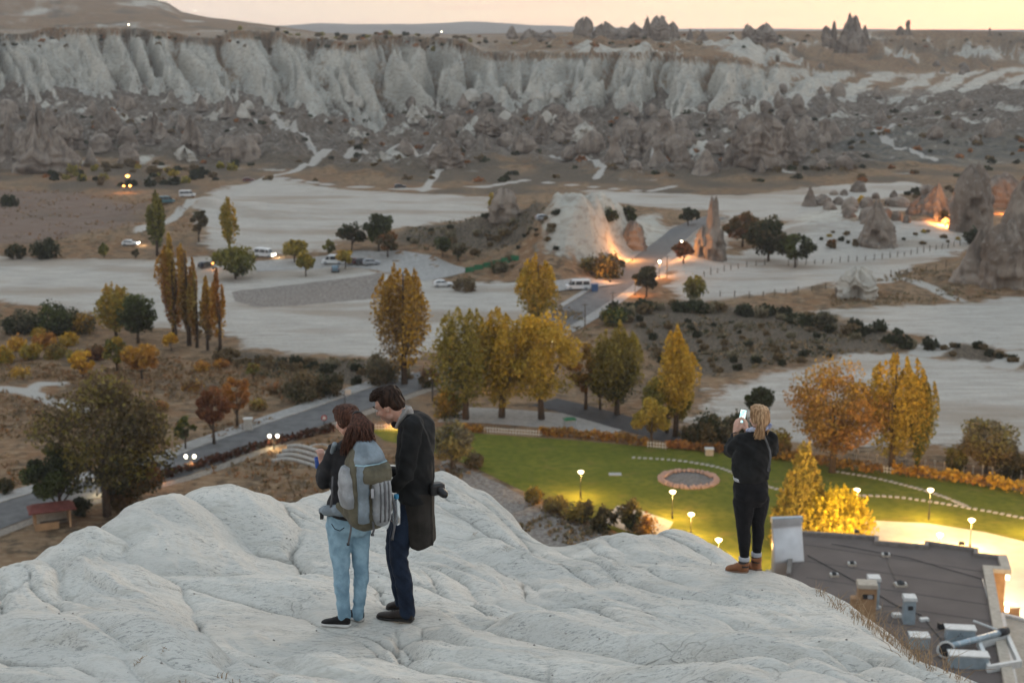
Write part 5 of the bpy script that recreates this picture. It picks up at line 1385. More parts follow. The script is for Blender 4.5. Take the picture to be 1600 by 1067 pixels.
pick_me = MB().box((0, 0, 0.45), (0.09, 0.03, 0.9)).add([(-0.045, -0.015, 0.9), (0.045, -0.015, 0.9), (0.045, 0.015, 0.9), (-0.045, 0.015, 0.9), (0, 0, 1.0)], [(0, 1, 4), (1, 2, 4), (2, 3, 4), (3, 0, 4)]).mesh('picket')
def picket(p0, p1, label, gap=0.42):
    a, b_ = G(*p0), G(*p1); d = b_ - a; ln = d.length; d.normalize(); rz = math.atan2(d.y, d.x)
    t = empty('picket_fence', a, 0, label, 'fence', 'white picket fences')
    for k in range(int(ln / gap) + 1):
        o = link('picket', pick_me, m_white, t); o.location = d * (k * gap); o.rotation_euler = (0, 0, rz); o.scale = (1, 1, random.uniform(0.97, 1.03))
    for z in (0.28, 0.70):
        q = d * (ln / 2) + Vector((-d.y, d.x, 0)) * 0.032
        MB().box((q.x, q.y, z), (ln + 0.1, 0.03, 0.08), rz).build('rail', m_white, t)
picket((583, 672), (638, 673), 'white picket fence glowing in warm light between the couple')
picket((757, 676), (846, 682), 'white picket fence on the far lawn edge below the golden poplars')
picket((1012, 699), (1042, 702), 'short white picket fence in the gap of the orange hedges')
picket((1376, 738), (1396, 741), 'short white picket fence below the golden poplar by the orange hedge')
stake_me = MB().lathe((0, 0, 0), [(0.10, 0), (0.10, 0.85), (0.15, 0.92), (0.13, 1.1), (0.03, 1.25)], 8).mesh('post')
t = empty('post_row', G(1325, 716), 0, 'row of small pale posts behind the orange hedge at the garden edge', 'fence')
g0 = G(1325, 716)
for k in range(20):
    g = G(1325 + 15 * k, 717 + 1.75 * k); o = link('post', stake_me, m_cap, t); o.location = g - g0; o.scale = (1, 1, random.uniform(0.9, 1.15))
MB().tube([G(1325 + 15 * k, 717 + 1.75 * k) - g0 + Vector((0, 0.0, 0.6)) for k in range(20)], 0.03, 5).build('rail', m_dark, t)
# curved log steps of the little arena, its low wall
t = empty('arena_steps', G(470, 728), 0, 'curved pale steps of a small open arena on the dry slope', 'steps')
g0 = G(470, 728)
for k in range(4):
    pts_ = [G(425 + 8 * k, 722 - 4.0 * k), G(450 + 6 * k, 719 - 3.4 * k), G(480 + 4 * k, 726 - 3.6 * k), G(512 + 2 * k, 737 - 4.2 * k)]
    c = spline([(p.x, p.y) for p in pts_], 0.5)
    MB().tube([(x - g0.x, y - g0.y, 0.16 + 0.32 * k) for x, y in c], 0.30, 8).build('step', m_stone, t, True)
t = empty('arena_wall', G(500, 716), 0, 'low curved wall of pale stone beside the arena steps', 'wall'); g0 = G(500, 716)
c = spline([(G(a, r).x, G(a, r).y) for a, r in ((482, 711), (487, 704), (503, 702), (520, 707))], 0.5)
MB().tube([(x - g0.x, y - g0.y, 0.35) for x, y in c], 0.36, 8).build('wall_body', m_wall_t, t, True)
MB().tube([(x - g0.x, y - g0.y, 0.72) for x, y in c], 0.14, 8).build('coping', m_stone, t, True)
# road furniture
def signpost(a, r, hgt, label, plate, pm, cat='sign'):
    g = hit(a, r); t = empty('road_sign', g, 0, label, cat)
    MB().lathe((0, 0, 0), [(0.06, -0.2), (0.05, hgt)], 8).build('pole', m_dark, t)
    if plate == 'disc':
        d = MB().lathe((0, 0, 0), [(0.42, -0.02), (0.42, 0.02)], 20).build('sign_plate', pm, t); d.rotation_euler = (math.pi / 2, 0, 0.3); d.location = (0, -0.08, hgt - 0.45)
        d = MB().lathe((0, 0, 0), [(0.24, -0.02), (0.24, 0.02)], 16).build('sign_face', m_white, t); d.rotation_euler = (math.pi / 2, 0, 0.3); d.location = (0.014, -0.125, hgt - 0.45)
    else:
        MB().box((0.5, -0.07, hgt - 0.5), (0.95, 0.05, 0.8), 0.2).build('sign_plate', pm, t)
m_red = simple('red enamel', (0.30, 0.03, 0.03), 0.5)
signpost(507, 672, 2.3, 'round red road sign on a post behind the woman with the rucksack', 'disc', m_red)
signpost(539, 633, 2.6, 'pale plate on a dark post beside the road above the woman with the rucksack', 'plate', m_metal)
for a, r, tp, lb in ((676, 627, 588, 'dark iron lamp post at the roadside right of the man'), (202, 786, 737, 'pale pole under the dense green tree'), (914, 512, 474, 'leaning wooden pole at the road edge above the dark shrubs'), (1042, 434, 399, 'wooden pole beside the lit road'), (957, 487, 456, 'thin wooden pole on the lower road edge')):
    g = hit(a, r); hh = (P(a, tp, g.y) - g).z
    t = empty('pole', g, 0, lb, 'pole', 'poles along the road')
    MB().lathe((0, 0, 0), [(0.12, -0.3), (0.10, hh * 0.6), (0.08, hh)], 8).build('shaft', m_metal if a == 202 else (m_dark if a == 676 else m_wood), t)
    if a == 676:
        for s_ in (-1, 1):
            MB().tube([(0, 0, hh - 0.3), (0.25 * s_, 0, hh - 0.1), (0.42 * s_, 0, hh - 0.2)], 0.035, 6).build('arm', m_dark, t); MB().lathe((0.42 * s_, 0, hh - 0.55), [(0.06, 0), (0.16, 0.12), (0.16, 0.28), (0.03, 0.36)], 8).build('lantern', m_metal, t)
    elif a != 202:
        MB().box((0, 0, hh - 0.3), (1.3, 0.1, 0.1)).build('cross_arm', m_wood, t)
# bus shelter by the road
g = hit(82, 822)
t = empty('bus_shelter', g, rad(24), 'small roadside shelter with rust red roof and low front wall', 'shelter')
for x in (-1.9, 1.9):
    for y in (-0.9, 0.9): MB().box((x, y, 1.15), (0.22, 0.22, 2.3)).build('post', m_wall_t, t)
MB().box((0, 0.95, 1.1), (3.7, 0.12, 2.2)).build('back_wall', m_cap, t); MB().box((1.95, 0.0, 1.1), (0.12, 1.6, 2.2)).build('side_wall', m_cap, t)
MB().box((-0.6, -0.95, 0.4), (2.5, 0.18, 0.8)).build('front_wall', m_wall_t, t); MB().box((0.2, 0.5, 0.45), (3.0, 0.4, 0.1)).build('bench', m_wood, t)
rf = MB().add([(-2.6, -1.5, 2.3), (2.6, -1.5, 2.3), (2.6, 1.5, 2.3), (-2.6, 1.5, 2.3), (-2.0, 0, 2.95), (2.0, 0, 2.95)], [(3, 2, 1, 0), (0, 1, 5, 4), (2, 3, 4, 5), (1, 2, 5), (3, 0, 4)]).build('roof', m_redroof, t)
MB().box((0, -1.52, 2.27), (5.3, 0.08, 0.18)).build('fascia', m_redroof, rf)
t = empty('kiosk', hit(388, 672), rad(12), 'small white slatted kiosk beside the road left of the red sign', 'kiosk')
for k in range(9): MB().box((-0.56 + 0.14 * k, -0.42, 0.85), (0.07, 0.05, 1.7)).build('slat', m_white, t)
MB().box((0, 0.02, 0.85), (1.15, 0.78, 1.6)).build('cabinet', m_cap, t); MB().box((0, 0, 1.75), (1.35, 1.05, 0.1)).build('roof', m_white, t)
t = empty('blue_container', hit(929, 455), 0.2, 'small blue container at the roadside beside the white van', 'container')
MB().box((0, 0, 0.75), (1.3, 1.2, 1.5), 0, 0.94).build('bin_wall', m_bluep, t); MB().box((0, 0, 1.56), (1.4, 1.3, 0.14)).build('lid', m_bluep, t)
g0 = hit(770, 420); t = empty('tarpaulin_fence', g0, 0, 'long green tarpaulin fence above the white field', 'fence')
q = [hit(727 + 14 * k, 428 - 3.6 * k) for k in range(7)]
for k in range(6):
    a, b_ = q[k] - g0, q[k + 1] - g0; m_ = (a + b_) / 2; d = b_ - a
    MB().box((m_.x, m_.y, m_.z + 0.75), (math.hypot(d.x, d.y) - 0.06, 0.06, 1.2), math.atan2(d.y, d.x)).build('panel', m_greenp, t)
for k in range(7): MB().box((q[k].x - g0.x, q[k].y - g0.y - 0.1, q[k].z - g0.z + 0.8), (0.1, 0.1, 1.7)).build('post', m_wood, t)
fp_me = MB().lathe((0, 0, 0), [(0.09, -0.3), (0.09, 1.15), (0.06, 1.3)], 7).mesh('post')
def post_fence(pts, n_, label):
    c = spline([(hit(*p).x, hit(*p).y) for p in pts], 0.5); d = np.concatenate([[0], np.cumsum(np.linalg.norm(np.diff(c, axis=0), axis=1))])
    t = empty('post_fence', (c[0][0], c[0][1], Tz(*c[0])), 0, label, 'fence', 'wire fences in the fields'); z0 = t.location.z; tops = []
    for k in range(n_):
        s_ = d[-1] * k / (n_ - 1); x = np.interp(s_, d, c[:, 0]); y = np.interp(s_, d, c[:, 1]); z = Tz(x, y)
        o = link('post', fp_me, m_wood, t); o.location = (x - c[0][0], y - c[0][1], z - z0); o.rotation_euler = (random.uniform(-.06, .06), random.uniform(-.06, .06), 0); o.scale = (1.2, 1.2, random.uniform(0.85, 1.35))
        tops.append((x - c[0][0], y - c[0][1], z - z0 + 0.95))
    MB().tube(tops, 0.012, 4).build('wire', m_dark, t)
post_fence([(1232, 416), (1320, 410), (1400, 402), (1500, 384)], 24, 'wire fence on wooden posts across the pale field below the cave cone')
post_fence([(1392, 432), (1430, 426), (1478, 418)], 7, 'short wire fence below the dark rock slope')
post_fence([(1125, 463), (1180, 465), (1240, 458), (1290, 452)], 9, 'wire fence on posts above the dark scrub strip')
post_fence([(1100, 432), (1150, 420), (1195, 414)], 9, 'wire fence beside the willow near the road')

# ------------------------------------------------------------------ the flat-roofed building under the rock
ZR = 6.0
b0 = G(1400, 950, 0.0)
bld = empty('building', (b0.x, b0.y, 0), 0, 'flat grey-roofed building with chimneys and ducts below the white rock', 'building')
def R(a, r, z=ZR):
    v = G(a, r, z); return (v.x - b0.x, v.y - b0.y)
RP = [R(*p) for p in ((1240, 834), (1370, 843), (1369, 850), (1447, 857), (1448, 851), (1525, 862), (1524, 869), (1566, 874), (1572, 893), (1543, 891), (1562, 1000), (1580, 1085), (1220, 1085), (1232, 900))]
MB().prism(RP, 0.0, ZR - 0.004).build('wall', m_wall_t, bld)
inner = MB(); inner.add([(x, y, ZR) for x, y in RP], [tuple(range(len(RP)))]); ro = inner.build('roof', m_roof, bld)
if ro.data.polygons[0].normal.z < 0: ro.data.flip_normals()
for i in range(len(RP)):
    if i in (11, 12): continue
    a, c_ = np.array(RP[i]), np.array(RP[(i + 1) % len(RP)]); d = c_ - a; ln = np.linalg.norm(d)
    if ln < 0.1: continue
    m_ = (a + c_) / 2; w = 0.85 if i in (9, 10, 7, 8) else 0.40
    MB().box((m_[0], m_[1], ZR + 0.16 + 0.004 * (i % 3)), (ln + w * 0.98, w, 0.42), math.atan2(d[1], d[0])).build('parapet', m_cap if i in (7, 8, 9, 10) else simple('parapet stone', (0.20, 0.175, 0.155), 0.85, var=0.2, scale=2.0), bld)
def on_roof(a, r): x, y = R(a, r); return x, y
for a, r, s_ in ((1384, 869, 1.0), (1331, 883, 1.0), (1303, 900, 1.0), (1407, 915, 1.45)):
    x, y = on_roof(a, r)
    v = MB().box((x, y, ZR + 0.10), (0.75 * s_, 0.6 * s_, 0.20), 0.1).build('roof_vent', m_cap, bld)
    c = Blob().ell((x, y - 0.02, ZR + 0.26), (0.24 * s_, 0.24 * s_, 0.24 * s_)).build('vent_cowl', m_dark, v, True)
    MB().box((x - 0.30 * s_, y - 0.05, ZR + 0.26), (0.12, 0.4, 0.16)).build('vent_flange', m_white, v); MB().box((x + 0.30 * s_, y - 0.05, ZR + 0.26), (0.12, 0.4, 0.16)).build('vent_flange', m_white, v)
x, y = on_roof(1352, 967)
ch = MB().box((x, y, ZR + 1.55), (1.55, 1.3, 3.1), -0.12).build('chimney', m_wall_t, bld)
MB().box((x, y, ZR + 3.25), (1.75, 1.5, 0.34), -0.12, 0.94).build('chimney_cap', m_cap, ch)
MB().box((x - 0.02, y - 0.68, ZR + 2.35), (0.95, 0.06, 0.42), -0.12).build('opening', m_dark, ch); MB().box((x + 0.12, y - 0.72, ZR + 2.35), (0.4, 0.05, 0.34), -0.12).build('grille', m_metal, ch)
MB().box((x - 1.05, y + 0.1, ZR + 1.0), (0.55, 0.9, 2.0), -0.12).build('chimney_annex', m_wall_t, ch)
def flue(a, r, w, h, capm=m_white):
    x, y = on_roof(a, r); f = MB().box((x, y, ZR + h / 2), (w * 0.82, w * 0.8, h), -0.08).build('flue', m_duct, bld)
    MB().box((x, y, ZR + h + 0.15), (w, w, 0.30), -0.08, 0.92).build('flue_cap', capm, f); return f, x, y
flue(1363, 948, 1.15, 2.6)
f, x, y = flue(1419, 972, 1.15, 2.15); MB().box((x, y - 0.44, ZR + 1.5), (0.45, 0.06, 0.4), -0.08).build('louvre', m_dark, f)
for a, r, w, d, h in ((1401, 963, 0.8, 0.6, 0.3), (1444, 969, 0.8, 0.5, 0.22), (1372, 950, 0.5, 0.4, 0.2)):
    x, y = on_roof(a, r); MB().box((x, y, ZR + h / 2), (w, d, h), 0.1, 0.9).build('roof_hatch', m_white, bld)
x, y = on_roof(1435, 1010); u = MB().box((x, y, ZR + 0.5), (1.55, 1.1, 1.0), -0.1).build('cooling_unit', m_duct, bld); MB().box((x, y, ZR + 1.06), (1.65, 1.2, 0.12), -0.1).build('unit_lid', m_white, u)
x, y = on_roof(1499, 1000); u = MB().box((x, y, ZR + 0.55), (2.3, 1.0, 1.1), -0.12).build('cooling_unit', m_duct, bld); MB().box((x, y, ZR + 1.16), (2.5, 1.1, 0.12), -0.12).build('unit_lid', m_white, u)
for k in (-0.28, -0.12, 0.05): MB().box((x + k, y - 0.52, ZR + 0.62 + 0.2 * (k == -0.12)), (0.09, 0.05, 0.09), -0.12).build('port', m_dark, u)
x, y = on_roof(1470, 982); MB().box((x, y, ZR + 0.3), (0.5, 0.4, 0.5), 0.2).build('junction_box', m_dark, bld)
p0 = Vector((*on_roof(1484, 1022), ZR + 0.7)); p1 = Vector((*on_roof(1560, 1004), ZR + 0.9)); p2 = Vector((*on_roof(1572, 1000), ZR + 0.9))
dk = MB().tube([p0, p0 * 0.5 + p1 * 0.5, p1], 0.25, 14).build('duct', m_duct, bld, True); MB().tube([p1, p2], [0.32, 0.35], 14).build('duct_end', m_dark, dk, True)
for k in (0.15, 0.35, 0.55, 0.75): MB().tube([p0 * (1 - k) + p1 * k, p0 * (1 - k - 0.015) + p1 * (k + 0.015)], 0.275, 14).build('duct_band', m_metal, dk, True)
p0 = Vector((*on_roof(1520, 985), ZR + 0.9)); p1 = Vector((*on_roof(1566, 1000), ZR + 0.75)); MB().tube([p0, p1], 0.10, 8).build('pipe', m_white, bld, True)
x, y = on_roof(1476, 1024); fn = MB().tube([(x, y, ZR + 0.6), (x - 0.1, y - 0.45, ZR + 0.75)], [0.62, 0.62], 20).build('fan_drum', m_dark, bld, True)
MB().tube([(x - 0.1 + 0.66 * math.cos(q), y - 0.46 + 0.1 * math.sin(q), ZR + 0.74 + 0.62 * math.sin(q)) for q in np.linspace(0, 2 * math.pi, 20)], 0.10, 6).build('fan_ring', m_white, fn, True)
x, y = on_roof(1512, 1040); u = MB().box((x, y, ZR + 0.5), (3.0, 1.1, 1.0), -0.12).build('cooling_unit', m_duct, bld); MB().box((x, y, ZR + 1.06), (3.15, 1.2, 0.12), -0.12).build('unit_lid', m_white, u)
q = [Vector((*on_roof(*p), 0)) for p in ((1530, 1012), (1574, 1002), (1592, 1042), (1545, 1050))]
for k in range(4):
    a, c_ = q[k], q[(k + 1) % 4]; d = c_ - a; m_ = (a + c_) / 2
    MB().box((m_.x, m_.y, ZR + 0.32 + 0.004 * (k % 2)), (d.length + 0.3, 0.32, 0.56), math.atan2(d.y, d.x)).build('tray_edge', m_white, bld)
for a, r, w in ((1338, 838, 0.55), (1502, 857, 0.55)):
    x, y = on_roof(a, r); MB().box((x, y, ZR + 0.58), (w, 0.25, 0.32), 0, 0.8).build('floodlight', m_dark, bld)
for q_, r_ in (([(1262, 868), (1330, 905), (1400, 946), (1440, 962)], 0.05), ([(1300, 850), (1420, 872), (1535, 905)], 0.035), ([(1535, 905), (1548, 950), (1552, 985)], 0.06), ([(1440, 962), (1475, 1005), (1490, 1045)], 0.05), ([(1384, 869), (1398, 905), (1407, 915)], 0.03)):
    MB().tube([(*on_roof(*k), ZR + r_ + 0.01) for k in q_], r_, 6).build('roof_cable', m_dark if r_ < 0.055 else m_metal, bld, True)
for k in range(5):   # lapped seams of the roofing felt
    a_, c_ = Vector((*on_roof(1256 + 2 * k, 850 + 26 * k), 0)), Vector((*on_roof(1538 + 5 * k, 893 + 26 * k), 0)); d = c_ - a_; m_ = (a_ + c_) / 2
    MB().box((m_.x, m_.y, ZR + 0.012), (d.length, 0.16, 0.022), math.atan2(d.y, d.x)).build('roof_seam', simple('roofing felt seam', (0.10, 0.085, 0.078), 0.9), bld)
# the lower wing beside it and boxes on the plaza
low = [R(*p, 4.2) for p in ((1566, 962), (1660, 985), (1690, 1100), (1590, 1090))]
MB().prism(low, 0.0, 4.2).build('side_wing', m_cap, bld)
for k in range(4):
    a, c_ = np.array(low[k]), np.array(low[(k + 1) % 4]); d = c_ - a; m_ = (a + c_) / 2
    MB().box((m_[0], m_[1], 4.2 + 0.12 + 0.004 * (k % 2)), (np.linalg.norm(d) + 0.3, 0.35, 0.3), math.atan2(d[1], d[0])).build('parapet', m_white, bld)
# wall lamps under the eaves light the plaza and the bushes
for a, r, pw in ((1300, 826, 6500), (1352, 833, 6500), (1420, 842, 1500), (1500, 852, 1400), (1560, 864, 1400)):
    x, y = R(a, r, ZR); x2, y2 = R(a, r + 8, ZR)
    w = MB().box((x, y + 0.15, 4.1), (0.3, 0.3, 0.4)).build('wall_lamp', m_lampg, bld)
    point(bld, (x, y + 0.9, 4.1), pw, (1.0, 0.78, 0.54) if a > 1400 else (1.0, 0.66, 0.22), 0.2)
for a, r, pw in ((1590, 905, 900), (1590, 955, 700)):
    x, y = R(a, r, 4.0); MB().box((x - 1.0, y, 4.2), (0.3, 0.3, 0.4)).build('wall_lamp', m_lampg, bld); point(bld, (x, y, 4.0), pw, (1.0, 0.70, 0.34), 0.2)
t = empty('storage_crate', G(1578, 968, 0), 0, 'orange brown crate with grey cover standing on the lit plaza', 'crate')
MB().box((0, 0, 0.7), (1.3, 1.1, 1.4), 0.1).build('crate_wall', m_wall_t, t); MB().box((0, -0.5, 0.3), (1.5, 0.9, 0.6), 0.1).build('cover', m_kerb, t); MB().box((0, 0, 1.46), (1.4, 1.2, 0.12), 0.1).build('lid', m_cap, t)
# curved sheet-metal hood at the corner of the building
hb0 = G(1230, 890, ZR - 1.0); hd = empty('ventilation_hood', (hb0.x, hb0.y, 0), 0, 'tall curved hood of pale sheet metal beside the flat roof', 'ventilation hood')
prof = [(0.0, 0.0), (-0.25, 0.0), (-0.30, 2.2), (-0.05, 3.6), (-0.55, 4.6), (-0.65, 6.0), (-0.25, 7.2), (0.25, 8.6), (0.45, 9.2), (0.55, 10.2), (0.9, 10.2), (0.9, 9.0), (0.55, 7.6), (0.3, 0.0)]
mb = MB(); nP = len(prof)
mb.add([(x_, y_, z_) for x_ in (-1.5, 1.5) for y_, z_ in prof], [tuple(range(nP)), tuple(range(nP, 2 * nP))[::-1]] + [(k, nP + k, nP + (k + 1) % nP, (k + 1) % nP) for k in range(nP)])
o = mb.build('hood_shell', m_metal, hd, False); bv = o.modifiers.new('b', 'BEVEL'); bv.width = 0.35; bv.segments = 4; bv.limit_method = 'ANGLE'; bv.angle_limit = rad(12); o.data.polygons.foreach_set('use_smooth', np.ones(len(o.data.polygons), bool)); o.rotation_euler = (0, 0, 0.12)
o = MB().box((0, 0.78, 9.85), (3.08, 0.5, 0.5)).build('hood_top', m_duct, hd); o.rotation_euler = (0, 0, 0.12)
o = MB().box((0, 0.3, 2.2), (3.4, 1.4, 4.4)).build('plinth', m_cap, hd); o.rotation_euler = (0, 0, 0.12); o.location = (0, 0.8, 0)
# ------------------------------------------------------------------ trees: bark limbs and thousands of leaf faces
m_leaf, n, l, b = mat('autumn leaves')
at_ = n.new('ShaderNodeVertexColor'); at_.layer_name = 'leaf'
l.new(at_.outputs['Color'], b.inputs['Base Color']); b.inputs['Roughness'].default_value = 0.7; b.inputs['Specular IOR Level'].default_value = 0.06
tr = n.new('ShaderNodeBsdfTranslucent'); l.new(at_.outputs['Color'], tr.inputs['Color'])
mx = n.new('ShaderNodeMixShader'); mx.inputs[0].default_value = 0.32
l.new(b.outputs[0], mx.inputs[1]); l.new(tr.outputs[0], mx.inputs[2]); l.new(mx.outputs[0], n['Material Output'].inputs['Surface'])
m_bark = simple('bark', (0.075, 0.055, 0.042), 0.9, var=0.3, scale=3.0, bump=0.5, bscale=10)
C = dict(gold=(0.64, 0.385, 0.040), amber=(0.50, 0.285, 0.045), orange=(0.45, 0.205, 0.048), olive=(0.245, 0.205, 0.045), green=(0.100, 0.118, 0.038), dark=(0.050, 0.057, 0.029), deep=(0.036, 0.040, 0.023),
         rust=(0.28, 0.120, 0.046), wine=(0.110, 0.038, 0.026), grey=(0.200, 0.170, 0.108), khaki=(0.38, 0.275, 0.058), lemon=(0.62, 0.46, 0.030), brownish=(0.155, 0.108, 0.056), leafgold=(0.42, 0.31, 0.060))
def leaf_mesh(name, ctr, size, colr, rs, squash=0.75, up=0.0):
    k = len(ctr)
    d1 = rs.normal(size=(k, 3)); d1[:, 2] += up * 1.5; d1 /= np.linalg.norm(d1, axis=1)[:, None]
    d2 = np.cross(d1, rs.normal(size=(k, 3))); d2 /= np.linalg.norm(d2, axis=1)[:, None] + 1e-9
    sz = size * rs.uniform(0.4, 1.6, k)[:, None]
    v = np.stack([ctr - d1 * sz, ctr + d2 * sz * squash, ctr + d1 * sz, ctr - d2 * sz * squash], 1).reshape(-1, 3)
    me = np_mesh(name, v, np.arange(4 * k).reshape(-1, 4), False)
    cc = np.concatenate([colr, np.ones((k, 1))], 1)
    vcol(me, 'leaf', np.repeat(cc, 4, axis=0))
    return me
def plume_points(rs, kind, h, w, nl):
    """leaf centres and a 0..1 height and clump shade for each"""
    P_, cl = [], []
    if kind == 'poplar':
        npl = max(11, int(20 * w / h * 3)); z0 = 0.08
        for k in range(npl):
            a = rs.uniform(0, 2 * math.pi); rr = (w / 2) * math.sqrt(rs.uniform(0.02, 1.0)) * 0.80
            top = h * (1.0 - 0.50 * (rr / (w / 2)) ** 1.3 * rs.uniform(0.3, 1.3)) * (1.0 if k == 0 else rs.uniform(0.86, 1.0)); top = min(top, h); bot = h * rs.uniform(z0, 0.42)
            m_ = max(8, int(nl / npl * (top - bot) / h * 1.7)); t = rs.uniform(0, 1, m_) ** 0.9
            env = np.sin(np.clip(t, 0.02, 1) ** 0.62 * math.pi) ** 0.75
            r_ = w * 0.175 * env * np.sqrt(rs.uniform(0, 1, m_)) * rs.uniform(0.8, 1.25); b_ = rs.uniform(0, 2 * math.pi, m_)
            bend = rr * (0.35 + 0.65 * np.sin(t * math.pi * 0.75))
            P_.append(np.stack([math.cos(a) * bend + r_ * np.cos(b_), math.sin(a) * bend + r_ * np.sin(b_), bot + (top - bot) * t], -1)); cl.append(np.full(m_, rs.uniform(0, 1)))
    elif kind == 'conifer':
        t = 1 - np.sqrt(rs.uniform(0, 1, nl)); a = rs.uniform(0, 2 * math.pi, nl)
        lay = 0.72 + 0.28 * np.abs(np.sin(t * 34 + 3 * np.sin(a * 3))); r_ = (w / 2) * (1 - t) ** 0.85 * lay * rs.uniform(0.62, 1.0, nl)
        P_.append(np.stack([r_ * np.cos(a), r_ * np.sin(a), h * (0.03 + 0.97 * t)], -1)); cl.append(rs.uniform(0, 1, nl))
    elif kind == 'spray':
        ns = max(30, nl // 26)
        for k in range(ns):
            u = rs.normal(size=3); u /= np.linalg.norm(u); u[2] = abs(u[2]); q = rs.uniform(0.55, 1.0)
            c_ = np.array([u[0] * q * w * 0.44, u[1] * q * w * 0.44, h * (0.06 + 0.80 * u[2] * q)]); d = np.array([u[0] * 0.45, u[1] * 0.45, 0.9]); d /= np.linalg.norm(d)
            m_ = max(6, nl // ns); t = rs.uniform(0, 1, m_); ln = h * rs.uniform(0.13, 0.24); j = rs.normal(size=(m_, 3)) * (ln * 0.16 * (1.05 - t))[:, None]
            P_.append(c_ + d * (t * ln)[:, None] + j); cl.append(np.full(m_, rs.uniform(0, 1)))
    elif kind == 'pyramid':
        ns = max(40, nl // 26)
        for k in range(ns):
            t0 = 1 - math.sqrt(rs.uniform(0.0, 1.0)); a = rs.uniform(0, 2 * math.pi); q = (w / 2) * (1 - t0) ** 0.9 * rs.uniform(0.55, 1.0)
            c_ = np.array([q * math.cos(a), q * math.sin(a), h * t0 * 0.94]); d = np.array([math.cos(a) * 0.42, math.sin(a) * 0.42, 0.9]); m_ = max(6, nl // ns)
            t = rs.uniform(0, 1, m_); ln = h * rs.uniform(0.07, 0.12) * (1.15 - 0.5 * t0); j = rs.normal(size=(m_, 3)) * (ln * 0.20 * (1.05 - t))[:, None]
            P_.append(c_ + d * (t * ln)[:, None] + j); cl.append(np.full(m_, rs.uniform(0, 1)))
    else:
        lo = {'round': 0.26, 'bush': 0.0, 'broad': 0.14, 'thin': 0.22}[kind]; ncl = {'round': 22, 'bush': 24, 'broad': 60, 'thin': 26}[kind]
        for k in range(ncl):
            u = rs.normal(size=3); u /= np.linalg.norm(u); q = rs.uniform(0.25, 1.0) ** 0.5
            zc = h * (lo + (1 - lo) * (0.5 + 0.42 * u[2] * q)); wz = math.sqrt(max(0.05, 1 - (abs((zc / h - lo) / (1 - lo) - 0.42) * 1.5) ** 2.2))
            c_ = np.array([u[0] * q * w * 0.40 * wz, u[1] * q * w * 0.40 * wz, zc]); cr_ = w * rs.uniform(0.11, 0.19) * (0.75 if kind == 'thin' else 1.0)
            m_ = max(5, int(nl / ncl)); d = rs.normal(size=(m_, 3)); d /= np.linalg.norm(d, axis=1)[:, None]; d *= (rs.uniform(0.15, 1, m_) ** 0.45)[:, None] * cr_; d[:, 2] *= 1.25 if kind == 'bush' else 0.8
            if kind == 'bush': d *= (1 + 0.5 * (rs.uniform(0, 1, m_) > 0.85))[:, None]; c_[2] *= 0.8
            P_.append(c_ + d); cl.append(np.full(m_, rs.uniform(0, 1)))
    p = np.concatenate(P_); p[:, 2] = np.clip(p[:, 2], 0.05, None)
    return p, np.clip(p[:, 2] / h, 0, 1), np.concatenate(cl)
def plant_at(g, h, w, kind, cols, label, name='tree', cat='tree', group=None, seed=0, dens=1.0, trunk=True, rock=None):
    """cols: low, high, accent colour names"""
    rs = np.random.RandomState(seed); y = max(g.y, 8)
    ap = h * w / MPP(y) ** 2
    nl = int(np.clip(ap * 0.85 * dens, 90, 17000 if dens > 1.6 else 14500)); size = max(0.12, 1.28 * y / 1422) * (1.3 if dens > 1.8 else 1.0)
    p, tz, cl = plume_points(rs, kind, h, w, nl)
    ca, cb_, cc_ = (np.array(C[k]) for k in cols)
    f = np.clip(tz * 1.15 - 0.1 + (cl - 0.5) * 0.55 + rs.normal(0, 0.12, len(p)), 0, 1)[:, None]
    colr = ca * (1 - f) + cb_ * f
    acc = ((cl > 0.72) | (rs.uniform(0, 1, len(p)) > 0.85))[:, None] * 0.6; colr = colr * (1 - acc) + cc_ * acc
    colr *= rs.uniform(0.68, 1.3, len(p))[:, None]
    t = empty(name, g, 0, label, cat, group)
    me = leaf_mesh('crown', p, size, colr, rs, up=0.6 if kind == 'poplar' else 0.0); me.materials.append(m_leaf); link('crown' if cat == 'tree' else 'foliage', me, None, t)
    if trunk:
        r0 = max(0.08, min(0.45, h * 0.017 + w * 0.012)); mb = MB()
        tp = 0.82 if kind in ('poplar', 'conifer') else 0.55
        mb.tube([(0, 0, -0.3), (rs.normal(0, 0.02) * h * 0.3, 0, h * 0.25), (rs.normal(0, 0.02) * h * 0.4, rs.normal(0, 0.02) * h * 0.3, h * tp)], [r0 * 1.25, r0 * 0.85, r0 * 0.2], 7)
        mb.build('trunk', m_bark, t, True)
        for k in range(4 if h > 4 else 2):
            a = rs.uniform(0, 6.28); z0 = h * rs.uniform(0.16, 0.32); e = w * 0.30
            MB().tube([(0, 0, z0), (math.cos(a) * e * 0.5, math.sin(a) * e * 0.5, z0 + h * 0.16), (math.cos(a) * e * (0.6 if kind == 'poplar' else 1.0), math.sin(a) * e, z0 + h * 0.34)], [r0 * 0.5, r0 * 0.32, r0 * 0.08], 5).build('limb', m_bark, t, True)
    return t
def tree(a, r, top, wpx, kind, cols, label, name='tree', cat='tree', group=None, dens=1.0, trunk=True):
    g = hit(a, r); h = max(0.6, (P(a, top, g.y) - g).z); w = wpx * MPP(g.y) * (1.14 if kind == 'poplar' else 1.05)
    return plant_at(g, h, w, kind, cols, label, name, cat, group, int(a * 7 + r), dens, trunk)
PG, DG = 'golden poplars', 'dark trees in the valley'
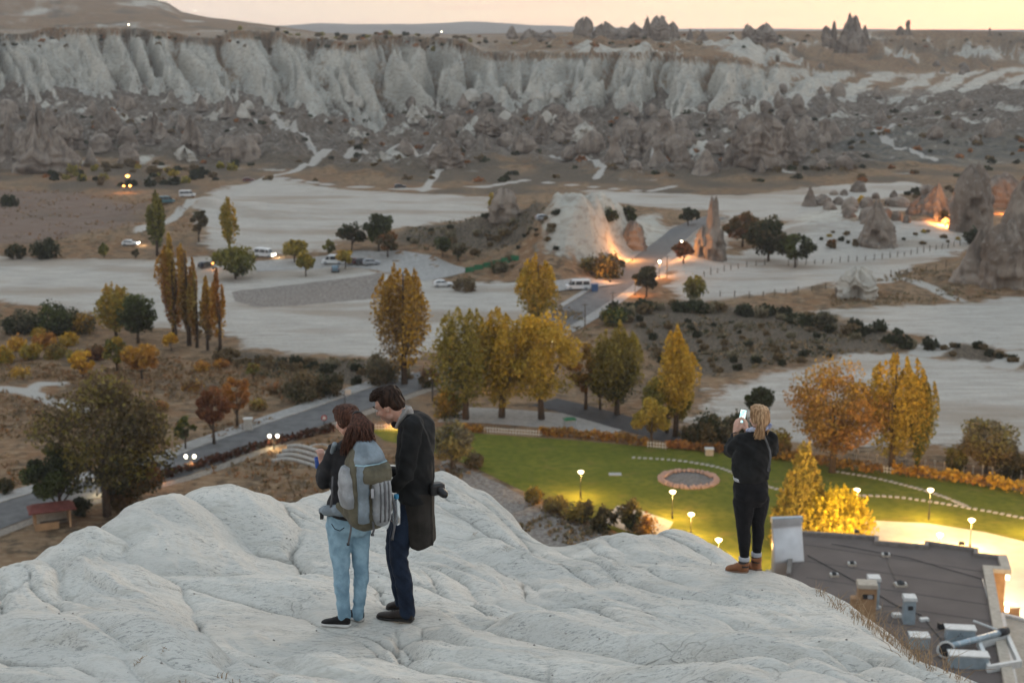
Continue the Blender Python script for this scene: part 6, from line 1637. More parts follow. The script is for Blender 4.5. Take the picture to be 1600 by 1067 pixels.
TR = [
 (246, 400, 288, 27, 'poplar', ('green', 'olive', 'dark'), 'tall green poplar standing alone at the pale field edge', 'poplar_tree', PG),
 (359, 390, 305, 29, 'poplar', ('olive', 'khaki', 'amber'), 'olive gold poplar standing alone beyond the green shrub', 'poplar_tree', PG),
 (274, 532, 350, 44, 'poplar', ('rust', 'amber', 'khaki'), 'tallest amber poplar of the group in the left field', 'poplar_tree', PG),
 (296, 540, 362, 30, 'poplar', ('brownish', 'amber', 'rust'), 'second tall amber poplar just right of the tallest one', 'poplar_tree', PG),
 (308, 543, 418, 24, 'poplar', ('brownish', 'khaki', 'rust'), 'short brownish poplar in the middle of the amber group', 'poplar_tree', PG),
 (325, 547, 428, 24, 'poplar', ('brownish', 'amber', 'rust'), 'slim brown gold poplar between the short one and the end of the group', 'poplar_tree', PG),
 (344, 552, 412, 24, 'poplar', ('amber', 'orange', 'rust'), 'slim orange poplar at the right end of the amber group', 'poplar_tree', PG),
 (632, 600, 386, 84, 'poplar', ('brownish', 'amber', 'gold'), 'big broad amber poplar above the head of the man', 'poplar_tree', PG),
 (840, 512, 388, 70, 'poplar', ('olive', 'gold', 'amber'), 'bright golden poplar beside the upper road', 'poplar_tree', PG),
 (728, 655, 466, 118, 'poplar', ('green', 'khaki', 'olive'), 'broad olive poplar right of the man', 'poplar_tree', PG),
 (784, 652, 468, 108, 'poplar', ('olive', 'gold', 'khaki'), 'broad golden poplar between the olive one and the round crowned one', 'poplar_tree', PG),
 (846, 655, 478, 130, 'broad', ('olive', 'gold', 'khaki'), 'round crowned golden tree on the lawn edge below the road', 'broadleaf_tree', PG),
 (915, 640, 530, 62, 'thin', ('dark', 'amber', 'rust'), 'thin rust and dark tree between the golden tree and the olive poplar', 'broadleaf_tree', PG),
 (938, 640, 560, 44, 'round', ('deep', 'dark', 'green'), 'dark green tree filling the gap left of the olive gold poplar', 'broadleaf_tree', DG),
 (964, 648, 494, 84, 'poplar', ('dark', 'khaki', 'olive'), 'olive gold poplar with a bare dark trunk above the hedge', 'poplar_tree', PG),
 (1055, 682, 494, 68, 'poplar', ('olive', 'gold', 'khaki'), 'slender golden poplar above the hedge, left of the woman with the phone', 'poplar_tree', PG),
 (1042, 676, 580, 90, 'round', ('green', 'olive', 'khaki'), 'green broadleaf tree round the foot of the slender golden poplar', 'broadleaf_tree', DG),
 (1018, 698, 624, 68, 'round', ('olive', 'leafgold', 'khaki'), 'small yellow green tree behind the picket gap in the hedge', 'broadleaf_tree', PG),
 (1300, 738, 562, 165, 'broad', ('brownish', 'amber', 'rust'), 'large orange brown broadleaf tree behind the golden conifer', 'broadleaf_tree', PG),
 (1392, 735, 534, 84, 'poplar', ('olive', 'gold', 'khaki'), 'tall thin golden poplar right of the orange brown tree', 'poplar_tree', PG),
 (1432, 738, 566, 56, 'poplar', ('green', 'khaki', 'gold'), 'lower olive gold poplar leaning on the tall thin one', 'poplar_tree', PG),
 (1540, 738, 652, 108, 'broad', ('brownish', 'grey', 'olive'), 'greyish olive tree at the far right edge of the garden', 'broadleaf_tree', DG),
 (1190, 668, 600, 58, 'round', ('deep', 'dark', 'green'), 'dark green tree directly behind the head of the woman with the phone', 'broadleaf_tree', DG),
 (168, 806, 586, 222, 'broad', ('deep', 'brownish', 'olive'), 'largest dense green tree beside the shelter and the lower road', 'broadleaf_tree', DG),
 (95, 812, 690, 110, 'round', ('deep', 'dark', 'green'), 'dark low crowned tree leaning out of the dense green tree towards the shelter', 'broadleaf_tree', DG),
 (215, 795, 720, 90, 'round', ('dark', 'brownish', 'rust'), 'brownish tree under the dense green tree by the pale pole', 'broadleaf_tree', DG),
 (335, 694, 600, 58, 'round', ('wine', 'rust', 'wine'), 'dark wine red tree beside the road', 'broadleaf_tree', 'small autumn trees'),
 (371, 668, 575, 52, 'thin', ('rust', 'orange', 'rust'), 'thin orange tree right behind the wine red tree', 'broadleaf_tree', 'small autumn trees'),
 (183, 582, 525, 46, 'round', ('olive', 'green', 'amber'), 'small green tree above the dense green tree', 'broadleaf_tree', 'small autumn trees'),
 (222, 592, 537, 62, 'round', ('rust', 'amber', 'orange'), 'round orange tree above the dense green tree', 'broadleaf_tree', 'small autumn trees'),
 (130, 592, 545, 52, 'thin', ('amber', 'gold', 'orange'), 'loose yellow orange tree left of the small green tree', 'broadleaf_tree', 'small autumn trees'),
 (182, 528, 432, 58, 'poplar', ('olive', 'khaki', 'amber'), 'khaki multi stemmed tree at the lower edge of the pale field', 'poplar_tree', PG),
 (216, 536, 458, 66, 'broad', ('deep', 'green', 'dark'), 'dark green tree leaning on the khaki multi stemmed tree', 'broadleaf_tree', DG),
 (290, 702, 645, 38, 'thin', ('dark', 'green', 'olive'), 'thin dark sapling left of the wine red tree', 'broadleaf_tree', DG),
 (396, 594, 566, 26, 'round', ('green', 'olive', 'rust'), 'tiny green tree on the dry slope above the road', 'broadleaf_tree', 'small autumn trees'),
 (268, 548, 520, 30, 'thin', ('amber', 'gold', 'orange'), 'low golden sapling at the foot of the amber poplars', 'broadleaf_tree', 'small autumn trees'),
 (706, 734, 654, 78, 'broad', ('grey', 'grey', 'khaki'), 'grey olive bushy tree on the slope beside the man', 'broadleaf_tree', DG),
 (368, 436, 386, 76, 'broad', ('dark', 'olive', 'green'), 'spreading green shrub tree in the pale field by the van', 'broadleaf_tree', DG),
 (460, 410, 375, 46, 'round', ('olive', 'khaki', 'dark'), 'yellow green tree left of the car park', 'broadleaf_tree', 'car park trees'),
 (478, 432, 393, 30, 'round', ('olive', 'khaki', 'green'), 'small yellow green tree on a thin trunk below the car park', 'broadleaf_tree', 'car park trees'),
 (514, 402, 375, 24, 'thin', ('dark', 'olive', 'green'), 'thin dark tree behind the white van in the car park', 'broadleaf_tree', 'car park trees'),
 (540, 420, 388, 30, 'round', ('olive', 'khaki', 'amber'), 'tree with a spreading crown among the parked cars', 'broadleaf_tree', 'car park trees'),
 (550, 392, 350, 48, 'round', ('deep', 'dark', 'brownish'), 'left one of the dark trees above the car park', 'broadleaf_tree', DG),
 (592, 392, 334, 56, 'round', ('deep', 'dark', 'green'), 'highest of the dark trees above the car park', 'broadleaf_tree', DG),
 (606, 402, 360, 40, 'round', ('dark', 'brownish', 'rust'), 'brownish tree in front of the dark trees above the car park', 'broadleaf_tree', DG),
 (692, 402, 370, 34, 'round', ('deep', 'dark', 'green'), 'dark bushy tree on the scrub mound', 'broadleaf_tree', DG),
 (716, 408, 378, 30, 'round', ('dark', 'grey', 'brownish'), 'grey green tree right of the dark one on the scrub mound', 'broadleaf_tree', DG),
 (1010, 464, 414, 48, 'round', ('deep', 'brownish', 'dark'), 'dark round tree on the road bend by the street lamp', 'broadleaf_tree', DG),
 (1068, 412, 376, 36, 'round', ('wine', 'rust', 'dark'), 'reddish dark tree in front of the upper street lamp', 'broadleaf_tree', DG),
 (1084, 474, 424, 36, 'poplar', ('green', 'khaki', 'grey'), 'pale green willow like tree near the lower street lamp', 'broadleaf_tree', DG),
 (1160, 386, 334, 62, 'round', ('dark', 'brownish', 'rust'), 'brownish dark tree beside the ruined cone', 'broadleaf_tree', DG),
 (1200, 408, 338, 74, 'broad', ('deep', 'dark', 'brownish'), 'largest dark tree right of the ruined cone', 'broadleaf_tree', DG),
 (1242, 418, 366, 62, 'round', ('deep', 'dark', 'green'), 'dark round crowned tree on a bare trunk in the pale field', 'broadleaf_tree', DG),
 (1075, 352, 324, 36, 'round', ('deep', 'dark', 'deep'), 'dark round tree above the upper road end', 'broadleaf_tree', DG),
 (163, 403, 379, 16, 'poplar', ('olive', 'green', 'dark'), 'tiny olive tree standing alone on the field edge', 'broadleaf_tree', DG),
 (212, 405, 389, 11, 'round', ('deep', 'brownish', 'dark'), 'tiny dark tree between the lone tiny tree and the green poplar', 'broadleaf_tree', DG),
 (311, 378, 324, 34, 'thin', ('brownish', 'dark', 'brownish'), 'nearly bare dark tree behind the amber poplars', 'broadleaf_tree', DG),
 (770, 335, 299, 14, 'poplar', ('olive', 'khaki', 'amber'), 'narrow olive tree against the lone rock on the mound', 'poplar_tree', DG),
 (1346, 322, 305, 10, 'poplar', ('amber', 'gold', 'khaki'), 'tiny golden tree above the white bank', 'poplar_tree', PG),
]
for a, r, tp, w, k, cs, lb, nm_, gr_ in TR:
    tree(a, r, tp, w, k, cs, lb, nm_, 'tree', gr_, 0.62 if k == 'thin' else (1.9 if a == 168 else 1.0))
BU = [
 (72, 404, 368, 48, ('deep', 'dark', 'dark'), 'round dark bush on the field edge at the left'), (25, 404, 378, 36, ('deep', 'dark', 'brownish'), 'low dark bush at the far left of the field edge'), (15, 322, 302, 32, ('deep', 'dark', 'dark'), 'dark dome shaped bush on the red field'),
 (30, 520, 484, 70, ('deep', 'dark', 'grey'), 'grey green bush at the left margin below the pale field'), (85, 522, 470, 80, ('deep', 'dark', 'green'), 'tallest dark bush of the clump at the left below the pale field'), (128, 520, 488, 50, ('dark', 'brownish', 'amber'), 'bush with amber tips at the right end of the dark clump'),
 (470, 626, 580, 70, ('dark', 'brownish', 'grey'), 'brown dark bush above the road behind the woman with the rucksack'), (515, 618, 578, 60, ('deep', 'dark', 'brownish'), 'dark bush right of the brown one above the road'), (592, 598, 548, 66, ('dark', 'grey', 'brownish'), 'grey dark bush at the left foot of the big amber poplar'), (672, 604, 568, 40, ('dark', 'rust', 'brownish'), 'rusty bush at the right foot of the big amber poplar'),
 (700, 652, 605, 60, ('dark', 'amber', 'olive'), 'amber and dark bush at the foot of the olive poplar'), (742, 730, 706, 34, ('brownish', 'grey', 'brownish'), 'small dry bush on the bare slope right of the grey olive tree'),
 (940, 432, 394, 72, ('dark', 'brownish', 'khaki'), 'brownish bush against the pale rock by the road'), (968, 418, 402, 22, ('deep', 'dark', 'dark'), 'small dark bush right of the brownish one by the road'),
 (952, 345, 324, 34, ('deep', 'dark', 'green'), 'left end of the clipped dark bushes above the pale rock'), (982, 345, 322, 32, ('deep', 'dark', 'green'), 'right end of the clipped dark bushes above the pale rock'),
 (1108, 696, 640, 72, ('deep', 'dark', 'brownish'), 'big dark bush behind the cream box and orange hedge'), (1148, 698, 634, 64, ('deep', 'dark', 'grey'), 'dark bush next to the hands of the woman with the phone'), (1080, 692, 658, 40, ('dark', 'dark', 'brownish'), 'low dark bush at the foot of the slender golden poplar'),
 (1215, 712, 662, 50, ('brownish', 'olive', 'rust'), 'olive brown bush behind the shoulder of the woman with the phone'), (1575, 742, 700, 70, ('deep', 'brownish', 'dark'), 'dark low bush beneath the greyish olive tree'), (1490, 738, 690, 40, ('dark', 'olive', 'brownish'), 'olive low bush left of the greyish olive tree'),
 (835, 788, 756, 34, ('brownish', 'khaki', 'amber'), 'golden brown shrub at the upper end of the lit lawn edge'), (868, 800, 770, 46, ('brownish', 'leafgold', 'brownish'), 'lamp lit shrub beneath the upper garden lamp'), (905, 815, 778, 52, ('dark', 'brownish', 'khaki'), 'dark shrub below the upper garden lamp'), (942, 828, 782, 50, ('deep', 'brownish', 'dark'), 'dark shrub in the middle of the lawn edge row'),
 (985, 832, 764, 44, ('dark', 'brownish', 'olive'), 'tall loose shrub beside the bright garden path'), (1010, 838, 800, 40, ('brownish', 'rust', 'amber'), 'rusty shrub right beside the bright garden path'),
 (186, 796, 745, 52, ('dark', 'rust', 'brownish'), 'rust dark bush at the foot of the dense green tree'), (10, 772, 740, 30, ('dark', 'brownish', 'dark'), 'small dark bush across the road at the left margin'), (130, 805, 770, 40, ('deep', 'dark', 'dark'), 'dark bush between the shelter and the pale pole'),
 (780, 425, 408, 34, ('dark', 'brownish', 'grey'), 'dark bush at the end of the tarpaulin fence'), (727, 455, 432, 40, ('brownish', 'grey', 'brownish'), 'dry bush above the lower white field'), (1290, 515, 480, 36, ('deep', 'grey', 'dark'), 'grey bush standing highest in the dark scrub strip'), (960, 508, 478, 50, ('dark', 'green', 'khaki'), 'green bush at the left start of the dark scrub strip'),
 (1520, 382, 352, 30, ('deep', 'dark', 'dark'), 'dark bush at the foot of the cave tower'), (1480, 345, 325, 28, ('deep', 'dark', 'dark'), 'dark bush below the orange lit rock'), (1300, 388, 372, 20, ('dark', 'rust', 'brownish'), 'rusty bush below the white bank'),
]
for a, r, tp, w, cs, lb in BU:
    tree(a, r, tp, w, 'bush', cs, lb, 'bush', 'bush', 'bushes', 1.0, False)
ORD = 'first second third fourth fifth sixth seventh eighth ninth tenth eleventh twelfth thirteenth fourteenth fifteenth sixteenth'.split()
# orchard scrub at the left: yellow and orange low shrubs
for i, (a, r, w, hpx, cs) in enumerate(sorted(((8, 568, 36, 32, ('olive', 'amber', 'gold')), (28, 548, 36, 26, ('amber', 'orange', 'gold')), (48, 562, 40, 28, ('olive', 'khaki', 'amber')), (70, 545, 44, 28, ('rust', 'orange', 'amber')), (88, 560, 40, 26, ('olive', 'brownish', 'amber')), (108, 540, 34, 24, ('khaki', 'amber', 'gold')), (60, 530, 30, 20, ('khaki', 'amber', 'olive')), (118, 566, 34, 24, ('olive', 'khaki', 'green')), (150, 562, 36, 26, ('wine', 'brownish', 'rust')), (315, 580, 30, 16, ('amber', 'orange', 'rust')), (30, 590, 40, 14, ('khaki', 'amber', 'amber')), (345, 575, 26, 16, ('rust', 'orange', 'amber')), (300, 610, 36, 14, ('rust', 'brownish', 'amber')), (250, 640, 40, 14, ('brownish', 'rust', 'amber')), (405, 640, 34, 18, ('brownish', 'khaki', 'rust')), (430, 615, 30, 16, ('brownish', 'rust', 'grey'))))):
    tree(a, r, r - hpx, w, 'bush', cs, ORD[i] + ' from the left, low yellow or orange shrub on the dry orchard slope', 'orchard_shrub', 'shrub', 'orchard shrubs on the dry slope', 1.0, False)
# scrub strip, shrubs in rows, bushes below the badlands: shared shapes
sh = []
for k in range(8):
    rs = np.random.RandomState(900 + k); p, tz, cl = plume_points(rs, 'bush', 1.0, 1.6, 260)
    cs = np.array(C[('deep', 'dark', 'brownish', 'dark', 'grey', 'brownish', 'olive', 'khaki')[k]])
    me = leaf_mesh('foliage', p, 0.15, cs * rs.uniform(0.6, 1.4, (len(p), 1)), rs); me.materials.append(m_leaf); sh.append(me)
def ordinal(k):
    ones = ['first', 'second', 'third', 'fourth', 'fifth', 'sixth', 'seventh', 'eighth', 'ninth', 'tenth', 'eleventh', 'twelfth', 'thirteenth', 'fourteenth', 'fifteenth', 'sixteenth', 'seventeenth', 'eighteenth', 'nineteenth']
    if k < 19: return ones[k]
    k += 1; tens = {2: 'twent', 3: 'thirt', 4: 'fort', 5: 'fift', 6: 'sixt', 7: 'sevent', 8: 'eight', 9: 'ninet'}[k // 10]
    return tens + ('ieth' if k % 10 == 0 else 'y-' + ones[k % 10 - 1])
def shrubs(spots, label, group, pick, name='shrub'):
    for k_, (x, y, s_) in enumerate(sorted(spots, key=lambda q: q[0] / q[1])):
        label_ = ordinal(k_) + ' from the left, ' + label
        o = link(name, sh[random.choice(pick)], None); o.location = (x, y, Tz(x, y) - 0.05); o.rotation_euler = (0, 0, random.uniform(0, 6.28)); o.scale = (s_ * random.uniform(0.85, 1.25), s_, s_ * random.uniform(0.75, 1.15)); tag(o, label_, 'shrub', group)
def along(pts, n_, s0, s1, jit):
    c = spline([(hit(*p).x, hit(*p).y) for p in pts], 1.0); out = []
    for k in range(n_):
        q = c[int((k + 0.5) / n_ * (len(c) - 1))]; out.append((q[0] + random.gauss(0, jit), q[1] + random.gauss(0, jit), random.uniform(s0, s1)))
    return out
shrubs(along([(960, 500), (1020, 482), (1100, 486), (1180, 492), (1260, 505), (1340, 522), (1440, 545)], 64, 1.5, 2.6, 2.2), 'dark shrub in the long scrub strip below the wire fence', 'shrubs of the scrub strip', (0, 1, 2, 4))
rows_ = []
for k in range(8):
    for j in range(10):
        rows_.append((1000 + 38 * k + 5.5 * j, 502 + 9.5 * j + 2.5 * k))
shrubs([(G(a, r).x + random.gauss(0, 0.35), G(a, r).y + random.gauss(0, 0.5), random.uniform(0.7, 1.5)) for a, r in rows_ if r < 600 - (a - 1000) * 0.12], 'small dark shrub of the vineyard rows below the scrub strip', 'vineyard shrubs', (0, 2, 4, 5))
shrubs(along([(85, 272), (150, 282), (215, 292), (300, 280), (330, 262)], 34, 1.6, 3.6, 5.0), 'dark bush in the belt at the foot of the badlands', 'bushes at the foot of the badlands', (0, 1, 2, 6))
shrubs(along([(95, 268), (180, 262), (260, 272), (320, 268)], 22, 1.6, 3.4, 6.0), 'bush in the upper belt row under the badlands', 'upper bushes at the foot of the badlands', (2, 5, 6, 7))
shrubs(along([(350, 560), (430, 572), (520, 578), (600, 585)], 36, 0.9, 2.0, 2.4), 'dark shrub on the bank under the white field', 'shrubs on the bank', (0, 2, 4, 5))
shrubs(along([(640, 380), (700, 372), (770, 366), (840, 372), (870, 392)], 44, 0.8, 1.9, 5.5), 'dark shrub on the scrub mound behind the tarpaulin fence', 'shrubs on the mound', (0, 2, 4, 5))
shrubs(along([(1470, 548), (1520, 545), (1570, 558), (1640, 575)], 18, 0.8, 1.4, 1.6), 'dark shrub in the strip between pale fields', 'shrubs between the fields', (0, 2, 5))
shrubs(along([(1390, 300), (1450, 305), (1520, 300), (1590, 290)], 16, 1.2, 2.4, 6), 'dark shrub at the foot of the rocks on the right', 'shrubs below the rocks', (0, 1, 2))
shrubs(along([(1260, 368), (1330, 378), (1420, 372), (1500, 378)], 22, 0.7, 1.5, 3.0), 'small shrub on the rocky bank round the cave cone', 'shrubs on the bank of the cave cone', (0, 2, 5, 7))
shrubs(along([(350, 54), (470, 56), (600, 62), (720, 60), (860, 58)], 44, 1.6, 4.2, 16), 'shrub on the plateau rim under the blue ridge', 'shrubs on the plateau rim', (0, 2, 5, 6))
bl_ = []
for k in range(420):   # a mass of far bushes nobody could count
    a = random.uniform(-100, 1700); r = random.uniform(172, 285) if k < 300 else random.uniform(54, 76); g = hit(a, r); s_ = random.uniform(0.8, 2.6) * (1 if k < 300 else 1.3)
    rs = np.random.RandomState(k); d = rs.normal(size=(34, 3)); d /= np.linalg.norm(d, axis=1)[:, None]; d *= (rs.uniform(0.2, 1, 34) ** 0.5)[:, None] * np.array([s_, s_, s_ * 0.75]); d[:, 2] = np.abs(d[:, 2])
    bl_.append((d + np.array(g), np.tile(np.array(C[('deep', 'dark', 'brownish', 'brownish', 'rust')[k % 5]]), (34, 1)) * rs.uniform(0.6, 1.4, (34, 1))))
rs = np.random.RandomState(5)
me = leaf_mesh('badland_scrub', np.concatenate([q[0] for q in bl_]), 0.75, np.concatenate([q[1] for q in bl_]), rs); me.materials.append(m_leaf); tag(link('badland_scrub', me, None), 'far dark scrub scattered over the badlands and the plateau', None, None, 'stuff')
# hedges
def hedge(pts, wd, ht, cs, label, group, dens=1.0):
    c = spline([(G(*p).x, G(*p).y) for p in pts], 0.4); nn = normals2(c); rs = np.random.RandomState(int(pts[0][0])); k = int(len(c) * 26 * dens)
    i = rs.randint(0, len(c), k); o = rs.uniform(-1, 1, k) * wd / 2; z = ht * rs.uniform(0, 1, k) ** 0.55 * (1 + 0.10 * np.sin(c[i][:, 0] * 1.7) + 0.08 * rs.normal(size=k))
    p = np.stack([c[i, 0] + nn[i, 0] * o - c[0][0] + rs.normal(0, .1, k), c[i, 1] + nn[i, 1] * o - c[0][1], z], -1)
    ca, cb_, cc_ = (np.array(C[q]) for q in cs); f = rs.uniform(0, 1, (k, 1)); blk = np.clip(np.sin(c[i, 0] * 0.8 + pts[0][0]) * 0.5 + 0.5 + rs.normal(0, 0.2, k), 0, 1)[:, None]
    colr = (ca * (1 - f) + cb_ * f) * (1 - 0.5 * blk) + cc_ * 0.5 * blk; colr *= rs.uniform(0.65, 1.3, (k, 1))
    me = leaf_mesh('foliage', p, 0.24, colr, rs); me.materials.append(m_leaf)
    t = empty('hedge', (c[0][0], c[0][1], Tz(*c[0])), 0, label, 'hedge', group); link('foliage', me, None, t)
    st = MB()
    for q in range(0, len(c), 6):
        st.tube([(c[q][0] - c[0][0], c[q][1] - c[0][1], -0.1), (c[q][0] - c[0][0], c[q][1] - c[0][1], ht * 0.6)], 0.04, 4)
    o = st.build('stem', m_bark, t); o['kind'] = 'stuff'
HG = 'clipped garden hedges'
hedge([(843, 680), (900, 684), (960, 690), (1010, 697)], 1.2, 1.15, ('rust', 'amber', 'brownish'), 'clipped orange brown hedge on the lawn edge below the drive', HG)
hedge([(1042, 700), (1090, 704), (1135, 708)], 1.2, 1.1, ('rust', 'orange', 'brownish'), 'orange brown hedge behind the cream box', HG)
hedge([(1195, 716), (1250, 722), (1300, 730), (1376, 740)], 1.3, 1.25, ('brownish', 'amber', 'rust'), 'brown orange hedge under the large orange brown tree', HG)
hedge([(1396, 740), (1440, 746), (1490, 752), (1540, 760)], 1.4, 1.3, ('rust', 'amber', 'gold'), 'bright orange hedge below the tall thin poplar', HG)
hedge([(1545, 762), (1600, 772), (1680, 786)], 1.5, 1.6, ('amber', 'gold', 'rust'), 'golden hedge at the right border of the lawn', HG)
hedge([(240, 752), (290, 738), (340, 722), (400, 703), (460, 688), (520, 674)], 1.1, 1.0, ('wine', 'deep', 'wine'), 'low wine red hedge along the lower road', HG, 0.8)
hedge([(720, 674), (756, 676)], 1.2, 1.0, ('rust', 'amber', 'brownish'), 'short brown hedge right of the grey olive tree', HG)
# golden conifer and the floodlit bush by the building
tree(1252, 834, 684, 96, 'pyramid', ('olive', 'leafgold', 'khaki'), 'golden green conifer right of the woman with the phone', 'conifer_tree', 'tree', 'evergreens by the building', 1.7)
g = G(1306, 846)
plant_at(g, 6.6, 9.2, 'spray', ('leafgold', 'lemon', 'lemon'), 'wide floodlit yellow bush at the roof edge', 'golden_bush', 'bush', 'evergreens by the building', 77, 1.5, False)
plant_at(G(1222, 862), 4.2, 3.2, 'bush', ('olive', 'khaki', 'leafgold'), 'olive bush squeezed between the woman with the phone and the metal hood', 'bush', 'bush', 'evergreens by the building', 78, 1.2, False)
# dry grass growing in the rock: tufts of thin stems
m_straw = simple('dry straw', (0.30, 0.205, 0.12), 0.9, var=0.35, scale=30.0)
def tuft(a, r, hgt, n_, spread, label, group, sag=0.65):
    g = on_rock(a, r); rs = random.Random(a * 3 + r); mb = MB()
    for k in range(int(n_ * 0.34)):
        q = rs.uniform(0, 6.28); d = spread * math.sqrt(rs.random()); x, y = d * math.cos(q), d * math.sin(q); hh = hgt * rs.uniform(0.25, 1.0) ** 1.3; lx, ly = rs.gauss(0, sag) * hh, rs.gauss(0, sag) * hh
        z0 = rz1(g.x + x, g.y + y) - g.z if spread > 0.15 else -0.02
        hh *= 0.85
        mb.tube([(x, y, z0 - 0.02), (x + lx * 0.35, y + ly * 0.35, z0 + hh * 0.6), (x + lx, y + ly, z0 + hh)], [0.0030, 0.0022, 0.0011], 3, False)
    t = empty('dry_grass_tuft', g, 0, label, 'grass', group); o = mb.build('blades', m_straw, t); o['kind'] = 'stuff'
for i, (a, r, hg, nn_, sp) in enumerate(((1283, 925, 0.18, 50, 0.10), (1298, 940, 0.14, 60, 0.16), (1322, 955, 0.20, 80, 0.18), (1345, 972, 0.26, 90, 0.20), (1368, 988, 0.32, 120, 0.22), (1388, 1000, 0.34, 130, 0.24), (1408, 1014, 0.34, 130, 0.22), (1432, 1030, 0.28, 110, 0.20), (1455, 1042, 0.26, 90, 0.18), (1478, 1052, 0.24, 90, 0.18))):
    tuft(a, r, hg, nn_, sp, ORD[i] + ' dry straw tuft down the edge of the rock above the flat roof', 'dry tufts along the rock edge')
for i, (a, r, sp) in enumerate(((222, 1032, 0.05), (258, 1014, 0.04), (290, 1066, 0.06), (345, 1063, 0.12), (735, 835, 0.05), (795, 858, 0.05))):
    tuft(a, r, 0.05, 40, sp, ORD[i] + ' from the left, small dry tuft in a crack of the white rock', 'tufts in rock cracks', 0.9)

# dry grass and weeds over the slopes: one mass
GR = [([(-60, 560), (120, 548), (350, 560), (480, 590), (560, 600), (430, 655), (300, 700), (180, 740), (-60, 770)], 2600, ('straw', 'straw', 'rusty', 'brownish')),
      ([(250, 760), (420, 705), (540, 680), (580, 700), (700, 735), (760, 760), (700, 800), (200, 830)], 700, ('straw', 'brownish', 'rusty')),
      ([(640, 352), (760, 342), (860, 342), (880, 390), (830, 425), (700, 420), (620, 402)], 700, ('brownish', 'grey', 'dark')),
      ([(985, 500), (1100, 486), (1300, 520), (1440, 548), (1290, 556), (1160, 582), (1090, 592), (1020, 565)], 900, ('brownish', 'grey', 'straw', 'dark')),
      ([(330, 545), (480, 560), (620, 566), (640, 590), (540, 606), (400, 590)], 600, ('brownish', 'grey', 'dark', 'straw')),
      ([(-60, 285), (120, 298), (300, 320), (310, 380), (60, 392), (-60, 392)], 600, ('straw', 'brownish', 'rusty')),
      ([(1290, 450), (1420, 425), (1500, 440), (1600, 460), (1480, 474), (1300, 480)], 450, ('straw', 'brownish', 'grey')),
      ([(850, 470), (930, 500), (1000, 560), (1080, 600), (1060, 640), (900, 600), (860, 540)], 450, ('straw', 'brownish', 'grey')),
      ([(695, 718), (740, 737), (800, 768), (870, 800), (960, 836), (960, 870), (690, 800)], 350, ('straw', 'brownish', 'grey'))]
C['straw'] = (0.30, 0.205, 0.115); C['rusty'] = (0.26, 0.135, 0.062)
rs = np.random.RandomState(41); pp = []; cc2 = []
for poly, cnt, cs in GR:
    q = gp(poly); aa = np.array(q); got = 0
    while got < cnt:
        x = rs.uniform(aa[:, 0].min(), aa[:, 0].max(), cnt * 2); y = rs.uniform(aa[:, 1].min(), aa[:, 1].max(), cnt * 2)
        k = (poly_sd(x, y, q) > 0) & (fbm(x / 9, y / 9, 201, 3) > -0.12); x, y = x[k][:cnt - got], y[k][:cnt - got]; got += len(x)
        z = T(x, y); s_ = rs.uniform(0.18, 0.62, len(x)) * (y / 200) ** 0.5
        base_c = np.array([C[cs[i]] for i in rs.randint(0, len(cs), len(x))])
        for _ in range(5):
            pp.append(np.stack([x + rs.normal(0, 0.35, len(x)) * s_ * 1.4, y + rs.normal(0, 0.35, len(x)) * s_ * 1.4, z + s_ * rs.uniform(0.1, 0.8, len(x))], -1)); cc2.append(base_c * rs.uniform(0.6, 1.35, (len(x), 1)))
me = leaf_mesh('dry_grass', np.concatenate(pp), 0.27, np.concatenate(cc2), rs, 0.4, 0.8); me.materials.append(m_leaf); tag(link('dry_grass', me, None), 'dry grass and weeds over the slopes of the valley', None, None, 'stuff')
# grit lying on the white rock
rs = np.random.RandomState(9); mb = MB()
for k in range(520):
    u = rs.uniform(-0.36, 0.36); y = rs.uniform(7.8, 15.5); x = u * y; s_ = 0.003 + 0.011 * rs.uniform(0, 1) ** 3
    mb.v += [(x + s_ * a_, y + s_ * b_, s_ * c_) for a_, b_, c_ in ((1, 0, 0), (0, 1.1, 0), (-0.9, 0, 0.1), (0, -1, 0), (0.1, 0, 0.8), (0, 0, -0.6))]
    o_ = len(mb.v) - 6; mb.f += [(o_ + i, o_ + (i + 1) % 4, o_ + 4) for i in range(4)] + [(o_ + (i + 1) % 4, o_ + i, o_ + 5) for i in range(4)]
va = np.array(mb.v); ctr = va.reshape(-1, 6, 3)[:, :4, :2].mean(1); zz_ = rock_z(ctr[:, 0], ctr[:, 1]); va[:, 2] += np.repeat(zz_, 6) + 0.003
mb.v = [tuple(q) for q in va]
o = mb.build('grit', simple('rock grit', (0.26, 0.24, 0.215), 0.9, var=0.5, scale=3.0)); tag(o, 'loose grit and pebbles lying on the white rock', None, None, 'stuff')
# ------------------------------------------------------------------ fairy chimneys and other rocks
m_fairy, n, l, b = mat('weathered tuff')
tc = n.new('ShaderNodeNewGeometry')
def _fn(sc, det=5.0, st=None):
    x = N(n, 'TexNoise', Scale=sc, Detail=det)
    mp_ = n.new('ShaderNodeMapping'); mp_.inputs['Scale'].default_value = st or (1, 1, 1); l.new(tc.outputs['Position'], mp_.inputs['Vector']); l.new(mp_.outputs[0], x.inputs['Vector']); return x.outputs['Fac']
c = mixc(n, l, mrange(n, l, _fn(0.10), 0.38, 0.62), (0.150, 0.116, 0.090), (0.245, 0.198, 0.158))
c = mixc(n, l, mrange(n, l, _fn(0.45, 5, (1, 1, 0.25)), 0.48, 0.66, 0, 0.75), c, (0.088, 0.068, 0.054))
c = mixc(n, l, mrange(n, l, _fn(0.9, 5), 0.54, 0.68, 0, 0.6), c, (0.27, 0.24, 0.205))
l.new(c, b.inputs['Base Color']); b.inputs['Roughness'].default_value = 0.95
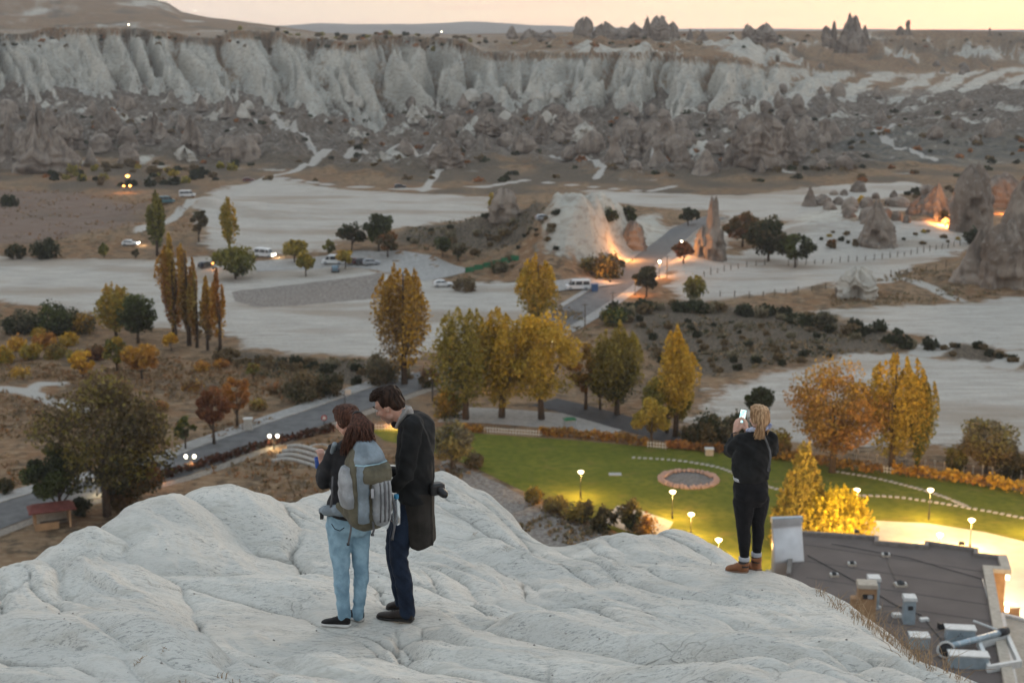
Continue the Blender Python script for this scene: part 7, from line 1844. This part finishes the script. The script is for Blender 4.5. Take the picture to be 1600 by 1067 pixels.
bp = N(n, 'Bump', Strength=0.7, Distance=0.4); l.new(_fn(0.8, 5), bp.inputs['Height']); l.new(bp.outputs[0], b.inputs['Normal'])
m_palerock = simple('pale tuff', (0.40, 0.37, 0.32), 0.95, var=0.25, scale=0.35, bump=0.6, bscale=2.0)
def rock_mesh(h, rx, ry, prof, seed, holes=(), nz=30, na=44, lean=(0, 0), rough=0.16, jag=0.0):
    """prof: (height fraction, radius fraction); holes: (angle deg, height fraction, half width m, half height m, depth m)"""
    t = np.linspace(0, 1, nz)[:, None]; a = np.linspace(0, 2 * math.pi, na, endpoint=False)[None, :]
    r = np.interp(t, [p[0] for p in prof], [p[1] for p in prof]) + 0 * a
    ca, sa = np.cos(a) + 0 * t, np.sin(a) + 0 * t
    r = r * (1 + rough * (0.55 * vn(ca * 4.5 + seed, sa * 4.5 + t * 2.5, seed + 21) + 0.45 * vn(ca * 9, sa * 9 + t * 8, seed + 23) + 0.45 * vn(t * 15 + ca * 1.2, sa * 2, seed + 25) + vn(ca * 1.6 + seed, sa * 1.6 + t * 2.2, seed) + 0.6 * vn(ca * 3.6 + t * 1.5, sa * 3.6 - t * 3.0, seed + 3) + 0.35 * vn(ca * 8, sa * 8 + t * 7, seed + 5)))
    x = rx * r * ca + lean[0] * h * t; y = ry * r * sa + lean[1] * h * t; z = h * t * (1 + jag * (vn(ca * 2.6, sa * 2.6 + 3, seed + 9) + 0.7 * vn(ca * 6, sa * 6, seed + 11))) + h * 0.05 * vn(ca * 2.2, sa * 2.2 + 3, seed + 9) * t
    for ad, hf, hw, hh, dp in holes:
        an = rad(ad); cx = np.interp(hf, [p[0] for p in prof], [p[1] for p in prof])
        arc = ((a - an + math.pi) % (2 * math.pi) - math.pi) * max(rx, ry) * cx
        m_ = np.clip(1.4 - np.maximum(np.abs(arc) / hw, np.abs(z - hf * h) / hh), 0, 0.4) / 0.4
        x = x - np.cos(an) * dp * m_; y = y - np.sin(an) * dp * m_
    v = np.stack([x.ravel(), y.ravel(), z.ravel()], -1); f = grid_faces(nz, na, True)
    k = len(v); v = np.vstack([v, [[v[-na:, 0].mean(), v[-na:, 1].mean(), h * 1.01]]])
    me = np_mesh('rock', v, f)
    cap_ = [((nz - 1) * na + i, (nz - 1) * na + (i + 1) % na, k) for i in range(na)]
    bm = bmesh.new(); bm.from_mesh(me); bm.verts.ensure_lookup_table()
    for q in cap_: bm.faces.new([bm.verts[j] for j in q])
    for f_ in bm.faces: f_.smooth = True
    bm.to_mesh(me); bm.free(); me.update()
    return me
CONE = ((0, 1.0), (0.25, 0.82), (0.5, 0.58), (0.72, 0.36), (0.88, 0.22), (0.96, 0.15), (1, 0.05)); TOWER = ((0, 1.0), (0.2, 0.92), (0.5, 0.84), (0.75, 0.66), (0.9, 0.45), (1, 0.18)); BLOCK = ((0, 1.0), (0.3, 0.96), (0.6, 0.92), (0.8, 0.78), (0.93, 0.5), (1, 0.2))
CHIM = ((0, 1.0), (0.2, 0.7), (0.45, 0.42), (0.7, 0.30), (0.80, 0.30), (0.86, 0.42), (0.94, 0.36), (1, 0.1)); DOME = ((0, 1.0), (0.35, 0.95), (0.65, 0.75), (0.85, 0.45), (1, 0.1))
FR = 'fairy chimneys of the valley'
def rock(a, r, top, wpx, prof, label, holes=(), m=None, name='fairy_chimney', lean=(0, 0), dist=None, group=FR, seed=None, rough=0.20, jag=0.10):
    g = hit(a, r) if dist is None else P(a, r, dist); mp = MPP(g.y)
    h = (P(a, top, g.y) - g).z + 0.6; rx = wpx * mp * 0.54
    if 140 < r < 280 and dist is None: h *= 0.72; rough = 0.34; jag = 0.2
    o = link(name, rock_mesh(h, rx, rx * 0.85, prof, seed or int(a), holes, lean=lean, rough=rough, jag=jag), m or m_fairy); o.location = g - Vector((0, 0, 0.8)); tag(o, label, 'rock', group); return o
W = -90
rock(1113, 405, 312, 32, ((0, 1.0), (0.3, 0.95), (0.48, 0.88), (0.55, 0.58), (0.75, 0.42), (0.9, 0.34), (1, 0.2)), 'slender pointed cone with a ruined base beside the dark trees', ((-95, 0.16, 0.8, 0.9, 1.2), (-60, 0.3, 0.6, 0.6, 1.0)), rough=0.26, jag=0.05)
rock(1098, 402, 356, 24, BLOCK, 'broken low wall of rock at the foot of the pointed cone', ((-90, 0.3, 0.7, 0.9, 1.0),))
rock(1518, 362, 264, 60, BLOCK, 'tall dark rock tower with cave windows at the right', ((-100, 0.50, 0.9, 1.1, 2.2), (-70, 0.35, 0.6, 0.8, 1.5), (-120, 0.25, 0.5, 0.6, 1.5)), lean=(-0.02, 0), rough=0.13, jag=0.06)
rock(1596, 440, 296, 84, ((0, 1.0), (0.3, 0.97), (0.55, 0.88), (0.75, 0.70), (0.9, 0.48), (1, 0.2)), 'great cave rock cut by the right edge of the picture', ((-110, 0.10, 1.2, 1.5, 2.5), (-80, 0.45, 0.8, 0.9, 2.0)), rough=0.14, jag=0.06)
rock(1566, 446, 350, 66, BLOCK, 'blocky dark rock with a flat face in front of the great cave rock', ((-95, 0.1, 1.5, 1.2, 2.2), (-60, 0.12, 0.8, 0.9, 1.8)))
rock(1520, 436, 362, 64, CONE, 'dark wedge of rock sloping down to the pale field', lean=(0.12, 0))
rock(1368, 382, 320, 54, ((0, 1.0), (0.3, 0.86), (0.55, 0.66), (0.75, 0.45), (0.9, 0.24), (1, 0.08)), 'grey cone with a split cave mouth in the pale field', ((-110, 0.28, 0.9, 1.3, 2.2), (-75, 0.14, 0.7, 0.8, 1.6)))
rock(1384, 378, 348, 26, BLOCK, 'low rock stuck to the side of the grey cone with the split cave')
rock(1265, 322, 293, 26, CONE, 'small dark cone above the white bank')
rock(1285, 320, 304, 34, DOME, 'low brown dome right of the small dark cone')
rock(787, 342, 296, 44, BLOCK, 'lone square rock behind the scrub mound', ((-100, 0.3, 0.6, 0.8, 1.2),))
rock(1338, 464, 424, 56, BLOCK, 'pale dome rock with a dark cave mouth above the scrub strip', ((-100, 0.30, 1.0, 1.3, 2.4),), m_palerock, rough=0.30, jag=0.22)
rock(1318, 462, 432, 24, BLOCK, 'brown rock leaning on the pale dome rock', ((-80, 0.3, 0.6, 0.8, 1.2),))
lit1 = rock(990, 388, 346, 34, BLOCK, 'roadside rock glowing orange at the lit cutting', (), rough=0.24, jag=0.05)
rock(948, 426, 396, 40, DOME, 'pale rounded rock lit orange above the road', (), m_palerock)
lit2 = rock(1462, 336, 290, 52, CONE, 'rock face glowing orange left of the cave tower', ())
rock(1440, 334, 306, 40, DOME, 'dimmer rock on the left flank of the orange glowing face', ())
rock(1560, 322, 274, 56, BLOCK, 'orange glowing rock between the cave tower and the great cave rock', ())
rock(1185, 258, 160, 74, ((0, 1.0), (0.3, 0.98), (0.6, 0.88), (0.8, 0.68), (0.93, 0.4), (1, 0.15)), 'great dark brown rock block in the badlands', ((-100, 0.12, 1.2, 1.6, 3),))
rock(1150, 262, 205, 46, CONE, 'brown cone left of the great dark rock block')
rock(64, 268, 148, 92, CONE, 'great leaning brown cone at the left of the badlands', ((-80, 0.18, 1.0, 1.6, 2.5), (-105, 0.36, 0.7, 1.0, 2.0)), lean=(-0.03, 0))
rock(20, 262, 170, 60, CONE, 'brown cone at the left picture edge beside the great leaning cone')
rock(300, 240, 168, 42, CONE, 'brown cone above the cave mouths left of the white slopes', ((-95, 0.2, 1.0, 1.6, 2.5),))
rock(240, 222, 168, 54, CONE, 'squat brown cone with a square cave', ((-88, 0.35, 1.2, 1.4, 2.5),))
rock(290, 250, 222, 26, DOME, 'small pale rock with a tall cave mouth', ((-92, 0.42, 1.1, 2.6, 3.0),), m_palerock)
rock(170, 215, 160, 40, TOWER, 'brown tower under the white cliffs at the left')
rock(110, 232, 165, 46, TOWER, 'grey brown tower right of the great leaning cone', ((-90, 0.25, 0.9, 1.4, 2.2),))
rock(352, 245, 205, 50, DOME, 'crumbled brown mound right of the cave mouths', ((-100, 0.3, 1.6, 1.0, 2.5), (-70, 0.3, 1.2, 0.9, 2.0)))
rock(885, 218, 160, 60, DOME, 'brown rounded block below the white fluted ridge')
rock(845, 225, 172, 44, CONE, 'grey cone left of the brown rounded block')
rock(915, 218, 182, 34, DOME, 'pale lump at the right of the brown rounded block', (), m_palerock)
rock(1040, 245, 172, 58, CONE, 'broad brown cone in the middle of the badlands', ((-95, 0.2, 1.0, 1.2, 2.2),))
rock(1002, 248, 196, 36, TOWER, 'short tower left of the broad brown cone', ((-90, 0.3, 0.8, 1.2, 2.0),))
rock(1068, 262, 215, 30, CONE, 'small cone right of the broad brown cone', ())
rock(1230, 250, 178, 48, CONE, 'crumbling cone right of the great dark rock block')
rock(700, 262, 205, 50, DOME, 'brown knoll of rock above the tracks')
rock(648, 190, 160, 34, CONE, 'grey white cone at the mouth of the gully', (), m_palerock)
rock(770, 210, 168, 44, DOME, 'grey lump between the gully and the fluted ridge')
# small cones and boulders among them
var = [rock_mesh(1.0, 0.55, 0.48, (CONE, CHIM, DOME, BLOCK, TOWER, CONE)[k], 300 + k, ((-90, 0.3, 0.10, 0.12, 0.16),) if k in (0, 3, 4) else (), 14, 20, rough=0.22) for k in range(6)]
def small(n_, box, s0, s1, label, group, pm, pick):
    for k, a in enumerate(sorted(random.uniform(box[0], box[2]) for _ in range(n_))):
        r = random.uniform(box[1], box[3]); g = hit(a, r); s_ = random.uniform(s0, s1)
        o = link('rock_cone', var[random.choice(pick)], None); o.location = g - Vector((0, 0, s_ * 0.12)); o.scale = (s_ * random.uniform(0.8, 1.3), s_ * random.uniform(0.8, 1.3), s_ * random.uniform(0.8, 1.25)); o.rotation_euler = (random.uniform(-.06, .06), random.uniform(-.06, .06), random.uniform(-0.5, 0.5))
        if not o.data.materials: o.data.materials.append(m_fairy)
        if pm:
            o.material_slots[0].link = 'OBJECT'; o.material_slots[0].material = pm
        tag(o, ordinal(k) + ' from the left, ' + label, 'rock', group)
small(34, (0, 165, 420, 262), 4, 11, 'small brown rock cone among the left badlands', 'small rocks of the left badlands', None, (0, 2, 3, 4, 5))
small(40, (620, 165, 1000, 250), 3, 9, 'small brown rock in the middle badlands', 'small rocks of the middle badlands', None, (0, 2, 3, 5))
small(46, (960, 170, 1320, 270), 3, 10, 'small brown rock cone in the right badlands', 'small rocks of the right badlands', None, (0, 1, 2, 3, 4))
small(36, (1180, 100, 1600, 240), 3, 9, 'small rock on the stepped slope at the upper right', 'small rocks of the stepped slope', None, (0, 2, 3, 5))
small(30, (300, 150, 900, 200), 3, 8, 'small pale rock lump below the white cliffs', 'pale rock lumps below the cliffs', m_palerock, (0, 2, 5))
small(30, (1290, 300, 1500, 350), 1.5, 4.5, 'boulder on the bank round the orange lit rocks', 'boulders on the right bank', None, (2, 3))
# the broken skyline
SK = 'rocks on the skyline'
for a, r, tp, w, pf, lb in ((912, 70, 29, 24, TOWER, 'square topped rock tower at the left end of the skyline castle'), (942, 70, 36, 34, DOME, 'double humped rock right of the square topped tower'), (968, 70, 44, 30, BLOCK, 'low saddle rock in the middle of the skyline castle'),
    (992, 70, 36, 28, TOWER, 'stepped rock left of the highest skyline castle rocks'), (1010, 68, 27, 20, CONE, 'sharp rock peak of the skyline castle'), (1030, 68, 26, 26, BLOCK, 'highest block of the skyline castle'), (1050, 68, 36, 22, TOWER, 'sloping right end of the skyline castle'),
    (1078, 62, 45, 10, CONE, 'thin needle right of the skyline castle'), (1098, 62, 46, 14, CONE, 'small needle farther right of the skyline castle'), (1169, 60, 39, 14, BLOCK, 'small square rock on the right skyline'), (1194, 66, 36, 34, DOME, 'broad rock beside the small square one on the skyline'),
    (1292, 72, 42, 12, BLOCK, 'stub of rock beside the thin finger rock'), (1302, 75, 34, 9, TOWER, 'thin finger rock on the right skyline'), (1330, 82, 24, 36, ((0, 1.0), (0.3, 0.9), (0.55, 0.66), (0.8, 0.42), (0.92, 0.36), (1, 0.22)), 'highest lone peak on the right skyline'), (1350, 70, 40, 16, CONE, 'shoulder rock right of the highest lone peak'),
    (1418, 54, 32, 14, CHIM, 'capped mushroom rock on the right skyline'), (1407, 54, 41, 12, DOME, 'low rock left of the capped mushroom rock'), (1546, 56, 44, 6, CHIM, 'tiny capped rock on the far right skyline'), (830, 72, 46, 30, DOME, 'low bushy rock left of the skyline castle'), (858, 72, 46, 24, DOME, 'low rock between the bushy rock and the square topped tower'), (800, 60, 41, 12, DOME, 'tiny dark knob on the skyline above the gully')):
    d = 1150 if a < 1150 else 1180
    tp += (r - tp) * 0.12
    rock(a, r, tp, w * 1.15, pf, lb, (), None, 'skyline_rock', (0, 0), d, SK, rough=0.28, jag=0.17)
# floodlights under the glowing rocks
for a, r, dx, pw, lb in ((984, 402, 3, 2400, 'floodlight at the foot of the glowing roadside rock'), (950, 434, 4, 700, 'floodlight under the pale rounded rock by the road'), (1466, 344, 0, 5200, 'floodlight under the glowing rock left of the cave tower'), (1566, 332, -3, 5200, 'floodlight under the glowing rock beside the great cave rock')):
    g = hit(a, r); g.y -= 6.5; g.z = Tz(g.x, g.y)
    t = empty('floodlight', g, 0, lb, 'floodlight', 'floodlights at the rocks')
    MB().box((0, 0, 0.35), (0.5, 0.3, 0.35)).build('housing', m_dark, t); MB().box((0, 0.17, 0.37), (0.42, 0.04, 0.26)).build('lens', m_lampo, t); MB().box((0, 0, 0.08), (0.2, 0.2, 0.2)).build('foot', m_dark, t)
    point(t, (0, 0.5, 2.2), pw * 1.5, (1.0, 0.38, 0.09), 0.5)
# ------------------------------------------------------------------ vehicles
m_tyre = simple('tyre', (0.02, 0.02, 0.02), 0.8); m_win = simple('car window', (0.025, 0.03, 0.035), 0.12); m_hl, n, l, b = mat('headlight on'); b.inputs['Emission Color'].default_value = (1, 0.93, 0.75, 1); b.inputs['Emission Strength'].default_value = 16
m_hlo = simple('headlight glass', (0.5, 0.5, 0.5), 0.15); m_tl = simple('tail light', (0.25, 0.012, 0.01), 0.3)
def paint_m(name, c): return simple(name, c, 0.3, 0.0, var=0.05)
m_pw = paint_m('white car paint', (0.62, 0.63, 0.63)); m_pd = paint_m('dark car paint', (0.03, 0.032, 0.038)); m_pt = paint_m('teal car paint', (0.06, 0.14, 0.16)); m_pg = paint_m('silver car paint', (0.30, 0.32, 0.34)); m_pr = paint_m('maroon car paint', (0.12, 0.03, 0.03)); m_pb = paint_m('blue grey car paint', (0.10, 0.16, 0.20))
def vehicle(a, r, heading, kind, pm, label, lights=False):
    g = hit(a, r); g.z += 0.04
    name = 'van' if kind == 'van' else 'parked_car'
    t = empty(name, g, rad(heading), label, 'van' if kind == 'van' else 'car', 'vehicles in the valley')
    if kind == 'van':
        ln, w, h = 5.4, 2.0, 2.3
        lower = [(-2.7, 0.35), (2.65, 0.35), (2.72, 0.75), (2.55, 1.12), (-2.7, 1.15)]; cab = [(-2.68, 1.15), (2.05, 1.12), (1.25, 2.15), (1.0, 2.28), (-2.45, 2.30), (-2.66, 2.15)]
        wins = [[(1.95, 1.2), (1.28, 2.02), (0.75, 2.02), (0.75, 1.2)], [(0.6, 1.2), (0.6, 2.02), (-0.9, 2.02), (-0.9, 1.2)], [(-1.05, 1.2), (-1.05, 2.02), (-2.4, 2.02), (-2.5, 1.2)]]; wx = (1.75, -1.65); wr = 0.36
        shield = ((2.0, 1.2), (1.30, 2.05))
    else:
        ln, w, h = 4.3, 1.78, 1.5
        lower = [(-2.12, 0.30), (2.1, 0.30), (2.18, 0.55), (2.0, 0.82), (1.05, 0.94), (-2.1, 0.96)]; cab = [(-1.95, 0.95), (1.05, 0.93), (0.35, 1.42), (-0.2, 1.50), (-1.2, 1.48), (-1.75, 1.3)]
        wins = [[(0.85, 0.98), (0.32, 1.36), (-0.3, 1.40), (-0.3, 0.98)], [(-0.4, 0.98), (-0.4, 1.40), (-1.15, 1.38), (-1.6, 1.2), (-1.6, 0.98)]]; wx = (1.32, -1.28); wr = 0.32
        shield = ((1.0, 0.97), (0.40, 1.38))
    def extrude(pr, w0, w1, zz):
        mb = MB(); k = len(pr); z0 = min(p[1] for p in pr); z1 = max(p[1] for p in pr); vs = []
        for s_ in (-1, 1):
            for x, z in pr:
                f = (z - z0) / (z1 - z0); vs.append((x, s_ * (w0 + (w1 - w0) * f) / 2, z))
        return mb.add(vs, [tuple(range(k))[::1], tuple(range(k, 2 * k))[::-1]] + [(i, k + i, k + (i + 1) % k, (i + 1) % k) for i in range(k)])
    bd = extrude(lower, w, w, 0).build('body', pm, t); bv = bd.modifiers.new('b', 'BEVEL'); bv.width = 0.06; bv.segments = 2
    cb = extrude(cab, w - 0.04, w - 0.36, 0).build('cabin', pm, t); bv = cb.modifiers.new('b', 'BEVEL'); bv.width = 0.05; bv.segments = 2
    z0 = min(p[1] for p in cab); z1 = max(p[1] for p in cab)
    yy = lambda z: ((w - 0.04) + (-0.32) * (z - z0) / (z1 - z0)) / 2
    for s_ in (-1, 1):
        for wn_ in wins:
            mb = MB(); k = len(wn_); mb.add([(x, s_ * (yy(z) + 0.012), z) for x, z in wn_] + [(x, s_ * (yy(z) - 0.02), z) for x, z in wn_], [tuple(range(k)), tuple(range(k, 2 * k))[::-1]] + [(i, (i + 1) % k, k + (i + 1) % k, k + i) for i in range(k)])
            mb.build('side_window', m_win, cb)
    (xa, za), (xb, zb) = shield
    MB().add([(xa + 0.03, -w * 0.42, za), (xa + 0.03, w * 0.42, za), (xb + 0.03, w * 0.36, zb), (xb + 0.03, -w * 0.36, zb), (xa - 0.05, -w * 0.42, za), (xa - 0.05, w * 0.42, za), (xb - 0.05, w * 0.36, zb), (xb - 0.05, -w * 0.36, zb)], [(0, 1, 2, 3), (7, 6, 5, 4), (0, 4, 5, 1), (1, 5, 6, 2), (2, 6, 7, 3), (3, 7, 4, 0)]).build('windscreen', m_win, cb)
    for x in wx:
        for s_ in (-1, 1):
            wh = MB().tube([(x, s_ * (w / 2 - 0.20), wr), (x, s_ * (w / 2 + 0.015), wr)], wr, 16).build('wheel', m_tyre, t, False); MB().tube([(x, s_ * (w / 2), wr), (x, s_ * (w / 2 + 0.03), wr)], wr * 0.6, 12).build('rim', m_pg, wh)
    for s_ in (-1, 1):
        q = 0.22 if lights else 0.13
        Blob().ell((ln / 2 - 0.02, s_ * w * 0.36, 0.72), (0.10, q, q * 0.8), None, 10, 6).build('headlight', m_hl if lights else m_hlo, t, True)
        MB().box((-ln / 2 + 0.02, s_ * w * 0.42, 0.85), (0.08, 0.16, 0.3)).build('tail_light', m_tl, t)
    if lights: point(t, (ln / 2 + 1.2, 0, 0.8), 220, (1.0, 0.85, 0.6), 0.2)
vehicle(903, 453, 184, 'van', m_pw, 'white van parked sideways beside the road next to the blue container')
vehicle(293, 308, 8, 'van', m_pw, 'white van on the far field above the olive poplar')
vehicle(521, 413, 172, 'van', m_pw, 'white van in the car park beside the small trees')
vehicle(414, 402, -24, 'van', m_pw, 'pale van with its headlights shining by the green shrub', True)
vehicle(204, 384, -4, 'car', m_pw, 'white car with headlights on at the edge of the pale field', True)
vehicle(259, 318, 30, 'van', m_pt, 'teal van half hidden by the tall green poplar')
vehicle(524, 424, 95, 'car', m_pb, 'small blue grey car nose on in the car park')
vehicle(556, 413, 20, 'car', m_pr, 'maroon car parked at the start of the car park row')
vehicle(568, 413, 15, 'car', m_pd, 'dark car parked between the maroon and the silver car')
vehicle(580, 414, 12, 'car', m_pg, 'silver car at the end of the parked row by the golden poplar')
vehicle(625, 294, 15, 'car', m_pd, 'dark car on the track at the foot of the badlands')
vehicle(388, 284, 10, 'car', m_pr, 'maroon car on the track at the far field edge')
vehicle(322, 418, 60, 'car', m_pd, 'dark car beside the green shrub with an orange lamp over it')
vehicle(692, 448, 5, 'car', m_pw, 'white car below the tarpaulin fence at the field edge')
vehicle(850, 345, 10, 'car', m_pg, 'silver car parked on the scrub mound under the lone rock')
globe_lamp(333, 422, 411, 1, 160, 'orange lamp on a post beside the green shrub in the pale field', ORG, m_lampo, 0.34, grp='orange lamps in the field')
# fires or lamps in the dark bushes on the far side
for a, r, s_ in ((200, 284, 0.8), (194, 299, 0.45), (204, 299, 0.5)):
    g = hit(a, r + 2); t = empty('yard_light', g, 0, {200: 'large orange yard light in the dark bushes below the badlands', 194: 'small orange yard light under the large one, nearer the open field', 204: 'small orange yard light under the large one, nearer the track'}[a], 'light', 'orange yard lights')
    MB().tube([(0, 0, -0.3), (0, 0, 2.0)], 0.07, 6).build('pole', m_dark, t); MB().lathe((0, 0, 2.0), [(0.1, 0), (s_, s_ * 0.5), (s_, s_), (0.1, s_ * 1.4)], 12).build('lens', m_lampo, t, True); point(t, (0, -1.5, 2.4), 500, ORG)
# tiny walkers by the ruined cone and in the field
def walker(a, r, label, cm):
    g = hit(a, r); t = empty('person', g, 0, label, 'person', 'far walkers')
    bl = Blob(); bl.cap([(0, 0, 1.45), (0, 0, 0.95)], [0.20, 0.17], 10); bl.ell((0, 0, 1.66), (0.10, 0.11, 0.13)); bl.cap([(0, 0, 1.5), (0, 0, 1.6)], [0.06, 0.06], 8)
    for s_ in (-1, 1):
        bl.cap([(0.09 * s_, 0, 0.95), (0.10 * s_, 0.04 * s_, 0.5), (0.10 * s_, 0.08 * s_, 0.06)], [0.10, 0.075, 0.055], 8); bl.cap([(0.20 * s_, 0, 1.42), (0.26 * s_, 0.02, 1.12), (0.24 * s_, 0.1, 0.86)], [0.06, 0.05, 0.04], 8)
    bl.fuse('body', cm, t, 0.03, 2)
walker(1096, 392, 'walker in dark clothes nearest to the ruined cone rock', m_black); walker(1108, 394, 'walker in dark clothes in the middle below the ruined cone rock', m_navy); walker(1116, 394, 'walker in dark clothes farthest along the field below the ruined cone', m_black); walker(316, 421, 'walker standing beside the dark car in the pale field', m_navy)
# ------------------------------------------------------------------ the evening air
m_air = bpy.data.materials.new('evening haze'); m_air.use_nodes = True
n = m_air.node_tree.nodes; l = m_air.node_tree.links
n.remove(n['Principled BSDF'])
pv_ = n.new('ShaderNodeVolumePrincipled'); pv_.inputs['Color'].default_value = (0.96, 0.97, 1.0, 1); pv_.inputs['Density'].default_value = 0.00009; pv_.inputs['Anisotropy'].default_value = 0.0
l.new(pv_.outputs[0], n['Material Output'].inputs['Volume'])
hz = MB().box((0, 3000, 100), (24000, 8200, 330)).build('haze', m_air)
tag(hz, kind='stuff')
